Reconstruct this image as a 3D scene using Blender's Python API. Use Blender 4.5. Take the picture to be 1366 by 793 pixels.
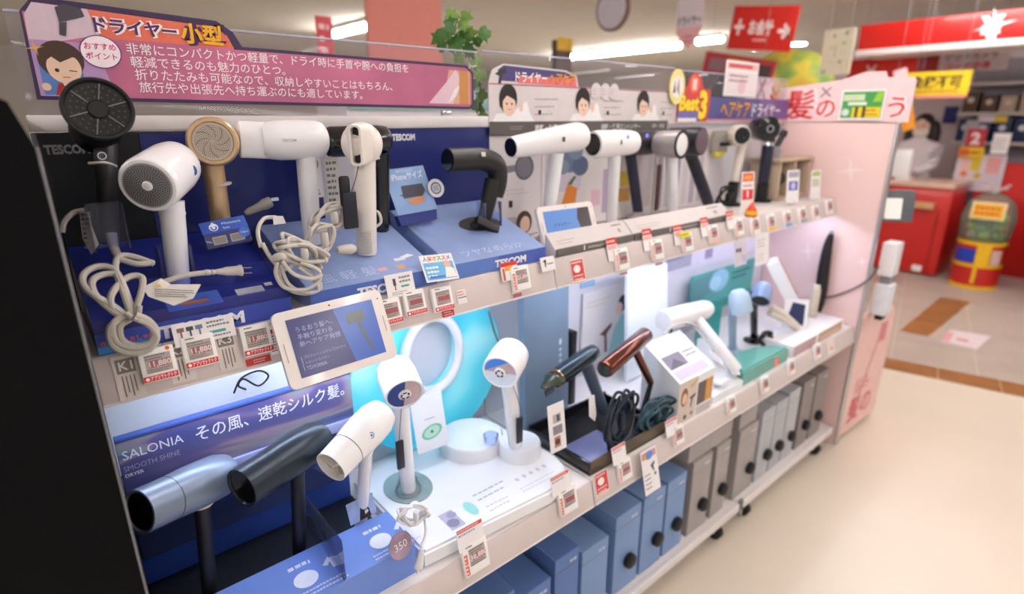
import bpy, bmesh, math, random
from mathutils import Vector, Matrix
from math import pi, sin, cos, radians as R
random.seed(7)
for _o in list(bpy.data.objects): bpy.data.objects.remove(_o)
scene = bpy.context.scene
COL = scene.collection

# ------------------------------------------------------------------ camera
# +X runs along the shelf to the far end, +Y goes into the shelf, Z is up. Metres.
FPX, CX, CY = 755.0, 683.0, 396.5
TILT = math.atan(240 / FPX); HEAD = R(49.5)
hd = Vector((cos(HEAD), sin(HEAD), 0)); RT = Vector((sin(HEAD), -cos(HEAD), 0))
FW = hd * cos(TILT) - Vector((0, 0, sin(TILT))); UP = RT.cross(FW)
CAM = Vector((0, 0, 1.5))
cd = bpy.data.cameras.new('camera'); cam = bpy.data.objects.new('camera', cd); COL.objects.link(cam)
cd.sensor_fit = 'HORIZONTAL'; cd.sensor_width = 36; cd.lens = FPX * 36 / 1366; cd.clip_start = .05
m = Matrix((RT, UP, -FW)).transposed().to_4x4(); m.translation = CAM
cam.matrix_world = m
scene.camera = cam
cd.dof.use_dof = True; cd.dof.focus_distance = 1.02; cd.dof.aperture_fstop = 1.9

# ------------------------------------------------------------------ light and exposure
scene.view_settings.view_transform = 'Standard'; scene.view_settings.look = 'None'
scene.view_settings.gamma = 1; scene.view_settings.use_curve_mapping = False
scene.view_settings.exposure = -0.15
W = bpy.data.worlds.new('world'); scene.world = W; W.use_nodes = True
W.node_tree.nodes['Background'].inputs[0].default_value = (.98, .97, 1.0, 1)
W.node_tree.nodes['Background'].inputs[1].default_value = 0.56
CEIL_Z = 2.55
TUBE_POWER = 33.0
SHELF_LED = 38.0

# ------------------------------------------------------------------ pixel -> place
def ray(x, y): return FW + RT * ((x - CX) / FPX) - UP * ((y - CY) / FPX)
def oy(x, y, Y): d = ray(x, y); return CAM + d * ((Y - CAM.y) / d.y)
def oz(x, y, Z): d = ray(x, y); return CAM + d * ((Z - CAM.z) / d.z)
def ox(x, y, X): d = ray(x, y); return CAM + d * ((X - CAM.x) / d.x)
def opl(x, y, p, n): d = ray(x, y); return CAM + d * ((p - CAM).dot(n) / d.dot(n))

# ------------------------------------------------------------------ materials
def lin(h):
    if not isinstance(h, str): return tuple(h) + (1,) if len(h) == 3 else tuple(h)
    h = h.lstrip('#'); h = ''.join(x * 2 for x in h) if len(h) == 3 else h; c = [int(h[i:i + 2], 16) / 255 for i in (0, 2, 4)]
    return tuple(v / 12.92 if v <= .04045 else ((v + .055) / 1.055) ** 2.4 for v in c) + (1,)
MATS = {}
def mat(name, col='#cccccc', rough=.5, metal=0., emit=0., trans=0., alpha=1., vary=.06, scale=30., bump=0., bscale=400., coat=0., ior=1.45, ecol=None):
    if name in MATS: return MATS[name]
    mt = bpy.data.materials.new(name); mt.use_nodes = True
    nt = mt.node_tree; b = nt.nodes['Principled BSDF']
    c = lin(col)
    b.inputs['Roughness'].default_value = rough; b.inputs['Metallic'].default_value = metal
    b.inputs['IOR'].default_value = ior
    b.inputs['Transmission Weight'].default_value = trans; b.inputs['Alpha'].default_value = alpha
    b.inputs['Coat Weight'].default_value = coat
    b.inputs['Base Color'].default_value = c
    if vary > 0:
        tc = nt.nodes.new('ShaderNodeTexCoord'); nz = nt.nodes.new('ShaderNodeTexNoise')
        nz.inputs['Scale'].default_value = scale; nz.inputs['Detail'].default_value = 3
        rp = nt.nodes.new('ShaderNodeValToRGB')
        lo = tuple(max(0, v * (1 - vary)) for v in c[:3]) + (1,); hi = tuple(min(1, v * (1 + vary)) for v in c[:3]) + (1,)
        rp.color_ramp.elements[0].color = lo; rp.color_ramp.elements[1].color = hi
        rp.color_ramp.elements[0].position = .3; rp.color_ramp.elements[1].position = .7
        nt.links.new(tc.outputs['Object'], nz.inputs['Vector']); nt.links.new(nz.outputs['Fac'], rp.inputs['Fac'])
        nt.links.new(rp.outputs['Color'], b.inputs['Base Color'])
    if bump > 0:
        tc2 = nt.nodes.new('ShaderNodeTexCoord'); n2 = nt.nodes.new('ShaderNodeTexNoise'); n2.inputs['Scale'].default_value = bscale
        bp = nt.nodes.new('ShaderNodeBump'); bp.inputs['Strength'].default_value = bump; bp.inputs['Distance'].default_value = .002
        nt.links.new(tc2.outputs['Object'], n2.inputs['Vector']); nt.links.new(n2.outputs['Fac'], bp.inputs['Height'])
        nt.links.new(bp.outputs['Normal'], b.inputs['Normal'])
    if emit > 0:
        b.inputs['Emission Color'].default_value = lin(ecol) if ecol else c
        b.inputs['Emission Strength'].default_value = emit
    MATS[name] = mt; return mt
def clear(name, tint='#ffffff', gloss=.0, a=.04):
    """thin clear acrylic: see-through with a Fresnel sheen"""
    if name in MATS: return MATS[name]
    mt = bpy.data.materials.new(name); mt.use_nodes = True; nt = mt.node_tree; nt.nodes.clear()
    o = nt.nodes.new('ShaderNodeOutputMaterial'); t = nt.nodes.new('ShaderNodeBsdfTransparent'); g = nt.nodes.new('ShaderNodeBsdfGlossy')
    d = nt.nodes.new('ShaderNodeBsdfDiffuse'); d.inputs[0].default_value = lin(tint)
    t.inputs[0].default_value = lin(tint); g.inputs['Roughness'].default_value = .04
    f = nt.nodes.new('ShaderNodeFresnel'); f.inputs[0].default_value = 1.2
    m1 = nt.nodes.new('ShaderNodeMixShader'); m2 = nt.nodes.new('ShaderNodeMixShader'); m2.inputs[0].default_value = a
    nt.links.new(f.outputs[0], m1.inputs[0]); nt.links.new(t.outputs[0], m1.inputs[1]); nt.links.new(g.outputs[0], m1.inputs[2])
    nt.links.new(m1.outputs[0], m2.inputs[1]); nt.links.new(d.outputs[0], m2.inputs[2]); nt.links.new(m2.outputs[0], o.inputs[0])
    MATS[name] = mt; return mt
def hue(col):                     # plain ink of a printed colour
    return mat('ink_' + col.lstrip('#'), col, .55, vary=.03, scale=80)

white = mat('white_plastic', '#eeeef2', .28, vary=.02, coat=.3)
warmw = mat('warm_white_plastic', '#e6dfd8', .35, vary=.02, coat=.2)
black = mat('black_plastic', '#17171a', .42, vary=.1)
gblack = mat('gloss_black', '#101114', .18, vary=.05, coat=.5)
grey = mat('grey_plastic', '#8b8c92', .45)
chrome = mat('chrome', '#d8d8dc', .12, 1., vary=.02)
card_w = mat('white_card', '#f2eff0', .6, vary=.02, bump=.05)
steelw = mat('white_painted_steel', '#e9e3e2', .42, vary=.02, bump=.03, bscale=900)
cordw = mat('grey_white_cord', '#c9c4be', .5, vary=.04)
cordb = mat('black_cord', '#141417', .5, vary=.1)
acryl = clear('clear_acrylic', '#ffffff', a=.02)
acryl_b = clear('blue_tinged_acrylic', '#dfe6ff', a=.03)
navy = mat('navy_board', '#15236e', .38, vary=.06, scale=6, coat=.2)
blue = mat('display_blue', '#5070bc', .4, vary=.08, scale=9, coat=.25)
INKW, INKB, INKG, RED = hue('#ffffff'), hue('#22222a'), hue('#8a8890'), hue('#d8232a')

# ------------------------------------------------------------------ objects
ORG = {}
def empty(name, loc=(0, 0, 0), label=None, cat=None, group=None, kind=None):
    o = bpy.data.objects.new(name, None); COL.objects.link(o); o.location = loc; o.empty_display_size = .02
    ORG[o.name] = Vector(loc); tag(o, label, cat, group, kind); return o
def tag(o, label=None, cat=None, group=None, kind=None):
    for k, v in (('label', label), ('category', cat), ('group', group), ('kind', kind)):
        if v: o[k] = v
    return o
def smooth(me, ang=40):
    me.polygons.foreach_set('use_smooth', [True] * len(me.polygons))
    try: me.set_sharp_from_angle(angle=R(ang))
    except Exception: pass
def obj(name, bm, mt, parent=None, sm=True, **kw):
    """bm is in world coordinates (or in the parent's own frame when the parent was given a local origin)"""
    me = bpy.data.meshes.new(name)
    bmesh.ops.recalc_face_normals(bm, faces=bm.faces[:])
    if parent is not None: org = ORG[parent.name]
    else:
        if len(bm.verts):
            xs = [v.co for v in bm.verts]; org = Vector(((min(v.x for v in xs) + max(v.x for v in xs)) / 2, (min(v.y for v in xs) + max(v.y for v in xs)) / 2, min(v.z for v in xs)))
        else: org = Vector()
    for v in bm.verts: v.co -= org
    bm.to_mesh(me); bm.free()
    for k in (mt if isinstance(mt, (list, tuple)) else [mt]): me.materials.append(k)
    if sm: smooth(me)
    o = bpy.data.objects.new(name, me); COL.objects.link(o)
    if parent is not None: o.parent = parent
    else: o.location = org
    ORG[o.name] = org
    tag(o, **kw); return o
def link_mesh(name, me, parent, M=None):
    o = bpy.data.objects.new(name, me); COL.objects.link(o); o.parent = parent
    if M is not None: o.matrix_local = M
    ORG[o.name] = ORG.get(parent.name, Vector()); return o
def copy_tree(o, parent=None):
    c = o.copy(); COL.objects.link(c); c.parent = parent
    for ch in o.children: copy_tree(ch, c)
    return c

# ------------------------------------------------------------------ shapes (into a bmesh)
def B(): return bmesh.new()
def frame(o, u, v): u = Vector(u).normalized(); n = u.cross(Vector(v)).normalized(); v = n.cross(u); return (Vector(o), u, v, n)
def box(bm, a, b, bev=0., seg=2, M=None):
    a, b = Vector(a), Vector(b)
    r = bmesh.ops.create_cube(bm, size=1); vs = r['verts']
    s = b - a; c = (a + b) / 2
    for v in vs: v.co = Vector((v.co.x * s.x, v.co.y * s.y, v.co.z * s.z)) + c
    if bev > 0:
        es = list({e for v in vs for e in v.link_edges})
        rr = bmesh.ops.bevel(bm, geom=es, offset=bev, segments=seg, affect='EDGES', profile=.5); vs = list({v for f in rr['faces'] for v in f.verts} | {v for v in vs if v.is_valid})
    if M is not None:
        for v in vs: v.co = M @ v.co
    return bm
def fbox(bm, fr, u0, v0, w0, u1, v1, w1, bev=0., seg=2):
    o, u, v, n = fr; M = Matrix((u, v, n)).transposed().to_4x4(); M.translation = o
    return box(bm, (u0, v0, w0), (u1, v1, w1), bev, seg, M)
def hexa(bm, p):                  # eight corners, bottom four then top four
    vs = [bm.verts.new(q) for q in p]
    for f in ((0, 3, 2, 1), (4, 5, 6, 7), (0, 1, 5, 4), (1, 2, 6, 5), (2, 3, 7, 6), (3, 0, 4, 7)): bm.faces.new([vs[i] for i in f])
    return bm
def basis(d):
    d = Vector(d).normalized(); a = Vector((0, 0, 1)) if abs(d.z) < .9 else Vector((1, 0, 0))
    u = a.cross(d).normalized(); return u, d.cross(u)
def lathe(bm, p0, p1, prof, seg=32, sx=1., sy=1., up=None, caps=True):
    """surface of revolution from p0 to p1; prof is (t, r) with t in units of |p1-p0|"""
    p0, p1 = Vector(p0), Vector(p1); d = p1 - p0
    u, v = basis(d)
    if up is not None:
        v = (Vector(up) - d.normalized() * Vector(up).dot(d.normalized())).normalized(); u = v.cross(d.normalized())
    rings = []
    for t, r in prof:
        c = p0 + d * t
        if r <= 1e-6: rings.append([bm.verts.new(c)])
        else: rings.append([bm.verts.new(c + u * (cos(2 * pi * k / seg) * r * sx) + v * (sin(2 * pi * k / seg) * r * sy)) for k in range(seg)])
    for a, b in zip(rings, rings[1:]):
        if len(a) == 1 and len(b) == 1: continue
        for k in range(seg):
            j = (k + 1) % seg
            if len(a) == 1: bm.faces.new((a[0], b[k], b[j]))
            elif len(b) == 1: bm.faces.new((a[k], a[j], b[0]))
            else: bm.faces.new((a[k], a[j], b[j], b[k]))
    if caps:
        for rg in (rings[0], rings[-1]):
            if len(rg) > 1: bm.faces.new(rg)
    return bm
def smooth_path(pts, n=8, closed=False):
    pts = [Vector(p) for p in pts]; out = []
    N = len(pts); rng = range(N if closed else N - 1)
    for i in rng:
        g = (lambda k: pts[k % N]) if closed else (lambda k: pts[max(0, min(N - 1, k))])
        a, b, c, d = g(i - 1), g(i), g(i + 1), g(i + 2)
        for s in range(n):
            t = s / n
            out.append(.5 * ((2 * b) + (c - a) * t + (2 * a - 5 * b + 4 * c - d) * t * t + (3 * b - a - 3 * c + d) * t ** 3))
    if not closed: out.append(pts[-1])
    return out
def tube(bm, pts, r, seg=10, closed=False, sm=6, caps=True):
    ps = smooth_path(pts, sm, closed) if sm else [Vector(p) for p in pts]
    N = len(ps); rr = r if callable(r) else (lambda t: r)
    prev = None; rings = []
    for i, p in enumerate(ps):
        q0 = ps[(i - 1) % N] if closed or i else ps[0]; q1 = ps[(i + 1) % N] if closed or i < N - 1 else ps[-1]
        t = (q1 - q0)
        t = t.normalized() if t.length > 1e-9 else Vector((0, 0, 1))
        if prev is None: u, v = basis(t)
        else:
            u = (prev - t * prev.dot(t))
            u = u.normalized() if u.length > 1e-6 else basis(t)[0]
            v = t.cross(u)
        prev = u; ra = rr(i / max(1, N - 1))
        rings.append([bm.verts.new(p + u * (cos(2 * pi * k / seg) * ra) + v * (sin(2 * pi * k / seg) * ra)) for k in range(seg)])
    prs = list(zip(rings, rings[1:])) + ([(rings[-1], rings[0])] if closed else [])
    for a, b in prs:
        for k in range(seg):
            j = (k + 1) % seg; bm.faces.new((a[k], a[j], b[j], b[k]))
    if caps and not closed: bm.faces.new(rings[0]); bm.faces.new(rings[-1])
    return bm
def prism(bm, pts, d):            # polygon (world points) extruded by vector d
    d = Vector(d); a = [bm.verts.new(Vector(p)) for p in pts]; b = [bm.verts.new(Vector(p) + d) for p in pts]
    n = len(a); bm.faces.new(a); bm.faces.new(b[::-1])
    for k in range(n): bm.faces.new((a[k], b[k], b[(k + 1) % n], a[(k + 1) % n]))
    return bm
def rrect(u0, v0, u1, v1, r, n=5):
    out = []
    for cx, cy, a in ((u1 - r, v0 + r, -90), (u1 - r, v1 - r, 0), (u0 + r, v1 - r, 90), (u0 + r, v0 + r, 180)):
        for k in range(n + 1): t = R(a + 90 * k / n); out.append((cx + r * cos(t), cy + r * sin(t)))
    return out
def fr_pts(fr, uv, w=0.): o, u, v, n = fr; return [o + u * a + v * b + n * w for a, b in uv]
def slab(bm, fr, uv, w0, w1): return prism(bm, fr_pts(fr, uv, w0), fr[3] * (w1 - w0))
def ring(bm, c, n, r0, r1, h, seg=40):   # flat annulus, thickness h along n
    n = Vector(n).normalized(); return lathe(bm, Vector(c), Vector(c) + n, [(0, r0), (0, r1), (h, r1), (h, r0), (0, r0)], seg, caps=False)
def ell(bm, c, rx, ry, rz, seg=20, M=None):
    r = bmesh.ops.create_uvsphere(bm, u_segments=seg, v_segments=max(6, seg // 2), radius=1)
    for v in r['verts']:
        q = Vector((v.co.x * rx, v.co.y * ry, v.co.z * rz)); v.co = (M @ q if M is not None else q) + Vector(c)
    return bm

# ------------------------------------------------------------------ print: flat ink on a face
_tx = {}
def text_geo(s, bold):
    k = (s, bold)
    if k in _tx: return _tx[k]
    cu = bpy.data.curves.new('t', 'FONT'); cu.body = s; cu.size = 1; cu.resolution_u = 2; cu.offset = bold; cu.align_x = 'LEFT'
    o = bpy.data.objects.new('t', cu); COL.objects.link(o)
    dg = bpy.context.evaluated_depsgraph_get(); dg.update()
    me = o.evaluated_get(dg).to_mesh()
    vs = [(v.co.x, v.co.y) for v in me.vertices]; fs = [tuple(p.vertices) for p in me.polygons]
    o.evaluated_get(dg).to_mesh_clear()
    bpy.data.objects.remove(o); bpy.data.curves.remove(cu)
    x0 = min((v[0] for v in vs), default=0); x1 = max((v[0] for v in vs), default=1)
    _tx[k] = (vs, fs, x0, x1); return _tx[k]
class Ink:
    def __init__(s, fr, w=.0004): s.fr = fr; s.w = w; s.v = []; s.f = []; s.m = []; s.mi = []; s.n = 0
    def _m(s, c):
        mt = hue(c) if isinstance(c, str) else c
        if mt not in s.m: s.m.append(mt)
        return s.m.index(mt)
    def poly(s, uv, c):
        w = s.w + s.n * .00006; s.n += 1; o, u, v, n = s.fr; b = len(s.v)
        s.v += [o + u * a + v * q + n * w for a, q in uv]; s.f.append(tuple(range(b, b + len(uv)))); s.mi.append(s._m(c)); return s
    def rect(s, u0, v0, u1, v1, c, r=0.): return s.poly(rrect(u0, v0, u1, v1, r, 3) if r else [(u0, v0), (u1, v0), (u1, v1), (u0, v1)], c)
    def disc(s, u, v, r, c, sx=1., rot=0.):
        return s.poly([(u + r * sx * cos(a) * cos(rot) - r * sin(a) * sin(rot), v + r * sx * cos(a) * sin(rot) + r * sin(a) * cos(rot)) for a in [2 * pi * k / 24 for k in range(24)]], c)
    def text(s, u, v, size, st, c, al='L', bold=0., sx=1., fit=None):
        vs, fs, x0, x1 = text_geo(st, bold)
        if fit: sx = fit / (size * max(1e-6, x1 - x0))
        w = s.w + s.n * .00006; s.n += 1; o, uu, vv, n = s.fr; b = len(s.v)
        sh = {'L': x0, 'C': (x0 + x1) / 2, 'R': x1}[al]; mi = s._m(c)
        s.v += [o + uu * (u + (x - sh) * size * sx) + vv * (v + y * size) + n * w for x, y in vs]
        for f in fs: s.f.append(tuple(i + b for i in f)); s.mi.append(mi)
        return s
    def lines(s, u0, v0, u1, v1, n, c, seed=1, fill=.45, cut=.3):
        rg = random.Random(seed); h = (v1 - v0) / n; w = s.w + s.n * .00006; s.n += 1; o, uu, vv, nn = s.fr; mi = s._m(c)
        for k in range(n):
            u = u0; y = v1 - h * (k + .75); e = u1 - (u1 - u0) * rg.random() * cut
            while u < e - h * .2:
                L = h * rg.uniform(.35, .75); b = len(s.v); q = y + rg.uniform(-.05, .05) * h
                a2 = min(u + L, e); s.v += [o + uu * x + vv * z + nn * w for x, z in ((u, q), (a2, q), (a2, q + h * fill), (u, q + h * fill))]
                s.f.append((b, b + 1, b + 2, b + 3)); s.mi.append(mi); u += L + h * rg.uniform(.12, .2)
        return s
    def build(s, parent, name='print'):
        org = ORG[parent.name]; me = bpy.data.meshes.new(name)
        me.from_pydata([tuple(Vector(p) - org) for p in s.v], [], s.f)
        for k in s.m: me.materials.append(k)
        me.polygons.foreach_set('material_index', s.mi); me.update()
        o = bpy.data.objects.new(name, me); COL.objects.link(o); o.parent = parent; ORG[o.name] = org; return o

def cardthing(name, label, cat, fr, w, h, mt, th=.0015, r=0., group=None, parts='card'):
    """a flat card with its own thickness; frame origin is the bottom-left corner of its face"""
    t = empty(name, fr[0], label, cat, group)
    bm = B(); slab(bm, fr, rrect(0, 0, w, h, r) if r else [(0, 0), (w, 0), (w, h), (0, h)], -th, 0)
    obj(parts, bm, mt, t, sm=False); return t
def frame_at(c, u, v, w, h):        # frame whose face of w x h is centred on c
    o, u, v, n = frame(c, u, v); return (o - u * w / 2 - v * h / 2, u, v, n)
def tilt_uv(fr, a):                 # roll a frame in its plane by a degrees
    o, u, v, n = fr; a = R(a); return (o, u * cos(a) + v * sin(a), v * cos(a) - u * sin(a), n)
# ================================================================== the setting
fl = mat('cream_vinyl', '#e3d8c8', .32, vary=.04, scale=1.5, bump=.02, bscale=60)
bm = B(); box(bm, (-4, -5, -.05), (13, 13, 0)); floor = obj('floor', bm, fl, sm=False, kind='structure', label='cream polished vinyl shop floor')
tile_g = mat('grey_beige_tile', '#b9aea4', .35, vary=.08, scale=4, bump=.03, bscale=80)
tile_b = mat('brown_wood_tile', '#9c6a3e', .35, vary=.18, scale=9, bump=.04, bscale=60)
# border of brown boards and the grey tiles beyond it (placed from the floor points of the photo)
b0 = Vector((3.885, .93, 0)); e1 = Vector((.14, -.56, 0)).normalized(); e2 = Vector((-e1.y, e1.x, 0))
def floor_piece(a0, a1, c0, c1, z, mt, name):
    bm = B(); g = .002
    q = [b0 + e1 * a + e2 * c for a, c in ((a0 + g, c0 + g), (a1 - g, c0 + g), (a1 - g, c1 - g), (a0 + g, c1 - g))]
    prism(bm, [p + Vector((0, 0, -.01)) for p in q], (0, 0, z + .01)); return obj(name, bm, mt, floor, sm=False)
for k in range(-6, 8): floor_piece(k * .3 - .05, k * .3 + .25, 0, .2, .002, tile_b, 'border_board')
for i in range(-4, 6):
    for j in range(0, 9): floor_piece(i * .45, i * .45 + .45, .2 + j * .45, .65 + j * .45, .002, tile_g, 'tile')
for k in range(3):
    u0, u1 = k / 3, (k + 1) / 3
    A, Bq, Cq, D = (oz(*p, 0) for p in ((1200, 442), (1238, 450), (1295, 403), (1255, 397)))
    q = [A.lerp(D, u0 + .004), Bq.lerp(Cq, u0 + .004), Bq.lerp(Cq, u1 - .004), A.lerp(D, u1 - .004)]
    bm = B(); prism(bm, q, (0, 0, .0045)); obj('inlay_board', bm, tile_b, floor, sm=False)
ceil_m = mat('ceiling_board', '#e2ddd6', .9, vary=.03, scale=3)
bm = B(); box(bm, (-5, -6, CEIL_Z + .06), (13.1, 13.1, CEIL_Z + .12)); obj('ceiling', bm, ceil_m, sm=False, kind='structure', label='plain beige shop ceiling')
wall_m = mat('beige_wall', '#cdc6bf', .85, vary=.04, scale=2)
bm = B(); box(bm, (-5, 13, 0), (13.1, 13.1, CEIL_Z + .06)); obj('wall_back', bm, wall_m, sm=False, kind='structure', label='beige wall at the far side of the shop')
bm = B(); box(bm, (13, -6, 0), (13.1, 13, CEIL_Z + .06)); obj('wall_right', bm, wall_m, sm=False, kind='structure', label='beige wall at the far end of the shop')

# ceiling lights: rows along Y, a white housing and a glowing tube each
tube_m = mat('lit_tube', '#ffffff', .5, emit=TUBE_POWER, vary=0, ecol='#fff8f5')
tube_far = mat('lit_tube_far', '#ffffff', .5, emit=TUBE_POWER * 2.4, vary=0, ecol='#fff6ee')
def ceiling_light(x, y0, y1, label, tm=None):
    t = empty('ceiling_light', (x, (y0 + y1) / 2, CEIL_Z), label, 'light', 'tube lights on the ceiling')
    bm = B(); box(bm, (x - .1, y0 - .02, CEIL_Z + .02), (x + .1, y1 + .02, CEIL_Z + .06), .008); obj('housing', bm, steelw, t)
    bm = B(); lathe(bm, (x, y0, CEIL_Z - .005), (x, y1, CEIL_Z - .005), [(0, .03), (.002, .04), (.998, .04), (1, .03)], 16); obj('tube', bm, tm or tube_m, t)
vis = [((737, 78), (908, 60), 'long lit ceiling tube above the man portrait header, the longest in view'),
       ((932, 55), (962, 51), 'short lit tube right of the pink drop-shaped hanging tag'),
       ((440, 48), (500, 30), 'lit ceiling tube left of the salmon board, above the pink banner'),
       ]
for a, b, lb in vis:
    p, q = oz(*a, CEIL_Z), oz(*b, CEIL_Z); ceiling_light((p.x + q.x) / 2, min(p.y, q.y), max(p.y, q.y), lb, tube_far)
for px, lb in (((1015, 68), 'round ceiling downlight just below the red arrow sign'), ((1060, 62), 'round ceiling downlight at the right corner of the red arrow sign')):
    p = oz(*px, CEIL_Z); t = empty('downlight', p, lb, 'light', 'round downlights')
    bm = B(); ring(bm, p + Vector((0, 0, .03)), (0, 0, 1), .16, .2, .03); obj('rim', bm, steelw, t)
    bm = B(); lathe(bm, p + Vector((0, 0, .03)), p + Vector((0, 0, .06)), [(0, .16), (1, .16)], 32); obj('lamp', bm, tube_far, t)
p = oz(1262, 20, 2.5)
for x, y0, y1, lb in ((-1.2, -3.2, -.8, 'over the left end, behind the viewer'), (-1.2, .2, 2.6, 'over the black side fixture'), (1.6, -3.2, -.8, 'behind the viewer, over the aisle'), (1.6, -.3, 2.1, 'straight over the middle shelf bay'), (4.4, -3.2, -.8, 'behind the viewer, towards the counter'), (4.4, -.3, 2.1, 'over the grey floor tiles'), (5.7, .5, 1.9, 'just before the red fascia'), (6.2, -1.9, -.2, 'just before the dark cabinet')):
    ceiling_light(x, y0, y1, 'lit ceiling tube ' + lb)

# ================================================================== gondola shelving
SH_UP, SH_LO = 1.168, .622         # shelf top heights
BACK = 1.24
rail_up = frame((0, .942, 1.100), (1, 0, 0), (0, .020, .070))      # upper price rail plane
rail_lo = frame((0, .786, .556), (1, 0, 0), (0, .016, .066))       # lower price rail plane
led_m = mat('led_bar', '#ffffff', .5, emit=SHELF_LED, vary=0, ecol='#dbe6ff')
backm = mat('back_board', '#d9d6de', .5, vary=.02, scale=3)
rubber = mat('caster_rubber', '#1c1c1e', .6)
BAYS = [(.026, .948, 'white steel shelf bay at the left, holding the blue display stands'),
        (.952, 1.808, 'white steel middle shelf bay with grey-white risers'),
        (1.812, 2.662, 'white steel shelf bay against the pink end partition')]
for bi, (x0, x1, lb) in enumerate(BAYS):
    g = empty('gondola_shelf', ((x0 + x1) / 2, 1.02, 0), lb, 'shelf', 'shelf bays')
    bm = B(); box(bm, (x0, BACK, .05), (x1, BACK + .03, 1.476), .002); obj('back_panel', bm, backm, g)
    bm = B(); box(bm, (x0, .965, SH_UP - .03), (x1, BACK - .001, SH_UP - .001), .001); obj('shelf_board', bm, steelw, g)
    bm = B(); box(bm, (x0, .805, SH_LO - .03), (x1, BACK - .001, SH_LO - .001), .001); obj('shelf_board', bm, steelw, g)
    for fr, h in ((rail_up, .0695), (rail_lo, .0665)):
        bm = B(); f2 = (fr[0] + Vector((x0, 0, 0)), *fr[1:]); fbox(bm, f2, 0, 0, -.006, x1 - x0, h, 0, .0015)
        rl = obj('price_rail', bm, mat('rail_pinkish_white', '#d5c9c7', .45, vary=.02), g)
        bm = B(); fbox(bm, f2, 0, -.003, -.02, x1 - x0, .001, .001, .001); obj('rail_lip', bm, steelw, rl)
    bm = B(); box(bm, (x0, .816, .095), (x1, BACK, .1195), .001); obj('base_deck', bm, steelw, g)
    bm = B(); box(bm, (x0 + .005, .800, .088), (x1 - .005, .815, .122), .002); obj('base_rail', bm, steelw, g)
    bm = B(); box(bm, (x0 + .04, .985, 1.108), (x1 - .04, 1.012, 1.134), .003); lh = obj('led_housing', bm, steelw, g)
    bm = B(); box(bm, (x0 + .05, .988, 1.104), (x1 - .05, 1.009, 1.1085)); obj('led_strip', bm, led_m, lh, sm=False)
    for cx in (x0 + .1, x1 - .1):
        for cy in (.84, 1.18):
            bm = B(); lathe(bm, (cx - .012, cy, .032), (cx + .012, cy, .032), [(0, .026), (.1, .032), (.9, .032), (1, .026)], 20)
            cs = obj('caster', bm, rubber, g)
            bm = B(); box(bm, (cx - .018, cy - .012, .03), (cx - .014, cy + .012, .096)); box(bm, (cx + .014, cy - .012, .03), (cx + .018, cy + .012, .096)); box(bm, (cx - .018, cy - .02, .085), (cx + .018, cy + .02, .096)); obj('fork', bm, chrome, cs, sm=False)
    if bi:
        bm = B(); box(bm, (x0 - .004 + .004, .80, .06), (x0 + .02, .812, .13), .002); obj('base_bracket', bm, grey, g)

# black fixture at the left that closes the bay
sp = mat('black_side_board', '#08080a', .85, vary=.08, ior=1.25)
t = empty('side_fixture', (-.2, 1.0, 0), 'tall black side fixture closing the left end of the shelf', 'fixture')
bm = B(); slab(bm, frame((-.42, .79, 0), (1, 0, 0), (0, 0, 1)), [(0, 0), (.438, 0), (.438, 1.47), (.425, 1.515), (.39, 1.535), (0, 1.54)], -.46, 0); obj('body', bm, sp, t, sm=False)
bm = B(); box(bm, (.018, .789, 0), (.021, .80, 1.47), .0005); obj('edge_trim', bm, mat('grey_trim', '#77777c', .4), t)

# pink partition at the far end
pink = mat('pink_board', '#e9c9c6', .5, vary=.02, scale=4)
t = empty('end_partition', (2.68, 1.02, .03), 'tall pink partition board at the far end of the shelf', 'partition')
bm = B(); box(bm, (2.668, .79, .03), (2.70, BACK + .05, 1.478), .002); obj('board', bm, pink, t)
bm = B(); box(bm, (2.664, .782, .03), (2.704, .7905, 1.48), .002); obj('edge_trim', bm, mat('trim_metal', '#b9b4b6', .3, .6), t)
def sparkle(ink, u, v, s, c):
    pts = []
    for k in range(8): a = pi / 4 * k + .2; rr = s if k % 2 == 0 else s * .16; pts.append((u + cos(a) * rr, v + sin(a) * rr))
    ink.poly(pts, c)
fe = frame((2.668, BACK, .03), (0, -1, 0), (0, 0, 1)); ik = Ink(fe)
for px, s in (((1135, 228), .055), ((1078, 335), .05), ((1150, 350), .03)):
    q = ox(*px, 2.668); sparkle(ik, BACK - q.y, q.z - .03, s, '#f3dfdd')
ik.build(t)
# ================================================================== header signs over the shelf
HY = 1.232
ac = clear('header_acrylic', '#fbfaff', a=.035)
def acrylic_board(x0, x1, z0, z1, label):
    t = empty('acrylic_guard', ((x0 + x1) / 2, HY, z0), label, 'guard', 'clear header guards')
    bm = B(); box(bm, (x0, HY + .004, z0), (x1, HY + .009, z1), .001); obj('sheet', bm, ac, t)
    bm = B(); box(bm, (x0, HY + .0035, z1), (x1, HY + .0095, z1 + .004), .001); obj('polished_edge', bm, clear('edge_acrylic', '#f0f0ff', a=.4), t)
    for xx in (x0 + .1, x1 - .1):
        bm = B(); box(bm, (xx - .012, HY + .001, z0 - .002), (xx + .012, HY + .012, z0 + .012), .001); obj('clip', bm, chrome, t)
acrylic_board(.03, .94, 1.503, 1.655, 'clear acrylic guard standing behind the pink compact dryer banner')
acrylic_board(.955, 1.80, 1.503, 1.66, 'clear acrylic guard standing behind the man portrait posters')
acrylic_board(1.815, 2.655, 1.503, 1.655, 'clear acrylic guard behind the purple hair dryer strip')
bm = B(); box(bm, (.026, HY - .012, 1.478), (2.66, HY + .012, 1.503), .002); obj('header_rail', bm, steelw, label='white rail carrying the header signs along the shelf top', cat='rail')

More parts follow.
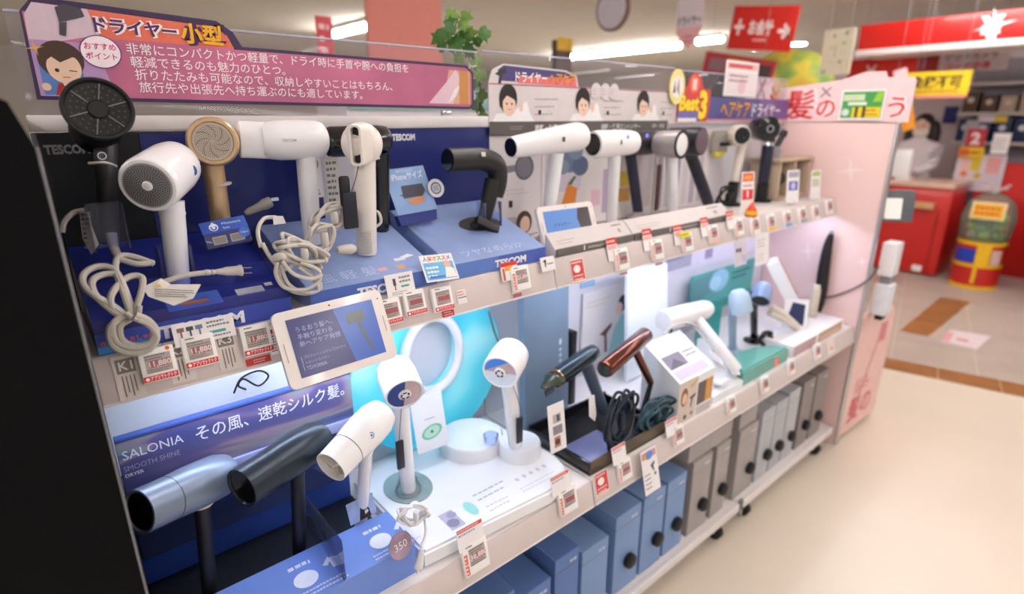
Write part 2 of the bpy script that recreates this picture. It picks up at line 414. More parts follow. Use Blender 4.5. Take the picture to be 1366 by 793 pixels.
# --- pink banner, compact dryers
fb = frame((.045, HY - .004, 1.527), (1, 0, -.009), (0, 0, 1)); w = .875
t = empty('banner', fb[0], 'wide pink and purple banner about compact hair dryers', 'banner')
outline = [(0, 0), (w - .012, 0), (w, .012), (w, .088), (w - .02, .104), (.325, .104), (.312, .128), (.285, .145), (.05, .152), (.02, .15), (.003, .13)]
bm = B(); slab(bm, fb, outline, -.003, 0); obj('board', bm, mat('purple_edge_board', '#3a2450', .4, coat=.3), t, sm=False)
rose = mat('rose_print', '#c06a8c', .4, vary=.22, scale=6, coat=.3)
ik = Ink(fb)
ik.poly([(.006, .006), (w - .014, .006), (w - .006, .014), (w - .006, .084), (w - .024, .098), (.31, .098), (.3, .12), (.006, .13)], rose)
ik.poly([(.006, .1), (.31, .1), (.3, .122), (.28, .134), (.09, .142), (.02, .144), (.008, .126)], '#e8745c')
ik.poly([(.006, .08), (.1, .104), (.09, .142), (.02, .144), (.008, .126)], '#d9c2d0')
ik.poly([(.006, .006), (.11, .006), (.09, .09), (.006, .09)], '#b994c4')
ik.rect(.012, .008, .068, .076, '#5b86c8')
ik.poly([(.78, .012), (w - .012, .012), (w - .012, .09), (.8, .09)], '#d9a88e')
ik.poly([(.74, .012), (.81, .012), (.835, .07), (.82, .092), (.79, .06)], '#e9c9d3')
ik.poly([(.795, .012), (.82, .03), (.835, .06), (.815, .045)], '#f4eef2')
ik.rect(.83, .012, .858, .09, '#c98c50')
# simple drawn customer: brown hair, face, red vest
ik.disc(.042, .062, .029, '#4c352a', 1.05); ik.disc(.044, .050, .024, '#f1cdb4', .95); ik.poly([(.016, .055), (.02, .078), (.06, .084), (.072, .062), (.058, .067), (.04, .058), (.03, .066)], '#4c352a')
ik.disc(.034, .046, .003, '#3a2a22'); ik.poly([(.05, .047), (.06, .046), (.06, .0445), (.05, .0455)], '#3a2a22'); ik.rect(.04, .035, .05, .0365, '#c86a5a')
ik.poly([(.026, .008), (.064, .008), (.058, .026), (.032, .026)], '#b3202c'); ik.poly([(.038, .026), (.052, .026), (.045, .012)], '#f4f0ee'); ik.disc(.016, .02, .006, '#f1cdb4')
sparkle(ik, .012, .078, .012, '#f0b63a')
ik.disc(.098, .078, .026, '#6b2a78', 1.12); ik.disc(.098, .078, .0245, '#fbeef4', 1.12)
ik.text(.098, .082, .0115, 'おすすめ', '#d4387c', 'C', .02); ik.text(.098, .067, .0115, 'ポイント', '#d4387c', 'C', .02)
ik.text(.095, .11, .026, 'ドライヤー', '#f6eef4', 'L', .1); ik.text(.095, .11, .026, 'ドライヤー', '#54285e', 'L', .03)
ik.text(.222, .106, .035, '小型', '#4a2350', 'L', .12); ik.text(.222, .106, .035, '小型', '#f5b52c', 'L', .035)
for k, s in enumerate(('非常にコンパクトかつ軽量で、ドライ時に手首や腕への負担を', '軽減できるのも魅力のひとつ。', '折りたたみも可能なので、収納しやすいことはもちろん、', '旅行先や出張先へ持ち運ぶのにも適しています。')):
    ik.text(.135 + .003 * k, .079 - k * .0205, .0198, s, '#fbf4f8', 'L', .004)
ik.build(t)
# a dark drawn dryer at the banner's upper corner
ik = Ink(fb, .0016); ik.poly([(.05, .118), (.085, .13), (.082, .142), (.06, .146), (.048, .14)], '#4a4650'); ik.poly([(.05, .118), (.06, .12), (.055, .098), (.047, .1)], '#4a4650'); ik.build(t)

# --- hair care header with portraits
fh = frame((.962, HY - .0135, 1.457), (1, 0, 0), (0, 0, 1)); w = .84
t = empty('hair_care_header', fh[0], 'pale header poster repeating a dark-haired model portrait three times', 'poster')
bm = B(); slab(bm, fh, [(0, .03), (w, .03), (w, .128), (.335, .128), (.325, .158), (.28, .17), (.05, .176), (.012, .16), (0, .13)], -.003, 0); obj('board', bm, mat('header_card', '#ddd4d4', .5, vary=.03, coat=.2), t, sm=False)
ik = Ink(fh)
ik.poly([(.04, .134), (.328, .13), (.32, .155), (.278, .166), (.05, .172), (.03, .16)], '#4b4378')
ik.poly([(.1, .13), (.328, .128), (.325, .15), (.1, .15)], '#e4706a')
ik.text(.09, .134, .031, 'ドライヤー', '#54386e', 'L', .05, fit=.118); ik.text(.091, .134, .031, 'ドライヤー', '#ffffff', 'L', .015, fit=.116)
ik.text(.214, .134, .034, 'ヘアケア', '#4a2350', 'L', .06, fit=.108); ik.text(.215, .134, .034, 'ヘアケア', '#f0a32c', 'L', .015, fit=.106)
ik.poly([(.02, .15), (.055, .168), (.06, .155), (.045, .148), (.04, .125), (.03, .125), (.034, .145)], '#3a343c')
ik.rect(.0, .124, w, .127, '#b05a7a')
for k in range(3):
    u = .06 + k * .29
    ik.poly([(u - .05, .032), (u - .035, .052), (u + .02, .056), (u + .07, .085), (u + .085, .05), (u + .1, .032)], '#f4f2f2')
    ik.disc(u + .005, .09, .037, '#1f1a1c', .85); ik.disc(u + .008, .074, .029, '#ecc9b4', .78); ik.poly([(u - .024, .066), (u - .026, .1), (u + .005, .12), (u + .034, .105), (u + .034, .076), (u + .026, .088), (u + .0, .098), (u - .012, .086)], '#1f1a1c')
    ik.rect(u - .006, .052, u + .02, .06, '#ecc9b4'); ik.disc(u, .077, .003, '#2a2022'); ik.disc(u + .017, .077, .003, '#2a2022'); ik.rect(u + .003, .062, u + .015, .064, '#b8665c')
    ik.disc(u + .05, .07, .013, '#ecc9b4', .6)
    ik.lines(u + .1, .045, u + .2, .105, 3, '#9a9296', 3 + k, .12); ik.rect(u + .115, .05, u + .125, .062, '#2a262a')
for k in range(3): ik.disc(.41 + k * .042, .118, .024, '#d8cfd2'); ik.lines(.383 + k * .042, .108, .417 + k * .042, .13, 3, '#a08088', 9 + k, .2)
ik.build(t)
fs = frame((.962, HY - .016, 1.455), (1, 0, 0), (0, 0, 1))
t = cardthing('header_strip', 'dark grey strip with white writing under the portrait header', 'strip', fs, .79, .034, mat('strip_grey', '#5c5654', .5))
ik = Ink(fs); ik.text(.16, .010, .018, '速乾・保湿ケア', '#e8e4e2', 'L', .02); ik.text(.44, .010, .018, '速乾・保湿エンハンサー', '#d8d4d2', 'L', .02); ik.lines(.07, .012, .12, .024, 2, '#b8b4b2', 4, .2); ik.text(.7, .012, .014, '速乾・軽量', '#d8d4d2'); ik.build(t)

# --- Best 3 burst and purple strip
fp = frame((1.985, HY - .017, 1.487), (1, 0, 0), (0, 0, 1))
t = empty('hair_dryer_strip', fp[0], 'purple strip reading hair care dryer beside the yellow Best 3 mark', 'sign')
bm = B(); slab(bm, fp, [(0, 0), (.66, 0), (.66, .085), (0, .085)], -.003, 0); obj('board', bm, mat('indigo_board', '#4a4a88', .45, vary=.08, scale=5), t, sm=False)
ik = Ink(fp); ik.rect(.4, .002, .658, .083, '#7a5c9c'); ik.rect(0, 0, .66, .006, '#d888a8')
ik.text(.1, .016, .07, 'ヘアケア', '#3c2a55', 'L', .05, fit=.225); ik.text(.102, .016, .07, 'ヘアケア', '#e8a43a', 'L', .015, fit=.22)
ik.text(.34, .018, .06, 'ドライヤー', '#453a78', 'L', .05, fit=.25); ik.text(.342, .018, .06, 'ドライヤー', '#f0ecf4', 'L', .02, fit=.245); ik.build(t)
fq = frame((1.80, HY - .02, 1.485), (1, 0, 0), (0, 0, 1))
t = empty('best_three_mark', fq[0], 'yellow Best 3 mark with round red badge on the header', 'sign')
bm = B(); slab(bm, fq, [(0, 0), (.19, 0), (.2, .05), (.2, .11), (.15, .115), (.13, .15), (.1, .165), (.06, .15), (.05, .12), (0, .1)], -.003, 0); obj('board', bm, mat('red_board', '#cc3b34', .45), t, sm=False)
ik = Ink(fq); ik.rect(0, 0, .15, .035, '#6a68b0'); ik.rect(0, 0, .12, .012, '#f0e6ec')
ik.text(.006, .04, .07, 'Best', '#b02a22', 'L', .08); ik.text(.006, .04, .07, 'Best', '#f4d81e', 'L', .05); ik.text(.128, .012, .13, '3', '#b02a22', 'L', .08, .9); ik.text(.13, .014, .128, '3', '#f4d81e', 'L', .05, .9)
ik.disc(.09, .128, .037, '#d8453a'); ik.disc(.09, .128, .031, '#e4604e'); ik.rect(.077, .108, .104, .145, '#f5c9c4'); ik.build(t)
fq2 = frame((1.735, HY - .024, 1.54), (1, 0, 0), (0, 0, 1))
t = empty('round_pop_card', fq2[0], 'small round yellow and white pop card left of the Best 3 mark', 'card')
bm = B(); slab(bm, fq2, [(.045 + .045 * cos(a), .06 + .058 * sin(a)) for a in [2 * pi * k / 24 for k in range(24)]], -.002, 0); obj('card', bm, mat('pale_yellow_card', '#e8dc8c', .5), t, sm=False)
ik = Ink(fq2); ik.disc(.045, .06, .036, '#efeae2'); ik.poly([(.02, .04), (.03, .08), (.036, .04)], '#4a4648'); ik.poly([(.04, .05), (.052, .09), (.062, .03)], '#a89aa0'); ik.build(t)
fx = frame((2.12, HY - .002, 1.578), (1, 0, 0), (0, 0, 1))
t = cardthing('white_pop_poster', 'white pop poster with red heading standing above the purple strip', 'poster', fx, .25, .13, card_w)
ik = Ink(fx); ik.rect(.01, .1, .24, .123, '#e8b4b4'); ik.rect(.02, .105, .2, .118, '#c84a52'); ik.rect(.012, .008, .24, .09, '#e9dde2'); ik.disc(.13, .04, .03, '#e0c0c8'); ik.lines(.03, .05, .2, .085, 2, '#a07880', 5); ik.build(t)

# --- pink sign on top of the end partition
fk = frame((2.662, BACK + .03, 1.482), (0, -1, 0), (0, 0, 1)); w = .52
t = empty('partition_sign', fk[0], 'pale pink sign with red characters on top of the end partition', 'sign')
top = [(w - .01, .165), (.42, .168), (.41, .19), (.34, .192), (.25, .165), (.1, .15), (0, .14)]
bm = B(); slab(bm, fk, [(-.02, 0), (w, 0), (w, .15)] + top, -.006, 0); obj('board', bm, mat('pale_pink_board', '#f0d2d4', .45, vary=.03), t, sm=False)
ik = Ink(fk)
for s, u, z, c in (('髪', .035, .13, '#d8262e'), ('の', .17, .09, '#d8262e'), ('う', .44, .09, '#d8262e'), ('そ', .26, .09, '#d8262e')):
    ik.text(u, .022, z, s, '#f8e8ea', 'L', .05); ik.text(u, .022, z, s, c, 'L', .012)
ik.poly([(.175, .1), (.215, .14), (.22, .137), (.182, .098)], '#8a7a80'); ik.poly([(.215, .1), (.178, .135), (.182, .14), (.222, .103)], '#8a7a80')
ik.build(t)
fg = frame((2.655, BACK + .03 - .265, 1.489), (0, -1, 0), (0, 0, 1))
t = cardthing('framed_pop_card', 'white-framed green and yellow card reading 11 clipped to the pink sign', 'card', fg, .165, .118, card_w, .004)
ik = Ink(fg); ik.rect(.008, .008, .157, .11, '#4aa054'); ik.rect(.05, .01, .155, .05, '#e8cf2a'); ik.rect(.01, .075, .09, .1, '#cfe0b8'); ik.rect(.03, .058, .1, .07, '#e9efe0')
ik.poly([(.12, .07), (.135, .107), (.155, .107), (.152, .07)], '#9acd3c'); ik.disc(.025, .03, .014, '#d9e2e0'); ik.text(.06, .012, .055, '11', '#5a4a1a', 'L', .06); ik.lines(.1, .014, .15, .046, 2, '#c07a1a', 6); ik.build(t)
# ================================================================== upper shelf
SL_V = Vector((0, .27, .092)).normalized()                    # the sloping tops of the blue stands
SL_P = Vector((0, .97, 1.202)); SL_N = Vector((1, 0, 0)).cross(SL_V)
def onslope(x, y): return opl(x, y, SL_P, SL_N)
def logo(ik, u, v, s, c='#ffffff', fit=None): return ik.text(u, v, s, 'TESCOM', c, 'L', .05, fit=fit)

# blue back boards
for x0, x1, z1, lb, lu in ((.175, .50, 1.474, 'navy back board behind the left white and gold dryers', -1), (.62, .968, 1.474, 'navy back board behind the black folding dryer', .012)):
    fr = frame((x0, 1.226, 1.17), (1, 0, 0), (0, 0, 1))
    t = cardthing('back_board', lb, 'board', fr, x1 - x0, z1 - 1.17, navy, .008)
    ik = Ink(fr); (logo(ik, lu + .046, z1 - 1.17 - .026, .02, '#e8e8f0', .062).build(t) if lu > 0 else None)

fr = frame((.034, 1.226, 1.17), (1, 0, 0), (0, 0, 1)); t = cardthing('back_board', 'black back board behind the black diffuser dryer', 'board', fr, .139, .304, mat('black_board', '#121216', .4), .008); logo(Ink(fr), .004, .272, .02, '#a8a8b0', .062).build(t)
def stand(x0, x1, label, zb=1.294, front=.968, mt=blue):
    t = empty('display_stand', ((x0 + x1) / 2, 1.1, SH_UP), label, 'display stand', 'blue dryer stands')
    yb = 1.22; zf = SL_P.z + (front - .97) * SL_V.z / SL_V.y; zbk = SL_P.z + (yb - .97) * SL_V.z / SL_V.y
    bm = B(); hexa(bm, [(x0, front, SH_UP), (x1, front, SH_UP), (x1, yb, SH_UP), (x0, yb, SH_UP), (x0, front, zf), (x1, front, zf), (x1, yb, zbk), (x0, yb, zbk)])
    bmesh.ops.bevel(bm, geom=bm.edges[:], offset=.0012, segments=1, affect='EDGES'); obj('body', bm, mt, t, sm=False)
    return t
fS = lambda x0: frame((x0, .968, SL_P.z - .0007), (1, 0, 0), SL_V)
fF = lambda x0: frame((x0, .968, SH_UP), (1, 0, 0), (0, 0, 1))
deep = mat('stand_deep_blue', '#22308c', .35, vary=.15, scale=8, coat=.3)
paleb = mat('stand_pale_blue', '#8ba2d4', .35, vary=.12, scale=12, coat=.2)

# --- stand 1 (K series)
t = stand(.036, .318, 'left blue display stand with clear tray and a big white maker logo', mt=deep)
ik = Ink(fF(.036)); ik.rect(.0, .0, .282, .033, '#3c4fae'); logo(ik, .078, .006, .027, '#eef0fa', .125); ik.rect(.0, 0., .06, .012, '#3f8fd8'); ik.text(.004, .0135, .0085, 'カンタン おしゃれ', '#e8685a', 'L', .02); ik.build(t)
bm = B(); f = fS(.036)
for a in ((0, 0, .282, .003), (0, 0, .003, .27), (.279, 0, .282, .27), (0, .075, .282, .078)): fbox(bm, f, a[0], a[1], 0, a[2], a[3], .022 if a[1] == 0 else .03)
obj('acrylic_tray', bm, acryl_b, t, sm=False)
ik = Ink(f); ik.rect(.1, .02, .18, .06, '#4a6fd0'); ik.rect(.205, .03, .25, .05, '#c8ccd8'); ik.rect(.12, .03, .16, .04, '#b06a40'); ik.rect(.255, .045, .268, .055, '#e8e8ec'); ik.build(t)

# --- stand 2
t = stand(.352, .622, 'middle pale blue display stand under the two upright dryers', mt=paleb)
ik = Ink(fF(.352)); ik.rect(0, .002, .27, .033, '#5674c6'); logo(ik, .09, .006, .024, '#f0f2fa', .1); ik.build(t)
ik = Ink(fS(.352)); ik.text(.03, .02, .034, '風 軽 髪', '#b8c6ea', 'L', .0); ik.rect(.2, .05, .225, .06, '#e8eaf4'); ik.rect(.19, .02, .21, .034, '#d8a888'); ik.rect(.15, .024, .17, .036, '#e0b0b8'); ik.poly([(.215, .062), (.24, .07), (.25, .06), (.225, .055)], '#f0f2f8'); ik.build(t)
# --- stand 3
t = stand(.656, .934, 'right blue display stand carrying the black folding dryer', mt=paleb)
ik = Ink(fF(.656)); ik.rect(0, .001, .278, .033, '#5f80cc'); ik.rect(.13, .001, .278, .033, '#4a62b8'); logo(ik, .12, .008, .022, '#ffffff', .094); ik.build(t)
ik = Ink(fS(.656)); ik.text(.05, .02, .03, 'ツヤなめらか', '#c8d4f0', 'L', .0); ik.disc(.06, .16, .03, '#8ea8de', 1.4); ik.disc(.21, .06, .025, '#90a8dc', 1.2); ik.build(t)
q = onslope(640, 299)
bm = B(); lathe(bm, q - SL_N * .001, q + SL_N * .002, [(0, .034), (1, .034)], 32, 1.75, 1.0, up=SL_V); obj('recess', bm, mat('recess_dark', '#37342e', .5), t)

# ---------- dryer helpers
def dryer(name, label, base, group=None): return empty(name, base, label, 'hair dryer', group)
def handle(t, a, b, ra, rb, mt, name='handle', sx=1.):
    bm = B(); lathe(bm, a, b, [(0, ra), (.06, ra * .98), (.5, (ra + rb) / 2), (.96, rb), (.99, rb * .9), (1, rb * .6)], 28, sx); return obj(name, bm, mt, t)
def body(t, a, b, prof, mt, name='body', **k):
    bm = B(); lathe(bm, a, b, prof, 40, **k); return obj(name, bm, mt, t)
def faceframe(c, n, up=(0, 0, 1)):
    n = Vector(n).normalized(); u = Vector(up).cross(n).normalized(); return (Vector(c), u, n.cross(u), n)
def holes(ik, r0, r1, step, hr, c):
    r = r0
    while r <= r1:
        n = max(1, int(2 * pi * r / step))
        for k in range(n):
            a = 2 * pi * k / n + r * 37
            ik.poly([(r * cos(a) + hr * cos(b), r * sin(a) + hr * sin(b)) for b in [pi / 3 * j for j in range(6)]], c); ik.n -= 1
        r += step * .87
    ik.n += 1
def cord(parent, px, Y, r, mt=cordw, name='cord', seg=8):
    """px: (x, y) or (x, y, Y)"""
    bm = B(); tube(bm, [oy(p[0], p[1], p[2] if len(p) > 2 else Y) for p in px], r, seg); return obj(name, bm, mt, parent)
def acrylic_clip(t, p, w=.05, h=.07, d=.03):
    bm = B()
    for s in (-1, 1): box(bm, p + Vector((s * w / 2 - .0012, -d / 2, 0)), p + Vector((s * w / 2 + .0012, d / 2, h)), .0005)
    box(bm, p + Vector((-w / 2, d / 2 - .002, 0)), p + Vector((w / 2, d / 2, h)), .0005); return obj('clear_holder', bm, clear('holder_acrylic', '#f2f4ff', a=.04), t)

# ---------- 1 black dryer with diffuser
c = oy(131, 146, 1.06); n = Vector((-.02, -.96, .26)).normalized(); bot = oy(150, 328, 1.10)
t = dryer('hair_dryer', 'black dryer with a wide round diffuser at the left end of the top shelf', bot)
bm = B(); lathe(bm, c, c + n, [(-.035, .018), (-.03, .022), (-.012, .040), (-.004, .0445), (.004, .0455), (.007, .0445), (.007, .041), (.001, .038), (-.001, .014), (.002, .012), (.002, 0)], 48, caps=False); df = obj('diffuser', bm, mat('satin_black', '#1e1e20', .38), t)
bm = B(); fr = faceframe(c, n)
for k in range(6):
    a = pi / 3 * k + .3; q = frame(fr[0], fr[1] * cos(a) + fr[2] * sin(a), fr[2] * cos(a) - fr[1] * sin(a)); fbox(bm, q, .014, -.0005, -.0005, .038, .0005, .0022)
obj('rib', bm, mat('spoke_grey', '#8d8d8f', .4), df, sm=False, kind='stuff')
ik = Ink(fr, .001); holes(ik, .018, .036, .0085, .0011, '#5c5c5e'); ik.build(df, 'diffuser_holes')['kind'] = 'stuff'
body(t, c - n * .03, c - n * .15, [(0, .022), (.1, .030), (.3, .036), (.8, .036), (.95, .033), (1, .026), (1, 0)], black)
handle(t, oy(141, 190, 1.15), oy(146, 326, 1.10), .017, .014, mat('dark_grey_plastic', '#2e2e32', .4))
bm = B(); ring(bm, oy(136, 208, 1.10), (0, -1, 0), .0045, .006, .002); obj('hang_loop', bm, chrome, t)
bm = B(); tube(bm, [oy(118, 218, 1.09), oy(140, 217, 1.08), oy(155, 222, 1.10)], .002); obj('band', bm, cordw, t)
acrylic_clip(t, oy(150, 332, 1.06), .045, .07)
bm = B(); tube(bm, [oy(148, 312, 1.09), oy(152, 330, 1.08), oy(160, 348, 1.06)], lambda s: .0085 - .003 * s, 12); obj('strain_relief', bm, cordw, t)
Yc = lambda y: .955 + max(0, 395 - y) * .0013
def cc(L): return [(x, y, Yc(y)) for x, y in L]
cordA = mat('thick_grey_cord', '#c4beb6', .45, vary=.03)
cord(t, cc([(160, 346), (180, 352), (195, 352), (205, 350)]), 0, .0045, cordA)
cord(t, cc([(205, 352), (180, 343), (160, 342), (154, 358), (163, 385), (172, 412), (176, 426)]), 0, .0047, cordA)
cord(t, cc([(172, 424), (150, 408), (128, 396), (112, 382), (112, 366), (130, 356), (152, 360), (166, 385), (178, 420)]), 0, .0047, cordA)
cord(t, cc([(170, 428), (146, 412), (126, 392), (124, 374), (140, 366), (158, 366)]), 0, .0047, cordA)
cord(t, cc([(178, 420), (188, 392), (190, 372), (178, 368), (162, 376), (148, 396), (152, 414), (170, 424)]), 0, .0047, cordA)
for dx, dy, s in ((0, 0, 1.), (4, 3, .8), (-2, 5, 1.08)):
    cord(t, [(178 + dx + x * s, 436 + dy + y * s, .952 - .004 * k) for k, (x, y) in enumerate(((-10, -16), (-27, -4), (-24, 18), (-4, 28), (20, 24), (31, 8), (20, -8), (2, -16)))], 0, .0047, cordA)
bm = B(); tube(bm, [oy(168, 418, .948), oy(176, 424, .944), oy(184, 420, .948), oy(186, 408, .95)], .004); obj('cord_tie', bm, cordw, t)
# caution label on a loop of cord beside it
t = empty('caution_tag', oy(118, 320, 1.1), 'white curled caution label on a cord loop beside the black diffuser dryer', 'label')
bm = B()
pl = [oy(x, y, Y) for x, y, Y in ((106, 283, 1.08), (120, 283, 1.08), (122, 300, 1.07), (132, 326, 1.06), (122, 340, 1.06), (110, 318, 1.07))]
prism(bm, pl, (0, .0006, 0)); obj('label_sheet', bm, mat('caution_label_grey', '#b9b5b0', .6), t, sm=False)  # label sheet in a light grey tone
u = (pl[1] - pl[0]); f = frame(pl[5] + Vector((0, -.0015, 0)), pl[1] - pl[0], pl[0] - pl[5]); Ink(f, .001).lines(.001, -.018, .016, .04, 8, '#5c5856', 8).build(t)
cord(t, [(83, 310), (86, 296), (98, 284), (112, 281)], 1.085, .004, cordA, 'cord_loop'); 

# ---------- 2 white dryer with round mesh intake
bot = onslope(239, 378); Yh = bot.y
t = dryer('hair_dryer', 'white dryer showing its round grey mesh intake, cord plug lying in front', bot)
fc = oy(197, 248, Yh - .058); bc = oy(237, 218, Yh + .035); ax = (bc - fc).normalized()
L = (bc - fc).length
body(t, fc, bc, [(0, .034), (0, .039), (.03, .0415), (.12, .0425), (.75, .0415), (.92, .039), (1, .034), (1.03, .02), (1.035, 0)], white, caps=False)
fr = faceframe(fc, -ax)
bm = B(); lathe(bm, fc - ax * .0005, fc + ax * .012, [(0, 0), (0, .0345), (1, .0345)], 40, caps=False); gr = obj('intake_mesh', bm, mat('mesh_grey', '#a8a6a8', .4, .3), t)
ik = Ink(fr, .0012); holes(ik, .0085, .0325, .0036, .0013, '#3a3a3e'); ik.build(gr, 'mesh_holes')['kind'] = 'stuff'
bm = B(); lathe(bm, fc - ax * .003, fc, [(0, .0028), (0, .0062), (.4, .0075), (1, .0075)], 24, caps=False); lathe(bm, fc - ax * .0015, fc, [(0, 0), (0, .003)], 16, caps=False); obj('centre_button', bm, white, gr)
top = oy(228, 268, Yh + .002)
handle(t, top, bot + Vector((0, 0, -.004)), .0195, .0165, white)
bm = B(); lathe(bm, top.lerp(bot, .13), top.lerp(bot, .16), [(0, .0198), (1, .0198)], 28); obj('collar', bm, white, t)
ik = Ink(faceframe(top.lerp(bot, .42) + Vector((.004, -.0195, 0)), (.05, -1, 0))); ik.text(-.006, -.004, .013, 'ᴎ-', '#d8d8dc'); 
q = oy(255, 222, Yh - .02); st = Ink(faceframe(bc.lerp(fc, .18) + Vector((.012, -.0445, .0)), (.28, -.95, .08))); st.disc(0, 0, .016, '#e6eefc', .55, .4); st.disc(-.002, -.001, .010, '#4a7ad0', .5, .4); st.disc(.009, -.004, .008, '#2e4f9c', .7); st.build(t, 'sticker')
acrylic_clip(t, bot + Vector((0, 0, -.005)), .046, .07, .04)
# its plug and flat cord lying over the tray
t = empty('power_plug', oy(290, 366, .99), 'white two-pin plug on its cord lying across the left blue stand', 'plug')
cord(t, [(193, 388, .985), (215, 378, .985), (245, 368, .985), (275, 364, .985)], 0, .0042, cordw)
a, b = oy(272, 364, .985), oy(322, 361, .985)
bm = B(); lathe(bm, a, b, [(0, .0045), (.05, .0065), (.15, .006), (.18, .0045), (.22, .0065), (.3, .0045), (.36, .0062), (.42, .0065), (.6, .0095), (.9, .0105), (.95, .0125), (1, .0125)], 20, sy=.75); pg = obj('plug', bm, cordw, t)
for dz in (-.0045, .0045):
    bm = B(); d = (b - a).normalized(); f = frame(b, d, (0, 0, 1)); fbox(bm, f, 0, dz - .0004, -.003, .016, dz + .0004, .003); obj('pin', bm, mat('brass_pin', '#c9c2a8', .25, .9), t, sm=False)
pl = [oy(x, y, Y) for x, y, Y in ((190, 384, .972), (215, 372, .98), (228, 380, .975), (268, 380, .975), (258, 398, .955), (232, 408, .95), (198, 396, .955))]
bm = B(); prism(bm, pl, (0, .0005, .0005)); ls = obj('caution_label', bm, mat('label_paper', '#dcd8d4', .6), t, sm=False)
f = frame(pl[6] + Vector((.004, -.002, 0)), pl[4] - pl[6], pl[1] - pl[6]); ik = Ink(f, .002); ik.poly([(.006, .016), (.014, .016), (.010, .023)], '#e0b020'); ik.lines(.004, -.002, .06, .014, 4, '#6a6664', 3); ik.build(ls)

# ---------- 3 gold dryer
Yg = 1.135; c = oy(284, 189, Yg - .03); n = Vector((-.25, -.95, .05)).normalized(); bot = oy(298, 318, Yg)
t = dryer('hair_dryer', 'champagne gold dryer facing forward with a swirl-patterned filter', bot)
gold = mat('champagne_gold', '#c8aa84', .3, .45, vary=.05, coat=.3)
bm = B(); lathe(bm, c, c + n, [(-.07, 0), (-.07, .024), (-.06, .033), (-.03, .040), (-.008, .042), (.004, .041), (.008, .038), (.008, .0335), (.004, .031)], 48, caps=False); hd_ = obj('body', bm, gold, t)
bm = B(); lathe(bm, c + n * .0035, c + n * .006, [(0, 0), (1, 0), (1, .0315), (0, .0317)], 40, caps=False); ft = obj('filter', bm, mat('filter_mesh', '#bcb0a2', .45, .2, vary=.15, scale=600), t)
fr = faceframe(c + n * .006, n); ik = Ink(fr, .0005)
for k in range(8):
    a0 = pi / 4 * k; pts = []; 
    for s in range(7): r_ = .006 + .0036 * s; a = a0 + s * .16; pts.append((r_ * cos(a), r_ * sin(a)))
    for s in range(6, -1, -1): r_ = .006 + .0036 * s; a = a0 + s * .16 + .09; pts.append((r_ * cos(a), r_ * sin(a)))
    ik.poly(pts, '#837a70')
holes(ik, .004, .028, .0032, .0008, '#6d655e'); ik.build(ft, 'filter_pattern')['kind'] = 'stuff'
handle(t, oy(284, 220, Yg), bot, .0185, .0165, gold)
bm = B(); q = oy(293, 245, Yg); lathe(bm, q, q + Vector((.0005, 0, -.004)), [(0, .0188), (.2, .0198), (.8, .0198), (1, .0188)], 28); obj('security_band', bm, cordw, t)

# ---------- Moisture ion gauge box
fm = frame(oy(277, 334, 1.045), (1, -.10, .11), (0, .30, 1))
t = empty('gauge_box', fm[0], 'small blue Moisture ion counter box in front of the gold dryer', 'gauge')
bm = B(); fbox(bm, fm, 0, 0, -.03, .073, .026, 0, .002); obj('case', bm, mat('gauge_case', '#3b3d78', .35, coat=.3), t)
bm = B(); fbox(bm, (fm[0] + fm[2] * .026, fm[1], (fm[2] * .75 - fm[3] * .55).normalized(), fm[1].cross((fm[2] * .75 - fm[3] * .55).normalized())), 0, 0, -.002, .073, .028, 0, .001); obj('lid', bm, mat('gauge_blue', '#3a62c4', .35, coat=.2), t)
lv = (fm[2] * .75 - fm[3] * .55).normalized(); fl2 = (fm[0] + fm[2] * .026, fm[1], lv, fm[1].cross(lv))
ik = Ink(fl2); ik.disc(.02, .012, .0085, '#f0f2fa', .85); ik.disc(.02, .011, .0062, '#3a62c4', .8); ik.poly([(.0135, .014), (.0265, .014), (.02, .024)], '#f0f2fa'); ik.disc(.02, .011, .0035, '#f0f2fa', .8); ik.text(.034, .014, .0085, 'Moisture', '#e8ecfa'); ik.text(.034, .004, .0085, 'Ion', '#e8ecfa'); ik.build(t)
ik = Ink(fm); ik.rect(.012, .005, .034, .019, '#a8a8a8', .001); ik.rect(.04, .005, .062, .019, '#a8a8a8', .001); ik.rect(.014, .007, .032, .017, '#8d8a86'); ik.rect(.042, .007, .06, .017, '#8d8a86'); ik.disc(.064, .018, .009, '#4f78d8'); ik.text(.064, .0165, .005, '5.0μm', '#dfe6fa', 'C'); ik.build(t)

# ---------- 4 white dryer with flat nozzle
Yd = 1.125; bot = onslope(398, 330)
t = dryer('hair_dryer', 'white dryer lying level with a broad flat nozzle pointing left', bot)
p0, p1 = oy(348, 188, Yd), oy(433, 186, Yd)
body(t, p0, p1, [(0, .0), (0, .026), (.08, .033), (.25, .0365), (.6, .0375), (.85, .036), (.95, .032), (1, .024), (1.01, 0)], white, caps=False)
bm = B(); q0, q1 = oy(318, 186, Yd), oy(368, 188, Yd)
lathe(bm, q0, q1, [(0, .030), (.02, .0325), (.5, .033), (.8, .0335), (1, .033)], 4 * 8, sx=.42, sy=1.0, up=(0, 0, 1)); obj('nozzle', bm, white, t)
hb = Vector((bot.x, bot.y, bot.z)); ht = oy(408, 206, Yd)
handle(t, ht, Vector((ht.x - .008, Yd - .005, bot.z)), .0195, .0175, white)
ik = Ink(faceframe(oy(385, 187, Yd - .0385), (0, -1, 0))); ik.text(-.012, -.003, .007, 'TESCOM', '#a8a8b0', 'L', .02, fit=.026); ik.build(t, 'lettering')
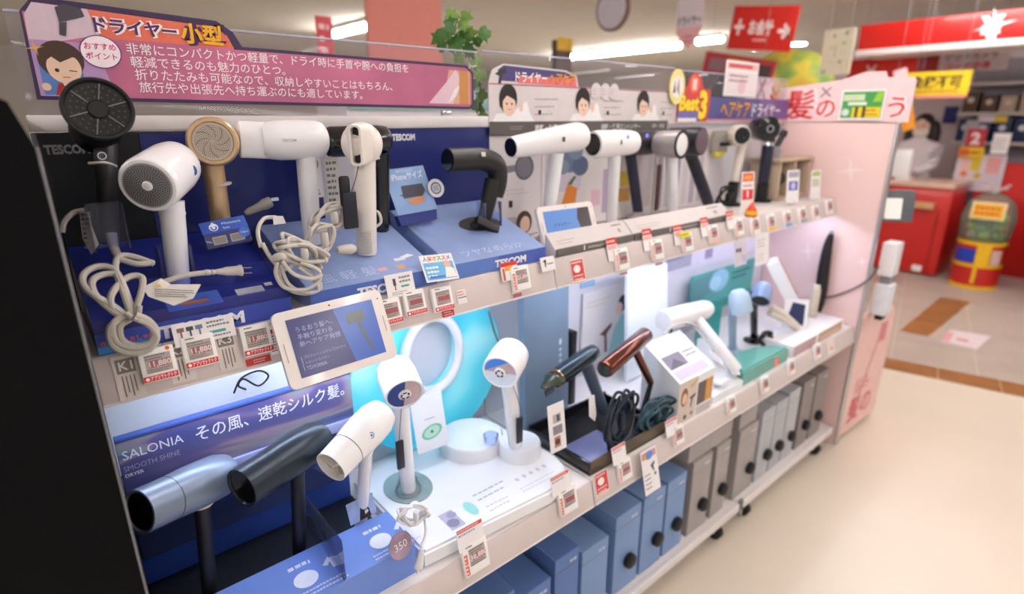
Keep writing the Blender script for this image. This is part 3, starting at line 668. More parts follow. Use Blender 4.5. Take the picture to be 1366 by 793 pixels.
# folded info strip hanging behind it
fr = frame(oy(413, 265, 1.16), (1, 0, .02), (0, 0, 1)); t = cardthing('hang_strip', 'narrow white strip with a coloured wheel hanging behind the level white dryer', 'card', fr, .032, .085, card_w, .001)
ik = Ink(fr); ik.disc(.015, .068, .0125, '#e07a6a'); ik.poly([(.015, .068), (.0275, .068), (.022, .079)], '#58b0c8'); ik.poly([(.015, .068), (.004, .062), (.009, .057)], '#7ab868'); ik.disc(.015, .068, .007, '#f4f2f4'); ik.rect(.012, .03, .016, .05, '#5a585c'); ik.lines(.004, .004, .028, .026, 3, '#9a989c', 2); ik.build(t)
# ---------- 5 slot-nozzle dryer
bot = onslope(489, 338); Ys = bot.y
t = dryer('hair_dryer', 'off-white upright dryer with a tall slot nozzle and black tag hanging', bot)
c = oy(483, 192, Ys)
bm = B(); ell(bm, c, .041, .034, .041, 32); obj('head', bm, warmw, t)
n = Vector((-.66, -.75, -.03)).normalized(); fr = faceframe(c + n * .022, n)
bm = B(); A = fr_pts(fr, rrect(-.026, -.038, .026, .038, .018)); D = fr_pts((fr[0] + n * .024, fr[1], fr[2], n), rrect(-.0115, -.0375, .0115, .0375, .008)); E_ = fr_pts((fr[0] + n * .024, fr[1], fr[2], n), rrect(-.0075, -.0335, .0075, .0335, .006)); F_ = fr_pts((fr[0] + n * .010, fr[1], fr[2], n), rrect(-.0075, -.0335, .0075, .0335, .006))
rg = [[bm.verts.new(p) for p in P_] for P_ in (A, D, E_, F_)]
for a_, b_ in zip(rg, rg[1:]):
    for k in range(len(a_)): bm.faces.new((a_[k], a_[(k + 1) % len(a_)], b_[(k + 1) % len(a_)], b_[k]))
nz = obj('slot_nozzle', bm, warmw, t)
bm = B(); slab(bm, (fr[0] + n * .010, fr[1], fr[2], n), rrect(-.0076, -.0337, .0076, .0337, .006), -.001, .0005); obj('slot', bm, black, nz, sm=False)
handle(t, oy(486, 215, Ys), bot + Vector((0, 0, -.004)), .022, .0205, warmw)
q = oy(478, 305, Ys - .0195); fr = faceframe(bot + Vector((-.008, -.0198, .028)), (-.25, -1, 0)); ik = Ink(fr, .0015)
for i in range(9):
    for j in range(16): ik.rect(-.011 + i * .0024, -.024 + j * .0029, -.0098 + i * .0024, -.0226 + j * .0029, '#8d857c'); ik.n -= 1
ik.build(t, 'intake_grid')['kind'] = 'stuff'
bm = B(); q = oy(467, 281, Ys - .035); box(bm, q + Vector((-.014, -.004, -.035)), q + Vector((.014, .004, .035)), .002); obj('hanging_tag', bm, mat('tag_navy_black', '#1c1d2c', .35), t)
bm = B(); q = oy(460, 255, Ys - .03); box(bm, q + Vector((-.010, -.003, -.03)), q + Vector((.010, .003, .028)), .005); obj('tag_clip', bm, black, t)
cord(t, [(478, 222), (474, 240), (468, 258)], Ys - .03, .0008, cordb, 'tag_string')
cord(t, [(496, 280, Ys + .02), (505, 284, Ys), (508, 297, Ys - .01), (497, 305, Ys - .01)], 0, .003, cordw, 'cord')
# ---------- 6 black dryer behind it
bot = onslope(508, 312); Yk = bot.y + .02
t = dryer('hair_dryer', 'black upright dryer half hidden behind the off-white slot-nozzle dryer', bot)
body(t, oy(436, 190, Yk + .02), oy(519, 186, Yk), [(0, .0), (0, .028), (.05, .031), (.8, .031), (.95, .028), (1, .02), (1, 0)], gblack, caps=False)
handle(t, oy(507, 205, Yk), Vector((bot.x + .01, Yk, bot.z - .002)), .021, .019, gblack)
fr = frame(oy(438, 275, Yk + .01), (1, 0, 0), (0, 0, 1)); bm = B(); slab(bm, fr, [(0, 0), (.03, 0), (.03, .1), (0, .1)], -.001, 0); lb = obj('hang_label', bm, mat('grey_label', '#c8c5c0', .6), t, sm=False); Ink(fr).lines(.003, .006, .027, .094, 7, '#6c6a6a', 4).build(lb)
bm = B(); lathe(bm, oy(494, 212, Yk - .022), oy(506, 211, Yk - .022), [(0, .003), (1, .003)], 10); lathe(bm, oy(494, 222, Yk - .022), oy(500, 222, Yk - .022), [(0, .004), (1, .004)], 10); obj('switch', bm, white, t)

# ---------- cord bundles on stand 2
def bundle(name, label, cpx, Y, sx, sz, r, n, mt, seed, ang=0., tie=True, parent=None):
    rg = random.Random(seed); c = oy(*cpx, Y)
    t = parent or empty(name, c, label, 'cord')
    for k in range(n):
        ph = rg.uniform(0, 6.28); a = sx * rg.uniform(.75, 1.1); b = sz * rg.uniform(.7, 1.1); dx = rg.uniform(-.12, .12) * sx; dz = rg.uniform(-.15, .15) * sz; tl = R(ang) + rg.uniform(-.3, .3); pts = []
        for s in range(9):
            q = 2 * pi * s / 9; x = a * cos(q); z = b * sin(q) * (1 - .35 * abs(cos(q)))
            pts.append(c + Vector((dx + x * cos(tl) - z * sin(tl), -.012 + rg.uniform(-.01, .012) - .002 * k, dz + x * sin(tl) + z * cos(tl))))
        bm = B(); tube(bm, pts, r, 8, closed=True); obj('cord_loop', bm, mt, t)
    if tie:
        bm = B(); lathe(bm, c + Vector((0, -.028, -.5 * sz)) , c + Vector((0, -.028, .5 * sz)), [(0, r * 2.2), (.2, r * 2.8), (.8, r * 2.8), (1, r * 2.2)], 12, sy=.7); obj('cord_tie', bm, mt, t)
    return t
t = bundle('cord_bundle', 'grey-white cord bundle hanging over the front of the middle blue stand', (398, 335), .985, .046, .018, .0033, 6, cordw, 3, -35)
cord(t, [(348, 330, 1.0), (344, 308, 1.02), (352, 292, 1.04), (368, 290, 1.05)], 0, .0036, cordw); cord(t, [(350, 325, .99), (362, 345, .975), (378, 360, .97), (395, 350, .97)], 0, .0036, cordw)
for k, L in enumerate((((372, 345), (374, 372), (388, 388), (412, 392), (428, 384), (418, 368), (396, 352), (380, 346)), ((374, 352), (384, 378), (404, 390), (424, 388), (420, 374), (398, 356)), ((370, 350), (368, 366), (380, 384), (408, 386), (426, 374), (424, 360), (400, 350)), ((376, 348), (392, 366), (416, 372), (430, 366)))): cord(t, L, .964 - .004 * k, .0034, cordw)
bm = B(); tube(bm, [oy(366, 346, .965), oy(374, 342, .955), oy(382, 346, .965)], .007, 10); obj('cord_tie', bm, cordw, t)
f = frame(oy(365, 300, 1.045), (1, 0, .0), (.1, 0, 1)); bm = B(); slab(bm, f, [(0, 0), (.022, 0), (.018, .014), (0, .016)], 0, .0006); obj('cord_label', bm, card_w, t, sm=False)
t = bundle('cord_bundle', 'grey-white cord bundle lying between the level and the slot-nozzle dryer', (438, 288), 1.06, .045, .022, .0036, 5, cordw, 8, 25)
t = bundle('cord_bundle', 'small cord coil with plug lying at the foot of the level white dryer', (425, 316), 1.02, .034, .026, .0033, 3, cordw, 12, 50)
a, b = oy(450, 334, 1.0), oy(474, 332, 1.0); bm = B(); lathe(bm, a, b, [(0, .006), (.3, .009), (.8, .010), (1, .006)], 14); obj('plug', bm, cordw, t)
t = empty('plug', oy(355, 272, 1.13), 'grey plug standing behind the Moisture ion box', 'plug')
a, b = oy(327, 285, 1.12), oy(361, 269, 1.12); bm = B(); lathe(bm, a, b, [(0, .004), (.15, .007), (.6, .0085), (.75, .011), (1, .010)], 16); obj('plug_body', bm, mat('dim_plug', '#8f8d8a', .5), t)
for s in (-1, 1):
    bm = B(); box(bm, b + Vector((0, s * .004 - .0006, .001)), b + Vector((.014, s * .004 + .0006, .007))); obj('pin', bm, chrome, t, sm=False)

# ---------- 7 black folding dryer
bot = onslope(642, 302); Yf = bot.y
t = dryer('hair_dryer', 'matt black folding dryer on the right blue stand, bent like an elbow', bot)
mb = mat('matt_black', '#1f1e1e', .45, vary=.08)
bm = B(); tube(bm, [oy(597, 214, Yf), oy(625, 213, Yf), oy(645, 213, Yf), oy(661, 222, Yf), oy(664, 242, Yf), oy(660, 262, Yf)], lambda s: .0265 if s < .55 else .0265 - (s - .55) * .014, 28, sm=8); obj('body', bm, mb, t)
bm = B(); a = oy(597, 214, Yf); lathe(bm, a + Vector((-.001, 0, 0)), a + Vector((-.0025, 0, 0)), [(0, .0225), (1, .0225)], 28); obj('mouth', bm, gblack, t)
handle(t, oy(658, 240, Yf), oy(645, 298, Yf), .021, .0165, mb)
ik = Ink(faceframe(oy(645, 206, Yf - .028), (0, -1, .15))); ik.rect(-.006, -.005, .006, .005, '#d8d4d0'); ik.lines(-.004, -.003, .004, .003, 2, '#777', 3) if False else None; ik.build(t, 'sticker')
bm = B(); q = oy(648, 300, Yf - .025); f = frame(q, (1, -.2, -.55), (0, .4, 1)); fbox(bm, f, -.03, -.010, -.010, .035, .010, .010, .002); obj('security_tag', bm, black, t)
bm = B(); ell(bm, oy(634, 300, Yf - .015), .014, .010, .009, 14); obj('tag_knob', bm, black, t)
acrylic_clip(t, bot + Vector((.016, -.012, 0)), .048, .06, .035)

# ---------- popup card with a phone picture and round badge
fr = frame(oy(531, 288, 1.13), (1.0, 0, .05), (0, .28, 1)); fr = (fr[0], fr[1] * 1.2, fr[2] * 1.18, fr[3]); t = empty('popup_card', fr[0], 'pale blue popup card picturing a dryer beside a phone, round badge attached', 'card')
bm = B(); slab(bm, fr, [(0, 0), (.088, 0), (.078, .088), (-.01, .088)], -.001, 0); obj('card', bm, mat('popup_blue', '#8fb0e0', .5, vary=.08, scale=20), t, sm=False)
bm = B(); slab(bm, (fr[0] + fr[3] * .0, fr[1], fr[2], fr[3]), [(.004, -.02), (.084, -.02), (.088, 0), (0, 0)], -.02, -.004); obj('card_foot', bm, hue('#2c3a86'), t, sm=False)
ik = Ink(fr); ik.text(.038, .066, .016, 'iPhoneサイズ', '#eef4fc', 'C', .01, fit=.068); ik.text(.034, .08, .006, '折りたたむと', '#eef4fc', 'C'); ik.poly([(.02, .03), (.062, .03), (.07, .04), (.066, .054), (.02, .054)], '#4a4c58'); ik.poly([(.012, .036), (.03, .04), (.03, .033)], '#4a4c58'); ik.poly([(.024, .026), (.05, .03), (.068, .028), (.06, .018), (.04, .014)], '#d8946c'); ik.build(t)
c = fr[0] + fr[1] * .092 + fr[2] * .04 + fr[3] * .004; bm = B(); lathe(bm, c, c + fr[3] * .002, [(0, .021), (1, .021)], 32); bd = obj('badge', bm, hue('#39405a'), t)
ik = Ink((c + fr[3] * .002, fr[1], fr[2], fr[3])); ik.disc(0, 0, .0185, '#e6e8ee'); ik.disc(0, 0, .012, '#565c72'); ik.disc(0, 0, .0095, '#c8ccd8'); ik.lines(-.006, -.005, .006, .005, 3, '#4a5068', 4, .4, .1); ik.build(bd)
# ================================================================== upper shelf, middle and far bays
posterm = mat('poster_paper', '#e2dcdc', .55, vary=.02, scale=5)
def poster(label, px0, px1, zb, zt, Y, draw, mt=posterm, name='poster_board'):
    x0, x1 = oy(*px0, Y).x, oy(*px1, Y).x
    fr = frame((x0, Y, zb), (1, 0, 0), (0, 0, 1)); t = cardthing(name, label, 'poster', fr, x1 - x0, zt - zb, mt, .004)
    ik = Ink(fr); draw(ik, x1 - x0, zt - zb); ik.build(t); return t
def dA(k, w, h):
    k.poly([(.0, h * .62), (w * .55, h * .66), (w * .55, h * .72), (0, h * .7)], '#8a8890'); k.disc(w * .66, h * .69, .036, '#6c6a74'); k.disc(w * .66, h * .69, .028, '#82808a')
    k.lines(w * .3, h * .42, w * .8, h * .5, 2, '#c4bcc0', 2, .2); k.rect(w * .36, h * .3, w * .43, h * .37, '#2c2a2e')
    k.disc(w * .66, h * .13, .034, '#4a3a34', .9); k.disc(w * .68, h * .11, .024, '#e6c4b0', .8); k.rect(w * .25, h * .02, w * .5, h * .2, '#c0b4b8')
poster('white poster board picturing a round grey brush beside the navy board', (652, 230), (722, 230), 1.17, 1.452, 1.228, dA)
def dB(k, w, h):
    k.poly([(w * .02, h * .4), (w * .3, h * .4), (w * .34, h * .95), (w * .02, h * .95)], '#cfc8d6')
    for a, b, r, c in ((.22, .72, .035, '#6c7c96'), (.3, .66, .03, '#5a6a86'), (.26, .82, .026, '#7c8ca4'), (.16, .66, .022, '#8494aa')): k.disc(w * a, h * b, r, c, 1.2)
    k.poly([(w * .2, h * .48), (w * .25, h * .56), (w * .27, h * .55), (w * .23, h * .46)], '#4a6a4a')
    k.poly([(w * .14, h * .2), (w * .2, h * .48), (w * .28, h * .42), (w * .26, h * .16)], '#dd8434'); k.rect(w * .5, h * .1, w * .6, h * .6, '#b8a8c8')
    k.rect(w * .66, h * .38, w * .78, h * .56, '#e8c64a'); k.rect(w * .64, h * .2, w * .76, h * .36, '#d8a45c'); k.rect(w * .8, h * .1, w * .98, h * .9, '#cfc6c8'); k.rect(w * .4, h * .2, w * .48, h * .38, '#e0b8c8')
poster('pale poster board with blue-grey flowers and an orange blob behind white dryers', (723, 230), (872, 230), 1.17, 1.452, 1.228, dB)
def dC(k, w, h):
    for i in range(6): k.rect(w * (.04 + .15 * i), h * .05, w * (.13 + .15 * i), h * .8, ('#a8a0b4', '#c8c0cc', '#8c86a0', '#d6ced6', '#b4acbe', '#c0b8c4')[i])
    k.rect(w * .02, h * .02, w * .1, h * .6, '#5c3a34')
poster('grey-violet striped board behind the silver dryer with white end', (874, 230), (945, 230), 1.17, 1.452, 1.228, dC)

def riser(x0, x1, label, seed):
    t = empty('display_riser', ((x0 + x1) / 2, 1.0, SH_UP), label, 'riser', 'grey-white risers')
    bm = B(); hexa(bm, [(x0, .972, SH_UP), (x1, .972, SH_UP), (x1, 1.01, SH_UP), (x0, 1.01, SH_UP), (x0, .972, 1.185), (x1, .972, 1.185), (x1, 1.01, 1.222), (x0, 1.01, 1.222)]); obj('body', bm, mat('riser_white', '#d6cfce', .45, vary=.02), t, sm=False)
    bm = B(); box(bm, (x0 + .001, .9665, SH_UP + .0005), (x1 - .001, .9715, 1.188), .001); obj('front_band', bm, mat('band_grey', '#6a6563', .45), t)
    f = frame((x0, .972, 1.185), (1, 0, 0), (0, .038, .037)); ik = Ink(f); w = x1 - x0
    ik.lines(w * .06, .012, w * .3, .03, 2, '#b4acac', seed, .3); ik.lines(w * .8, .036, w * .93, .046, 1, '#7c7678', seed + 1, .5, .1); ik.rect(w * .85, .016, w * .88, .028, '#9a9294'); ik.build(t)
    f = frame((x0, .9665, SH_UP), (1, 0, 0), (0, 0, 1)); ik = Ink(f); ik.lines(w * .38, .004, w * .75, .017, 1, '#b8b2b0', seed + 2, .4, .1); ik.rect(w * .32, .004, w * .335, .018, '#e8e4e2'); ik.build(t)
riser(.972, 1.275, 'grey-white riser with dark front band in front of the blue-screen tablet', 3)
riser(1.279, 1.80, 'long grey-white riser with dark front band, right of the tablet', 7)

# ---------- tablets
def tablet(label, fr, w, h, draw, bz=.014, name='tablet'):
    t = empty(name, fr[0], label, 'tablet', 'white tablets')
    bm = B(); slab(bm, fr, rrect(0, 0, w, h, .012, 6), -.011, 0); bmesh.ops.bevel(bm, geom=[e for e in bm.edges if e.calc_face_angle(0) > 1], offset=.002, segments=2, affect='EDGES'); obj('case', bm, mat('tablet_shell', '#f1eae7', .3, vary=.01, coat=.3), t)
    bm = B(); slab(bm, fr, [(bz * 1.35, bz), (w - bz * 1.35, bz), (w - bz * 1.35, h - bz), (bz * 1.35, h - bz)], 0, .0004); sc = obj('screen', bm, mat('tablet_screen', '#46529a', .15, emit=.12, vary=.0), t, sm=False)
    ik = Ink(fr, .0007); draw(ik, w, h, bz); ik.build(sc)
    ik = Ink(fr, .0006); ik.disc(w * .5, h - bz * .5, .0016, '#3a3638'); ik.disc(w - bz * .6, h - bz * 1.1, .0014, '#3a3638'); ik.rect(bz * .45, h * .35, bz * .55, h * .6, '#b0a6a2'); ik.rect(w - bz * .6, h * .4, w - bz * .5, h * .62, '#b0a6a2'); ik.build(t, 'camera_and_speaker')
    bm = B(); fbox(bm, fr, w * .4, h * .1, -.03, w * .6, h * .2, -.011, .002); obj('stand_clip', bm, grey, t)
    return t
def glow(n, c, e=.35): return mat('screen_' + n, c, .2, emit=e, vary=0)
def dT1(k, w, h, b):
    x0, x1 = b * 1.35, w - b * 1.35
    k.poly([(x0, b), (w * .6, b), (w * .52, h - b), (x0, h - b)], glow('violet', '#3e4178', .12)); k.poly([(w * .6, b), (x1, b), (x1, h - b), (w * .52, h - b)], glow('blue', '#4668bc', .15))
    g = glow('text', '#9aa0d2', .2)
    for i, s in enumerate(('うるおう髪へ、', '手触り変わる', '新ヘアケア発想')): k.text(x0 + .012, h * .7 - i * .0125, .0105, s, g)
    k.rect(x0 + .008, h * .2, x0 + .009, h * .38, g)
    for i, (s, z) in enumerate((('プロフェッショナルプロテクト', .0055), ('イオンドライヤー', .0055), ('TDX300A', .0085))): k.text(x0 + .0125, h * .35 - i * .0098, z, s, g)
    k.poly([(w * .62, h * .62), (w * .79, h * .64), (w * .79, h * .78), (w * .615, h * .78)], glow('dryer', '#5a6468', .2)); k.poly([(w * .7, h * .64), (w * .735, h * .64), (w * .79, h * .2), (w * .765, h * .2)], glow('dryer', '#5a6468', .2))
c = oy(451, 450, .905); V = Vector((0, .42, 1)); U = Vector((1, .0, .03))
tablet('white tablet hung on the price rail, screen showing a dark dryer', frame_at(c, U, V, .2, .132), .2, .132, dT1, .0155)
def dT2(k, w, h, b):
    x0, x1 = b * 1.35, w - b * 1.35
    k.rect(x0, b, x1, h - b, glow('sky', '#5f86c4', .4)); k.poly([(w * .62, b), (w * .7, h * .3), (w * .66, h * .6), (w * .7, h - b), (x1, h - b), (x1, b)], glow('dark', '#4a4248', .2)); k.text(x0 + .03, h * .45, .012, 'ドライヤー', glow('ink', '#2c4478', .1))
fr = frame(oy(739, 345, 1.06), (1, 0, 0), (0, .45, 1)); fr = (fr[0] , *fr[1:])
tablet('white tablet with blue screen leaning behind the grey-white riser', frame_at(oy(759, 298, 1.045), (1, -.06, .0), (-.12, .40, 1), .2, .105), .2, .105, dT2, .014)

# ---------- dryers on the middle bay
def std(label, p0, p1, prof, mt, htop, hbot, r0, r1, hm=None, extra=None):
    t = dryer('hair_dryer', label, Vector((hbot.x, hbot.y, SH_UP)), 'dryers on the middle bay')
    body(t, p0, p1, prof, mt, caps=False); handle(t, htop, hbot, r0, r1, hm or mt); 
    bm = B(); b = Vector((hbot.x, hbot.y, SH_UP)); lathe(bm, b, b + Vector((0, 0, max(.012, hbot.z - SH_UP + .004))), [(0, .035), (.5, .034), (.7, .022), (1, .020), (1, 0)], 24); obj('holder', bm, mat('holder_grey', '#b4aeb2', .4), t)
    return t
bright = mat('bright_white_plastic', '#f0f0f3', .25, vary=.01, coat=.3)
Y = 1.11
p0, p1 = oy(681, 197, Y), oy(778, 181, Y)
h1 = oy(729, 285, Y); t = std('big white tapered dryer with a black mouth, beside the portrait strip', p0, p1, [(.02, 0), (.02, .021), (0, .023), (0, .026), (.3, .031), (.7, .0365), (.9, .0385), (.97, .034), (1, .02), (1, 0)], bright, oy(742, 205, Y), Vector((h1.x, Y, 1.19)), .021, .017)
ax = (p1 - p0).normalized(); bm = B(); lathe(bm, p0 - ax * .0005, p0 + ax * .002, [(0, 0), (0, .0225), (1, .0225)], 28, caps=False); obj('mouth', bm, gblack, t)
ik = Ink(faceframe(oy(752, 186, Y - .042), (-.1, -1, 0))); ik.rect(-.005, -.006, .005, .006, '#55524e'); ik.build(t, 'badge')
p0, p1 = oy(790, 193, Y), oy(845, 190, Y); h1 = oy(816, 285, Y)
t = std('white barrel dryer with a wide dark mouth, second white one from the left', p0, p1, [(.04, 0), (.04, .029), (0, .031), (0, .036), (.1, .0385), (.6, .0385), (.85, .037), (.97, .033), (1, .024), (1, 0)], bright, oy(820, 207, Y), Vector((h1.x, Y, 1.19)), .019, .016)
bm = B(); lathe(bm, p0 + Vector((.002, 0, 0)), p0 + Vector((.006, 0, 0)), [(0, 0), (0, .030), (1, .030)], 28, caps=False); obj('mouth', bm, gblack, t)
ik = Ink(faceframe(oy(829, 190, Y - .041), (0, -1, 0))); ik.rect(-.0035, -.006, .0035, .006, '#44424a'); ik.disc(.028, .014, .006, '#9aa0f0'); ik.build(t, 'badge')
Yb = 1.182; p0, p1 = oy(830, 192, Yb), oy(876, 190, Yb); h1 = oy(852, 275, Yb)
t = std('black dryer with a violet light, half hidden behind the white barrel dryer', p0, p1, [(0, 0), (0, .034), (.1, .038), (.7, .039), (.92, .036), (1, .026), (1, 0)], mat('charcoal_plastic', '#28262b', .4), oy(841, 207, Yb), Vector((h1.x, Yb, 1.19)), .018, .017, mat('navy_handle', '#23243a', .4))
bm = B(); q = oy(863, 181, Yb - .042); lathe(bm, q, q + Vector((0, -.002, 0)), [(0, .006), (1, .005)], 14); obj('lamp', bm, mat('violet_led', '#6a66e8', .3, emit=2., vary=0), t)
a = Vector((.06, -1, 0)).normalized(); silver = mat('silver_plastic', '#b0abac', .3, .3, vary=.03)
q = oy(909, 193, 1.05); h1 = oy(897, 280, 1.12)
t = std('silver-grey dryer ending in a glossy white disc with dark rim', q - a * .085, q, [(0, 0), (0, .036), (.15, .041), (.9, .043), (1, .043), (1, 0)], silver, oy(896, 208, 1.12), Vector((h1.x, 1.12, 1.19)), .021, .019, white)
bm = B(); ring(bm, q, a, .035, .0435, .004); obj('rim', bm, black, t)
bm = B(); lathe(bm, q, q + a * .004, [(0, .035), (.6, .034), (1, .028), (1, 0)], 32, caps=False); obj('end_disc', bm, bright, t)
q = oy(936, 189, 1.05); h1 = oy(940, 275, 1.12); nv = mat('ink_navy_plastic', '#1d2030', .35, vary=.05)
t = std('ink-navy dryer with a mauve round end, right of the silver dryer', q - a * .13, q, [(0, 0), (0, .036), (.15, .043), (.9, .046), (1, .044), (1, 0)], nv, oy(922, 208, 1.11), Vector((h1.x, 1.10, 1.19)), .021, .021)
bm = B(); lathe(bm, q + a * .0005, q + a * .004, [(0, .039), (.6, .038), (1, .03), (1, 0)], 32, caps=False); obj('end_disc', bm, mat('mauve_plastic', '#64525e', .35), t)

# ---------- far bay: stick dryers, curl display, cards
a = Vector((-.55, -.83, 0)).normalized()
q = oy(990, 181, 1.12); t = dryer('hair_dryer', 'slim cream stick dryer with a small black round mouth near the far end', Vector((q.x, 1.12, SH_UP)))
cream = mat('cream_plastic', '#d9d0c6', .35, vary=.02)
body(t, q, q - a * .06, [(.0, 0), (0, .028), (0, .035), (.1, .038), (.8, .038), (1, .03), (1, 0)], cream, caps=False)
bm = B(); lathe(bm, q + a * .001, q + a * .004, [(0, .0), (0, .031), (1, .030), (1, .012), (.2, .01), (.2, 0)], 28, caps=False); obj('mouth', bm, gblack, t)
handle(t, oy(991, 190, 1.14), oy(979, 243, 1.14), .017, .016, cream)
bm = B(); b = oy(979, 243, 1.14); lathe(bm, Vector((b.x, b.y, SH_UP)), b, [(0, .035), (.1, .035), (.15, .02), (1, .02)], 20); obj('holder', bm, black, t)
q = oy(1027, 172, 1.10); t = dryer('hair_dryer', 'black round-headed dryer on a long navy handle, tallest near the far end', Vector((q.x, 1.1, SH_UP)))
body(t, q, q - a * .1, [(0, 0), (0, .036), (.04, .046), (.15, .049), (.8, .046), (1, .03), (1, 0)], gblack, caps=False)
bm = B(); ring(bm, q + a * .001, a, .010, .015, .004); obj('mouth_ring', bm, grey, t)
handle(t, oy(1026, 185, 1.12), oy(1018, 245, 1.12), .024, .022, mat('navy_handle', '#23243a', .4))
bm = B(); lathe(bm, oy(1024, 190, 1.12), oy(1023, 195, 1.12), [(0, .0255), (1, .0255)], 24); obj('chrome_collar', bm, chrome, t)
bm = B(); b = oy(1018, 245, 1.12); lathe(bm, Vector((b.x, b.y, SH_UP)), b, [(0, .04), (.1, .04), (.15, .024), (1, .024)], 20); obj('holder', bm, black, t)
# wire hanger with yellow tab
t = empty('blister_pack', oy(958, 205, 1.2), 'clear blister pack with a yellow tab hung on the back board', 'pack')
f = frame(oy(946, 205, 1.215), (1, 0, 0), (0, 0, 1)); bm = B(); fbox(bm, f, 0, 0, 0, .1, .085, .02, .006); obj('blister', bm, clear('blister_clear', '#d8d4cc', a=.35), t); bm = B(); fbox(bm, f, .015, -.012, .004, .075, .006, .022, .001); obj('tab', bm, hue('#e0d232'), t)
bm = B(); f2 = frame(oy(960, 195, 1.19), (1, 0, 0), (0, 0, 1)); fbox(bm, f2, 0, 0, 0, .06, .014, .02, .002); obj('peg', bm, black, t)
t = bundle('cord_bundle', 'tangled black cord between the ink-navy dryer and the red card', (962, 262), 1.12, .05, .03, .004, 4, cordb, 5, 20)
# small rack on the top of the beige box
bx = mat('beige_box', '#c6b198', .5, vary=.04)
x0, x1, zt = 2.36, 2.645, 1.325
t = empty('curl_display', (2.45, 1.14, SH_UP), 'open beige display box with two compartments near the end partition', 'display box')
for nm, A_, B_ in (('back_wall', (x0, 1.20, SH_UP), (x1, 1.21, zt)), ('side_wall', (x0, 1.08, SH_UP), (x0 + .012, 1.20, zt)), ('side_wall', (x1 - .012, 1.08, SH_UP), (x1, 1.20, zt)), ('divider', (2.495, 1.08, SH_UP), (2.507, 1.20, zt)), ('top_board', (x0 - .01, 1.075, zt), (x1 + .01, 1.215, zt + .012)), ('base_board', (x0, 1.08, SH_UP), (x1, 1.20, SH_UP + .01))):
    bm = B(); box(bm, A_, B_, .002); obj(nm, bm, bx, t)
for cx, lb in ((2.435, 'black hair roller in the left compartment of the beige box'), (2.575, 'black hair roller in the right compartment of the beige box')):
    t = empty('hair_roller', (cx, 1.13, SH_UP + .012), lb, 'roller', 'rollers'); bm = B(); lathe(bm, (cx - .035, 1.13, 1.25), (cx + .035, 1.13, 1.25), [(0, .022), (.05, .028), (.95, .028), (1, .022)], 20); obj('barrel', bm, black, t); bm = B(); lathe(bm, (cx, 1.13, SH_UP + .012), (cx, 1.13, 1.225), [(0, .02), (.1, .02), (.15, .008), (1, .008)], 12); obj('post', bm, grey, t)
t = empty('styling_iron', (2.41, 1.14, zt + .012), 'dark styling iron standing on the beige display box', 'iron'); bm = B(); lathe(bm, (2.42, 1.14, zt + .012), (2.42, 1.14, zt + .06), [(0, .025), (.6, .025), (1, .014)], 16); obj('dock', bm, mat('dock_grey', '#8f8a94', .4), t); bm = B(); lathe(bm, (2.42, 1.14, zt + .05), (2.46, 1.13, zt + .12), [(0, .012), (.7, .012), (.75, .016), (1, .014)], 14); obj('barrel', bm, black, t)

def standcard(label, px, Y, w, h, draw, name='shelf_card'):
    q = oy(*px, Y); fr = frame_at(q, (1, -.25, 0), (0, .12, 1), w, h); fr = (Vector((fr[0].x, fr[0].y, max(fr[0].z, SH_UP + .002))), *fr[1:]); t = cardthing(name, label, 'card', fr, w, h, card_w, .002); ik = Ink(fr); draw(ik, w, h); ik.build(t)
    bm = B(); b = fr[0] + fr[1] * w / 2; fbox(bm, (b, *fr[1:]), -.015, min(0, SH_UP + .003 - b.z) + .002, -.012, .015, .014, .004, .001); obj('clip_foot', bm, acryl, t)
standcard('tall red and white price card standing near the slim cream dryer', (997, 261), .985, .062, .15, lambda k, w, h: (k.rect(.005, h * .78, w - .005, h * .97, '#e0563c'), k.rect(.012, h * .82, w - .012, h * .92, '#f0a058'), k.rect(.005, h * .36, w - .005, h * .6, '#d83a40'), k.text(w / 2, h * .42, .03, '1', '#ffffff', 'C', .05), k.lines(.008, h * .64, w - .008, h * .74, 1, '#c88', 3)))
standcard('tall white card with violet-blue panel in front of the beige box', (1058, 249), .985, .07, .125, lambda k, w, h: (k.rect(.006, h * .78, w - .006, h * .95, '#a8a8b8'), k.rect(.01, h * .38, w - .01, h * .66, '#5a54b0'), k.text(w / 2, h * .44, .026, 'K', '#e8e8f8', 'C', .04) if False else k.disc(w / 2, h * .52, .014, '#c8c8f0')))
standcard('white card with pale green heading beside the pink partition', (1088, 247), 1.0, .062, .12, lambda k, w, h: (k.rect(.006, h * .8, w - .006, h * .96, '#a8c07c'), k.rect(.008, h * .45, w - .008, h * .72, '#c8d0b4')))

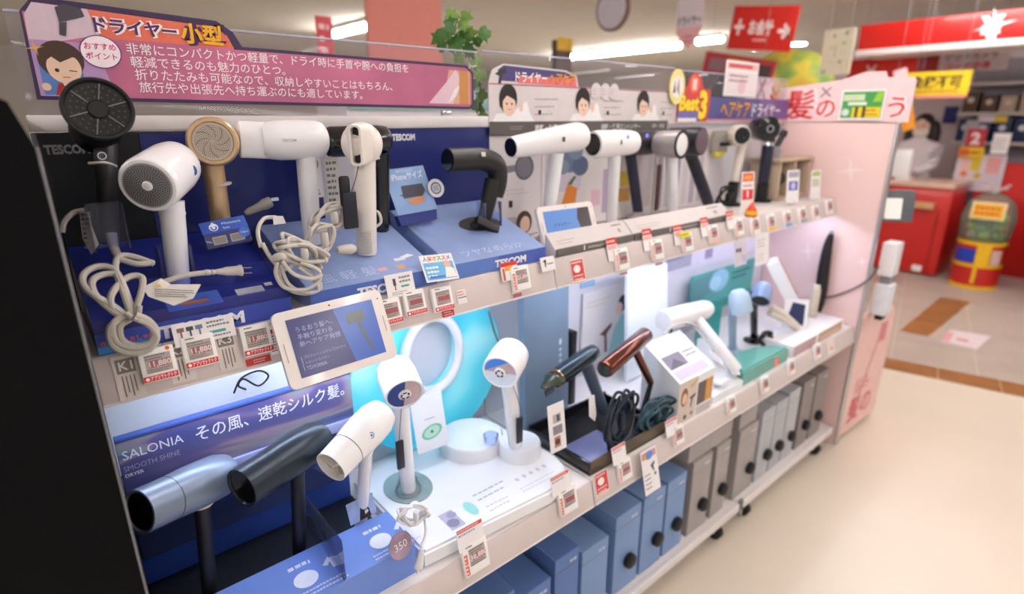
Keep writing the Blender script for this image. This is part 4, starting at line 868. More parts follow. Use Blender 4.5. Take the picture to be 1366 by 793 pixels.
# ================================================================== price rail: tags and cards
tagm = mat('tag_shell', '#f8f5f3', .4, vary=.01); eink = mat('eink_grey', '#b8b0ae', .5, vary=.03)
def etag(label, px, fr, price=None, strip=True, s=1., red=False, off=.007, side=False, tint=None, dot=False):
    c = opl(*px, fr[0] + fr[3] * off, fr[3]); w, h = .0475 * s, .051 * s
    f = frame_at(c, fr[1], fr[2], w, h)
    t = empty('price_tag', f[0], label, 'price tag', 'electronic price tags')
    bm = B(); fbox(bm, f, 0, 0, -off + .0005, w, h, .004, .002); obj('shell', bm, tagm, t)
    f = (f[0] + f[3] * .004, *f[1:]); u0 = .011 * s if side else .007 * s
    bm = B(); slab(bm, f, [(u0, .014 * s), (w - .006 * s, .014 * s), (w - .006 * s, h - .009 * s), (u0, h - .009 * s)], -.0005, .0003); sc = obj('display', bm, eink, t, sm=False)
    ik = Ink(f, .0006); 
    if price: ik.rect(u0 + .004 * s, .022 * s, w - .007 * s, .033 * s, '#a46a6c'); ik.text((u0 + w - .006 * s) / 2 + .002 * s, .0235 * s, .0115 * s, price, '#e8d8d6' if red else '#eadedc', 'C', .03)
    else: ik.rect(u0 + .004 * s, .022 * s, w - .008 * s, .032 * s, '#a85a60')
    ik.lines(u0 + .001, .034 * s, w - .008 * s, .042 * s, 2, '#6e6866', int(px[0])); ik.lines(u0 + .001, .0145 * s, w - .008 * s, .021 * s, 2, '#7c6a68', int(px[1])); ik.build(sc)
    ik = Ink(f); 
    if strip and not side: ik.rect(.001, .002, w - .001, .0105 * s, '#d8302c'); ik.disc(.006, .0062 * s, .0025 * s, '#ffffff'); ik.text(.010 * s, .0038 * s, .0068 * s, 'アプリでトクトク', '#ffffff', 'L', .02, fit=.034 * s)
    if side: ik.rect(.002, .004, .008 * s, h - .014 * s, '#e0786c'); ik.lines(.0025, .006, .0075 * s, h - .016 * s, 5, '#f8e4e0', 3)
    if tint: ik.rect(.002, .002, w - .002, .012 * s, tint)
    if dot: ik.disc(w - .008, h - .004, .003, '#e87830')
    ik.lines(.007 * s, h - .006 * s, .02 * s, h - .002 * s, 1, '#5c5858', 4, .5, .1); ik.build(t)
    return t
def flatcard(name, label, px, fr, w, h, draw, mt=card_w, off=.0015, roll=0., cat='card'):
    c = opl(*px, fr[0] + fr[3] * off, fr[3]); f = tilt_uv(frame(c, fr[1], fr[2]), roll); f = (f[0] - f[1] * w / 2 - f[2] * h / 2, *f[1:])
    t = cardthing(name, label, cat, f, w, h, mt, .0008); ik = Ink(f); draw(ik, w, h); 
    if ik.v: ik.build(t)
    return t
ru = rail_up
kcm = mat('label_beige', '#d9cfca', .55, vary=.02)
for nm, px, kx in (('K1', (172, 503), 0), ('K2', (241, 482), 0), ('K3', (304, 467), 0)):
    flatcard('model_card', 'beige model card marked %s on the left price rail' % nm, px, ru, .034, .066, lambda k, w, h, nm=nm: (k.rect(.004, h * .6, w - .006, h * .92, '#7d7672'), k.text(w / 2 - .001, h * .665, .019, nm, '#e6deda', 'C', .01), k.lines(.007, .004, .03, h * .56, 3, '#5c5654', 3, .35) if False else [k.rect(.008 + i * .005, .004 + (i % 2) * .006, .0095 + i * .005, h * .54, '#6c6462') for i in range(4)]), kcm)
etag('white electronic price tag with an orange dot, left of K2', (211, 486), ru, '11,880', dot=True)
etag('white electronic price tag reading 11,880 between K2 and K3', (266, 468), ru, '11,880')
etag('white electronic price tag reading 11,880 right of K3', (342, 453), ru, '11,880')
def dIcon(k, w, h):
    for i, c in enumerate(('#8a6a62', '#4a4a54', '#6a7c9c')): k.rect(.006 + i * .013, h * .62, .016 + i * .013, h * .8, c); k.rect(.010 + i * .013, h * .25, .0125 + i * .013, h * .62, c)
    k.lines(.048, h * .55, w - .004, h * .9, 2, '#7c7c88', 2); k.rect(.05, h * .3, .074, h * .42, '#58a8b0'); k.lines(.05, h * .1, w - .006, h * .26, 1, '#8a8a94', 4)
flatcard('info_card', 'white info card drawing three dryers above K2 and K3', (273, 441), frame((0, .958, SH_UP), (1, 0, 0), (0, .02, .07)), .088, .036, dIcon, card_w, .006)
def dQR(k, w, h): k.rect(0, 0, w, h * .45, '#c83a38'); k.lines(.004, h * .08, w * .6, h * .4, 2, '#f0c8c4', 3); k.lines(.003, h * .55, w - .003, h * .95, 3, '#7a7472', 5)
flatcard('notice_label', 'small white and red notice label right of the K3 price tag', (372, 452), ru, .035, .05, lambda k, w, h: (k.rect(.002, h * .72, .014, h * .86, '#c83a38'), k.lines(.002, .004, w - .004, h * .68, 6, '#6c6866', 5, .4)))
flatcard('notice_label', 'red notice label under the price tag right of K3', (345, 481), ru, .04, .012, lambda k, w, h: k.lines(.012, .002, w - .004, h - .002, 2, '#f0c0bc', 5, .4), hue('#c23c3a'), .0012)
def dInfo2(k, w, h): k.rect(.016, h * .5, .022, h * .8, '#4a4450'); k.rect(.018, h * .3, .0205, h * .5, '#a83a44'); k.lines(.03, h * .55, w - .004, h * .9, 2, '#8c8a90', 3); k.rect(.032, h * .38, .05, h * .46, '#48b090'); k.lines(.01, .004, w - .01, h * .25, 2, '#a8a6aa', 6)
flatcard('info_card', 'white info card with a small dryer drawing right of the hanging tablet', (534, 380), frame((0, .958, SH_UP), (1, 0, 0), (0, .02, .07)), .062, .046, dInfo2, card_w, .006)
etag('white electronic price tag half hidden by the hanging tablet edge', (520, 416), ru, None)
etag('white electronic price tag right of the hanging tablet, below the info card', (553, 404), ru, None)
etag('white electronic price tag below the rainbow-lettered leaflet', (590, 399), ru, None)
flatcard('notice_label', 'red notice label under the price tag below the leaflet', (598, 418), ru, .03, .014, lambda k, w, h: k.lines(.004, .002, w - .004, h - .002, 2, '#f0c0bc', 5, .4), hue('#c23c3a'), .0012)
flatcard('notice_label', 'small printed label right of the price tag below the leaflet', (616, 396), ru, .024, .03, lambda k, w, h: (k.lines(.002, h * .55, w - .003, h * .95, 2, '#d85a50', 5, .4), k.rect(.002, h * .42, w, h * .48, '#4a4a50')), card_w)
def dLeaf(k, w, h):
    for i, (s, c) in enumerate(zip('人気オススメ', ('#3a9ad0', '#e05a50', '#e0a030', '#58b060', '#e05a90', '#5a70d0'))): k.text(.006 + i * .0112, h * .78, .0115, s, c, 'L', .03)
    k.rect(.004, .004, w - .004, h * .7, '#6cb4e4'); k.lines(.008, h * .12, w * .5, h * .6, 3, '#f0f6fc', 3); k.rect(.01, .006, w * .6, h * .2, '#3a7cd0'); k.poly([(w * .6, .006), (w * .95, .006), (w * .92, h * .4), (w * .7, h * .6)], '#f4ece8'); k.disc(w * .76, h * .6, .008, '#e8b8a0')
fl_ = frame((0, .962, 1.19), (1, 0, 0), (0, .6, .8)); flatcard('leaflet', 'light blue leaflet with rainbow lettering leaning on the middle blue stand', (586, 357), fl_, .078, .06, dLeaf, card_w, .008, -4)
def dPop(k, w, h): k.rect(0, h * .72, w, h, '#d4302c'); k.lines(.003, h * .76, w - .003, h * .96, 1, '#f6d4d0', 4); k.rect(.004, h * .5, w - .004, h * .68, '#eeb4b0')
flatcard('pop_card', 'red-topped sale card with orange patch behind the tag under the right blue stand', (680, 362), frame((0, .958, SH_UP), (1, 0, 0), (0, .02, .07)), .05, .042, lambda k, w, h: (k.rect(0, h * .78, w, h, '#d4302c'), k.rect(.012, h * .55, .034, h * .8, '#f0a020'), k.rect(.004, .002, .010, h * .7, '#d85048')), card_w, .004)
etag('white electronic price tag on the rail under the right blue stand', (694, 371), ru, '25,800', side=True, s=1.12)
flatcard('notice_label', 'small mauve label under the price tag of the right blue stand', (690, 394), ru, .03, .016, lambda k, w, h: k.rect(.001, .003, w - .001, h - .003, '#a8646a'), card_w)
flatcard('info_card', 'small white card with a folding dryer drawing at the bay joint', (731, 352), frame((0, .958, SH_UP), (1, 0, 0), (0, .02, .07)), .046, .034, lambda k, w, h: (k.poly([(.006, h * .7), (.016, h * .85), (.018, h * .7), (.015, h * .3), (.012, h * .3), (.012, h * .65)], '#3a3638'), k.lines(.02, h * .4, w - .004, h * .6, 1, '#77757a', 3)), card_w, .006)
def dRed(k, w, h): k.rect(.002, .002, w - .002, h - .002, '#d04440'); k.disc(w * .45, h * .6, .010, '#f8f0ee', 1.2); k.lines(.005, h * .8, w - .005, h * .95, 1, '#f4d0cc', 3); k.lines(.006, h * .1, w - .006, h * .4, 2, '#f4d0cc', 4); k.rect(.002, h * .06, w - .002, h * .12, '#f4ece8')
flatcard('sale_card', 'red sale card at the start of the middle bay rail', (771, 362), ru, .048, .062, dRed, cat='card')
for i, (px, pl_) in enumerate((((829, 346), 'first'), ((876, 333), 'second'))):
    flatcard('pop_card', '%s red-topped card on the middle bay rail' % pl_.capitalize(), (px[0] - 12, px[1] - 13), frame((0, .955, 1.15), (1, 0, 0), (0, .02, .07)), .042, .062, dPop, card_w, .004)
    etag('%s electronic price tag on the middle bay rail' % pl_.capitalize(), px, ru, None, side=True, s=1.15)
    flatcard('notice_label', '%s mauve label below a tag on the middle bay rail' % pl_.capitalize(), (px[0] + 3, px[1] + 19), ru, .036, .012, lambda k, w, h: k.rect(.001, .002, w - .001, h - .002, '#b08c94'), card_w)
for i, (px, yl, lb) in enumerate((((916, 323), 1, 'price tag with a yellow flag sticker on the middle bay rail'), ((951, 312), 0, 'pinkish price tag third from the end of the middle bay rail'), ((985, 303), 0, 'bright price tag under the tall red card'))):
    flatcard('pop_card', ('pale red-topped card behind the yellow-flagged tag', 'pale red-topped card behind the pinkish tag', 'pale red-topped card under the tall red card')[i], (px[0] - 11, px[1] - 9), frame((0, .955, 1.15), (1, 0, 0), (0, .02, .07)), .044, .06, dPop, card_w, .004)
    etag(lb, px, ru, None, side=True, s=1.15, tint='#eebcb8' if i == 1 else None)
    if yl: flatcard('yellow_flag', 'small yellow flag sticker over a price tag', (914, 313), ru, .05, .016, lambda k, w, h: k.lines(.006, .003, w - .006, h - .003, 1, '#a09020', 3), hue('#efe028'), .014)
for px, lb, tn in (((1007, 301), 'white price tag below the small orange cone ornament', None), ((1028, 297), 'price tag with orange-yellow print, just right of the cone ornament', '#ecb63c'), ((1050, 292), 'price tag with blue print below the violet card', '#7aa8dc'), ((1070, 287), 'price tag with grey print between the violet and green cards', '#a8a4a8'), ((1088, 284), 'white price tag below the green-headed card', None), ((1106, 276), 'last price tag on the rail against the pink partition', None)):
    etag(lb, px, ru, None, side=True, s=1.25, tint=tn)
q = oy(1004, 292, .955); t = empty('cone_ornament', Vector((q.x, .958, SH_UP)), 'tiny orange and yellow cone ornament on the rail', 'ornament'); z = SH_UP
bm = B(); lathe(bm, (q.x, .962, z), (q.x, .962, z + .05), [(0, .02), (.1, .02), (.4, .018), (.45, .016), (1, .002)], 16); obj('cone', bm, hue('#d8472c'), t); bm = B(); lathe(bm, (q.x, .962, z + .006), (q.x, .962, z + .02), [(0, .0205), (1, .0195)], 16); obj('yellow_band', bm, hue('#f2c228'), t)
# ================================================================== lower shelf, left bay: the blue three-dryer stand
sal = mat('stand_royal_blue', '#2b4aa0', .4, vary=.12, scale=5, coat=.2)
salp = mat('stand_light_blue', '#6f90dc', .4, vary=.05, scale=6)
YS = 1.06
fA = oy(143, 585, YS); x0, x1 = .032, .452
zt, zb = .992, .878
t = empty('dryer_stand', (.24, 1.0, SH_LO), 'royal blue stand with holographic header panel for three dryers', 'display stand')
bm = B(); box(bm, (x0, YS + .06, SH_LO), (x1, YS + .075, zb), .002); obj('back_board', bm, sal, t)
holo = bpy.data.materials.new('holographic_foil'); holo.use_nodes = True; nt = holo.node_tree; b = nt.nodes['Principled BSDF']
tc = nt.nodes.new('ShaderNodeTexCoord'); mp = nt.nodes.new('ShaderNodeMapping'); mp.inputs['Scale'].default_value = (1.6, 2., 5.); wv = nt.nodes.new('ShaderNodeTexNoise'); wv.inputs['Scale'].default_value = 1.6; wv.inputs['Distortion'].default_value = 1.2; rp = nt.nodes.new('ShaderNodeValToRGB')
rp.color_ramp.elements[0].color = lin('#4c5492'); rp.color_ramp.elements[0].position = .2; rp.color_ramp.elements[1].color = lin('#5f6498'); rp.color_ramp.elements[1].position = .85
for p_, c_ in ((.42, '#525896'), (.48, '#66609a'), (.515, '#9a8aa6'), (.545, '#8ca4a6'), (.58, '#6a78a8'), (.66, '#535c98')):
    e = rp.color_ramp.elements.new(p_); e.color = lin(c_)
nt.links.new(tc.outputs['Object'], mp.inputs[0]); nt.links.new(mp.outputs[0], wv.inputs['Vector']); nt.links.new(wv.outputs['Fac'], rp.inputs[0]); nt.links.new(rp.outputs[0], b.inputs['Base Color']); b.inputs['Roughness'].default_value = .28; b.inputs['Metallic'].default_value = .15
bm = B(); box(bm, (x0, YS, zb), (x1, YS + .012, zt - .012), .001); hp = obj('header_panel', bm, holo, t)
fr = frame((x0, YS, zb), (1, 0, 0), (0, 0, 1)); ik = Ink(fr)
ik.text(.006, .066, .024, 'SALONIA', '#e8ecfa', 'L', .0, fit=.092); ik.text(.004, .044, .0145, 'SMOOTH SHINE', '#a8a0cc', 'L', -.004, fit=.085); ik.text(.004, .033, .009, 'DRYER', '#d8d4ec', 'L', .02)
ik.text(.118, .06, .033, 'その風、速乾シルク髪。', '#f0f2fc', 'L', .008, fit=.285); ik.build(hp)
bm = B(); box(bm, (x0, YS - .002, zt - .012), (x1, YS + .014, zt - .006), .001); obj('top_lip', bm, mat('lip_blue', '#4a66b4', .4), t)
bm = B(); box(bm, (x0, YS - .006, zb - .022), (x1, YS + .06, zb), .001); obj('under_ledge', bm, mat('ledge_lilac', '#a4b0e4', .4), t)
bm = B(); hexa(bm, [(x0, .828, SH_LO), (x1, .828, SH_LO), (x1, .937, SH_LO), (x0, .937, SH_LO), (x0, .828, .692), (x1, .828, .692), (x1, .937, .704), (x0, .937, .704)]); bf = obj('front_ledge', bm, salp, t, sm=False)
bm = B(); box(bm, (x0, .938, SH_LO), (x1, YS + .059, .64), .001); obj('well_floor', bm, mat('well_black', '#16171c', .5), t)
fr = frame((x0, .828, .692), (1, 0, 0), (0, .109, .012)); ik = Ink(fr)
for k in range(3):
    u = .02 + k * .15; ik.disc(u + .05, .045, .019, '#e8effc', 1.15); ik.lines(u + .03, .072, u + .08, .088, 1, '#e0e8fa', 4 + k, .5, .3); ik.lines(u + .02, .004, u + .12, .022, 2, '#c8d6f6', 7 + k); ik.poly([(u + .085, .055), (u + .1, .07), (u + .104, .062), (u + .093, .05)], '#dfe8fb'); ik.rect(u + .1, .04, u + .115, .066, '#e4ecfc')
ik.build(bf)
for xx in (x0 + .273,):
    bm = B(); box(bm, (xx, .828, .694), (xx + .004, 1.0, .78), .0006); obj('clear_divider', bm, acryl_b, t)
inn = mat('mirror_blue', '#5d6fb4', .12, .75, vary=.1, scale=5)
bm = B(); box(bm, (x0 + .003, YS + .052, .70), (x1 - .003, YS + .0595, zb - .03), .001); obj('mirror_panel', bm, inn, t)

def sdryer(label, f, bk, prof, mt, split, post):
    t = dryer('hair_dryer', label, Vector((post.x, post.y, .64)), 'dryers on the royal blue stand')
    bd = body(t, f, bk, prof, mt, caps=False, name='body')
    ax = (bk - f).normalized(); L = (bk - f).length; rs = [r for tt, r in prof if r > 0]
    bm = B(); q = f + ax * L * split[0]; lathe(bm, q - ax * .0006, q + ax * .0006, [(0, split[1] + .0003), (1, split[1] + .0003)], 40); obj('nozzle_joint', bm, black, t)
    m_ = f.lerp(bk, .62); bm = B(); lathe(bm, Vector((post.x, post.y, .648)), m_ + Vector((0, 0, -.03)), [(0, .014), (.03, .014), (.05, .013), (.9, .012), (1, .014)], 20); obj('handle', bm, black if mt is not bright else bright, t)
    return t, ax
gm = mat('gunmetal_blue', '#76849a', .34, .4, vary=.04); bk_ = mat('satin_slate', '#24303c', .3, .35, vary=.06)
f, g = oy(185, 684, .87), oy(306, 628, .945)
t, ax = sdryer('gunmetal grey dryer, leftmost on the royal blue stand', f, g, [(.02, 0), (.02, .0285), (0, .030), (0, .033), (.3, .0340), (.45, .0358), (.62, .0368), (.85, .0362), (.96, .031), (1, .02), (1.005, 0)], gm, (.3, .0340), oy(262, 712, .978))
bm = B(); lathe(bm, f + ax * .003, f + ax * .006, [(0, 0), (0, .0305), (1, .0305)], 32, caps=False); obj('mouth', bm, gblack, t)
bm = B(); q = f.lerp(g, .62) + Vector((0, 0, -.036)); lathe(bm, q, q + Vector((0, 0, .006)), [(0, .018), (1, .02)], 24); obj('security_band', bm, cordw, t)
f, g = oy(322, 652, .86), oy(432, 580, .928)
t, ax = sdryer('dark slate dryer with a glowing blue button on the royal blue stand', f, g, [(.02, 0), (.02, .0285), (0, .030), (0, .033), (.3, .0340), (.45, .0358), (.62, .0368), (.85, .0362), (.96, .031), (1, .02), (1.005, 0)], bk_, (.3, .0340), oy(392, 694, .98))
bm = B(); lathe(bm, f + ax * .003, f + ax * .006, [(0, 0), (0, .0305), (1, .0305)], 32, caps=False); obj('mouth', bm, gblack, t)
vd = (CAM - oy(390, 622, .9)).normalized(); q = opl(390, 622, f.lerp(g, .6) + vd * .0375, vd)
bm = B(); lathe(bm, q - vd * .003, q + vd * .001, [(0, .0055), (1, .005)], 20); obj('blue_button', bm, mat('blue_led', '#3a5cf0', .3, emit=2.5, vary=0), t)
q = opl(412, 604, f.lerp(g, .75) + vd * .037, vd); fr = frame(q, g - f, UP); ik = Ink((fr[0], fr[1], fr[2], fr[3])); ik.rect(-.012, .002, .012, .010, '#9ac0c4'); ik.lines(-.014, -.008, .014, .000, 2, '#98a4ac', 3); ik.build(t, 'sticker')
f, g = oy(441, 624, .842), oy(513, 548, .9)
t, ax = sdryer('white dryer with a three-blade open nozzle on the royal blue stand', f, g, [(.12, .027), (0, .0285), (0, .0305), (.3, .032), (.45, .035), (.62, .0365), (.82, .036), (.95, .030), (1, .018), (1.005, 0)], bright, (.3, .032), oy(478, 684, .98))
bm = B(); lathe(bm, f + ax * .012, f + ax * .014, [(0, 0), (0, .0288), (1, .0288)], 32, caps=False); mo = obj('mouth', bm, mat('mouth_beige', '#a49c92', .5), t)
fr = faceframe(f + ax * .002, -ax)
for k in range(3):
    a_ = 2 * pi * k / 3 + .5; bm = B(); q = frame(fr[0], fr[1] * cos(a_) + fr[2] * sin(a_), fr[2] * cos(a_) - fr[1] * sin(a_)); fbox(bm, q, .0, -.0022, -.011, .029, .0022, 0, .0008); obj('blade', bm, mat('blade_beige', '#cfc9c0', .4), t)
vd = (CAM - oy(490, 590, .9)).normalized(); q = opl(496, 581, f.lerp(g, .6) + vd * .0365, vd); fr = frame(q, RT, UP); ik = Ink(fr); ik.disc(0, 0, .006, '#4a7cd0', .8); ik.disc(0, 0, .0046, '#f4f6fa', .8); ik.disc(0, 0, .002, '#4a7cd0'); ik.build(t, 'button')
fr = frame(oy(468, 702, .93), (1, 0, .06), (0, .18, 1)); t = cardthing('photo_card', 'small photo card of a dark-dressed figure on the royal blue stand', 'card', fr, .058, .046, mat('photo_sky', '#9fb4e0', .5, vary=.2, scale=40), .001)
ik = Ink(fr); ik.poly([(.02, 0), (.046, 0), (.044, .018), (.036, .03), (.026, .026)], '#2a2630'); ik.disc(.034, .032, .0055, '#e8c8b8', .8); ik.poly([(.034, .008), (.042, .012), (.04, .018), (.034, .016)], '#ecd8d0'); ik.poly([(.03, .036), (.034, .044), (.04, .036)], '#f0ecf0'); ik.build(t)
c = oy(534, 728, .824); t = empty('round_sticker', c, 'round iridescent sticker reading 350 on the stand front corner', 'sticker'); n = Vector((.15, -.95, .3)).normalized(); bm = B(); lathe(bm, c, c + n * .0015, [(0, .0265), (1, .0265)], 32); obj('disc', bm, mat('iridescent', '#a892a8', .25, .3, vary=.35, scale=25), t)
ik = Ink(faceframe(c + n * .0015, n)); ik.text(0, -.007, .021, '350', '#e6dee6', 'C', .0); ik.build(t)

# ================================================================== lower shelf: white lit stand with cyan ring
cy = bpy.data.materials.new('cyan_lightbox'); cy.use_nodes = True; nt = cy.node_tree; b = nt.nodes['Principled BSDF']
tc = nt.nodes.new('ShaderNodeTexCoord'); nz_ = nt.nodes.new('ShaderNodeTexNoise'); nz_.inputs['Scale'].default_value = 4.5; nz_.inputs['Detail'].default_value = 1; rp = nt.nodes.new('ShaderNodeValToRGB')
for k_, (p_, c_) in enumerate(((.3, '#2cb4d8'), (.7, '#c4f0f2'))): rp.color_ramp.elements[k_].position = p_; rp.color_ramp.elements[k_].color = lin(c_)
e = rp.color_ramp.elements.new(.5); e.color = lin('#5fd4e4')
nt.links.new(tc.outputs['Object'], nz_.inputs['Vector']); nt.links.new(nz_.outputs['Fac'], rp.inputs[0]); nt.links.new(rp.outputs[0], b.inputs['Base Color']); nt.links.new(rp.outputs[0], b.inputs['Emission Color']); b.inputs['Emission Strength'].default_value = .3; b.inputs['Roughness'].default_value = .3
c = Vector((.745, 1.205, .85)); 
t = empty('ring_lightbox', (c.x, c.y, SH_LO), 'big backlit cyan disc with a white-rimmed oval window', 'light box')
Rr = .235; uv = [(Rr * cos(a), Rr * .98 * sin(a)) for a in [2 * pi * k / 64 for k in range(64)]]
hc = (.0, .045); hr = (.085, .105)
bm = B(); N = 64; f0 = (c, Vector((1, 0, 0)), Vector((0, 0, 1)), Vector((0, -1, 0)))
rings = []
for w in (0, -.03):
    rings.append([bm.verts.new(f0[0] + f0[1] * max(-.32, u) + f0[2] * max(SH_LO - c.z + .001, v) + f0[3] * w) for u, v in uv]); rings.append([bm.verts.new(f0[0] + f0[1] * (hc[0] + hr[0] * cos(2 * pi * k / N)) + f0[2] * (hc[1] + hr[1] * sin(2 * pi * k / N)) + f0[3] * w) for k in range(N)])
for a_, b_ in ((0, 1), (1, 3), (3, 2), (2, 0)):
    for k in range(N): bm.faces.new((rings[a_][k], rings[a_][(k + 1) % N], rings[b_][(k + 1) % N], rings[b_][k]))
obj('light_panel', bm, cy, t)
bm = B(); ctr = c + Vector((hc[0], 0, hc[1])); tube(bm, [ctr + Vector((hr[0] * cos(a), -.006, hr[1] * sin(a))) for a in [2 * pi * k / 24 for k in range(24)]], .014, 12, True, 3); obj('window_rim', bm, bright, t)
bm = B(); box(bm, (c.x - .30, c.y - .03, .765), (c.x - .12, c.y - .026, .77)); obj('wave_edge', bm, bright, t, sm=False)
# white platform
def outline_plate(t, name, px, z0, z1, mt, rnd=.0):
    pts = [oz(x, y, z1) for x, y in px]; bm = B(); pp = smooth_path(pts, 4, True) if rnd else pts; prism(bm, [Vector((p.x, p.y, z0)) for p in pp], (0, 0, z1 - z0)); return obj(name, bm, mt, t, sm=False)
glossw = mat('gloss_white_base', '#f3f4f8', .2, vary=.01, coat=.4)
t = empty('white_platform', (.75, .95, SH_LO), 'glossy white curved platform carrying two white dryers', 'platform')
zt_ = .662
pts = [(.47, .822), (.80, .800), (.845, .806), (.885, .83), (.91, .87), (.918, .91), (.90, .98), (.90, 1.15), (.56, 1.16), (.47, 1.14)]
bm = B(); prism(bm, [(x, y, SH_LO) for x, y in pts], (0, 0, zt_ - SH_LO)); bmesh.ops.bevel(bm, geom=[e for e in bm.edges if abs((e.verts[0].co - e.verts[1].co).z) < .001], offset=.006, segments=2, affect='EDGES'); sg = obj('base', bm, glossw, t)
for cx_, cy_, r_, z2 in ((.775, 1.075, .085, .70), (.85, .965, .055, .70)):
    bm = B(); lathe(bm, (cx_, cy_, zt_), (cx_, cy_, z2), [(0, r_), (.85, r_), (1, r_ * .95), (1, 0)], 40, caps=False); obj('round_step', bm, glossw, t)
fr = frame((.55, .828, zt_), (1, -.02, 0), (0, 1, 0)); ik = Ink(fr); ik.rect(.0, .01, .035, .07, '#b8b4cc'); ik.disc(.015, .03, .014, '#8a84a4'); ik.disc(.026, .055, .011, '#a09ab8'); ik.disc(.072, .045, .026, '#9adcd8', .5); ik.lines(.1, .05, .2, .09, 2, '#b4b8c0', 3, .25); ik.lines(.1, .005, .18, .035, 2, '#c4c8ce', 5, .25)
for k in range(5): ik.disc(.22 + k * .022, .06, .007, '#c6c9d2', .7)
ik.lines(.2, .01, .32, .035, 2, '#c8ccd4', 8, .25); ik.build(sg)
bm = B(); lathe(bm, (.555, 1.03, zt_), (.555, 1.03, zt_ + .003), [(0, .055), (1, .055)], 32, sx=1.2); obj('dark_recess', bm, mat('recess_teal', '#8fa3a3', .25), t)
def rounddryer(label, fc, ax, post, split, tagpx, S=1.06):
    t = dryer('hair_dryer', label, post, 'white round-faced dryers')
    b = fc + ax * .085 * S
    body(t, fc, b, [(tt, r * S) for tt, r in [(.03, .034), (0, .036), (0, .0395), (.1, .0405), (.6, .041), (.9, .038), (1, .03), (1.03, .018), (1.035, 0)]], bright, caps=False)
    bm = B(); lathe(bm, fc + ax * .002, fc + ax * .005, [(0, 0), (0, .0365 * S), (1, .0365 * S)], 40, caps=False); fc_o = obj('face', bm, mat('face_pink', '#c8aeb0', .25, .2), t)
    fr = faceframe(fc + ax * .002, -ax); ik = Ink(fr); R_ = .036 * S
    if split: ik.poly([(R_ * cos(a), R_ * sin(a)) for a in [pi * .5 + pi * k / 20 + .0 for k in range(21)]], '#233f86')
    else: ik.poly([(R_ * cos(a), R_ * sin(a)) for a in [pi * .3 + pi * .7 * k / 20 for k in range(21)]], '#4a86d8'); ik.poly([(R_ * cos(a), R_ * sin(a)) for a in [pi + pi * k / 20 for k in range(21)]], '#dfe8f4')  # unsplit face: blue reflection painted on in flat colour
    ik.build(fc_o, 'face_print_and_reflection')
    bm = B(); lathe(bm, fc - ax * .003, fc + ax * .002, [(0, 0), (0, .011), (.4, .014), (1, .014)], 28, caps=False); hb_ = obj('outlet_hub', bm, bright, t)
    ik = Ink(faceframe(fc - ax * .003, -ax))
    for k in range(5):
        a0 = 2 * pi * k / 5; ik.poly([(r * cos(a), r * sin(a)) for r, a in ((.0062, a0), (.0105, a0), (.0105, a0 + .5), (.0105, a0 + .95), (.0062, a0 + .95), (.0062, a0 + .5))], '#26262a'); 
    ik.build(hb_, 'vents')
    m_ = fc.lerp(b, .55); handle(t, m_ + Vector((0, 0, -.03)), post, .0195, .0175, bright)
    q = oy(*tagpx, post.y - .03); bm = B(); box(bm, q + Vector((-.009, -.003, -.035)), q + Vector((.009, .003, .035)), .0015); obj('hanging_tag', bm, mat('tag_navy_black', '#1c1d2c', .35), t)
    bm = B(); tube(bm, [q + Vector((0, 0, .034)), q + Vector((.004, .002, .06)), m_ + Vector((-.005, -.02, -.045))], .0007, 6); obj('tag_string', bm, cordb, t)
    return t
post = oz(545, 655, zt_ + .004); fc = oy(540, 527, post.y - .05); rounddryer('white round-faced dryer with a navy and rose front, before the cyan ring', fc, Vector((.22, .9, .34)).normalized(), post, True, (534, 607))
bm = B(); lathe(bm, post + Vector((0, 0, .0)), post + Vector((0, 0, .03)), [(0, .03), (.2, .03), (1, .021)], 24); t = obj('holder_cup', bm, acryl, label='clear acrylic cup holding the navy and rose faced dryer', cat='holder')
post = oz(688, 596, .70); fc = oy(667, 498, post.y - .03); rounddryer('white round-faced dryer with a painted blue reflection on the round step', fc, Vector((.85, .48, .22)).normalized(), post, False, (693, 574), 1.1)
bm = B(); q = oz(655, 590, .70); lathe(bm, q, q + Vector((0, 0, .022)), [(0, .018), (1, .020), (1, .018), (.1, .016)], 24, caps=False); obj('clear_cup', bm, clear('cup_clear', '#e8f0ff', a=.2), label='small clear cup on the round step beside the right white dryer', cat='cup')
fr = frame(oy(558, 607, 1.06), (1, -.1, .0), (.02, .25, 1)); t = cardthing('slanted_board', 'white slanted info board with a green oval emblem behind the white dryer', 'board', fr, .085, .135, mat('panel_white', '#eceef2', .4, vary=.01), .003)
bm = B(); slab(bm, (fr[0] - fr[3] * .018 + fr[2] * .0, fr[1], fr[2], fr[3]), [(.01, .006), (.09, .006), (.095, .155), (.005, .12)], -.002, 0); obj('rear_panel', bm, mat('panel_white', '#eceef2', .4), t, sm=False)
ik = Ink(fr); ik.disc(.045, .045, .017, '#7fc4a8', 1.7, .25); ik.disc(.045, .045, .013, '#b8e0cf', 1.7, .25); ik.disc(.045, .045, .004, '#4a8a78'); ik.lines(.03, .075, .06, .085, 1, '#b8bcc4', 3, .3); ik.build(t)
bundle('cord_bundle', 'white coiled cord at the left end of the white platform', (545, 680), .85, .034, .022, .0026, 6, mat('white_cord', '#e4e4e8', .4), 21, -30)
t = empty('white_plug', oy(556, 745, .80), 'white plug dangling on its cord below the platform', 'plug'); wc = mat('white_cord', '#e4e4e8', .4)
cord(t, [(566, 690, .84), (568, 712, .815), (562, 730, .80)], 0, .0026, wc); a_, b_ = oy(563, 732, .80), oy(558, 758, .80); bm = B(); lathe(bm, a_, b_, [(0, .004), (.3, .006), (.8, .0085), (1, .009)], 14); obj('plug_body', bm, wc, t)
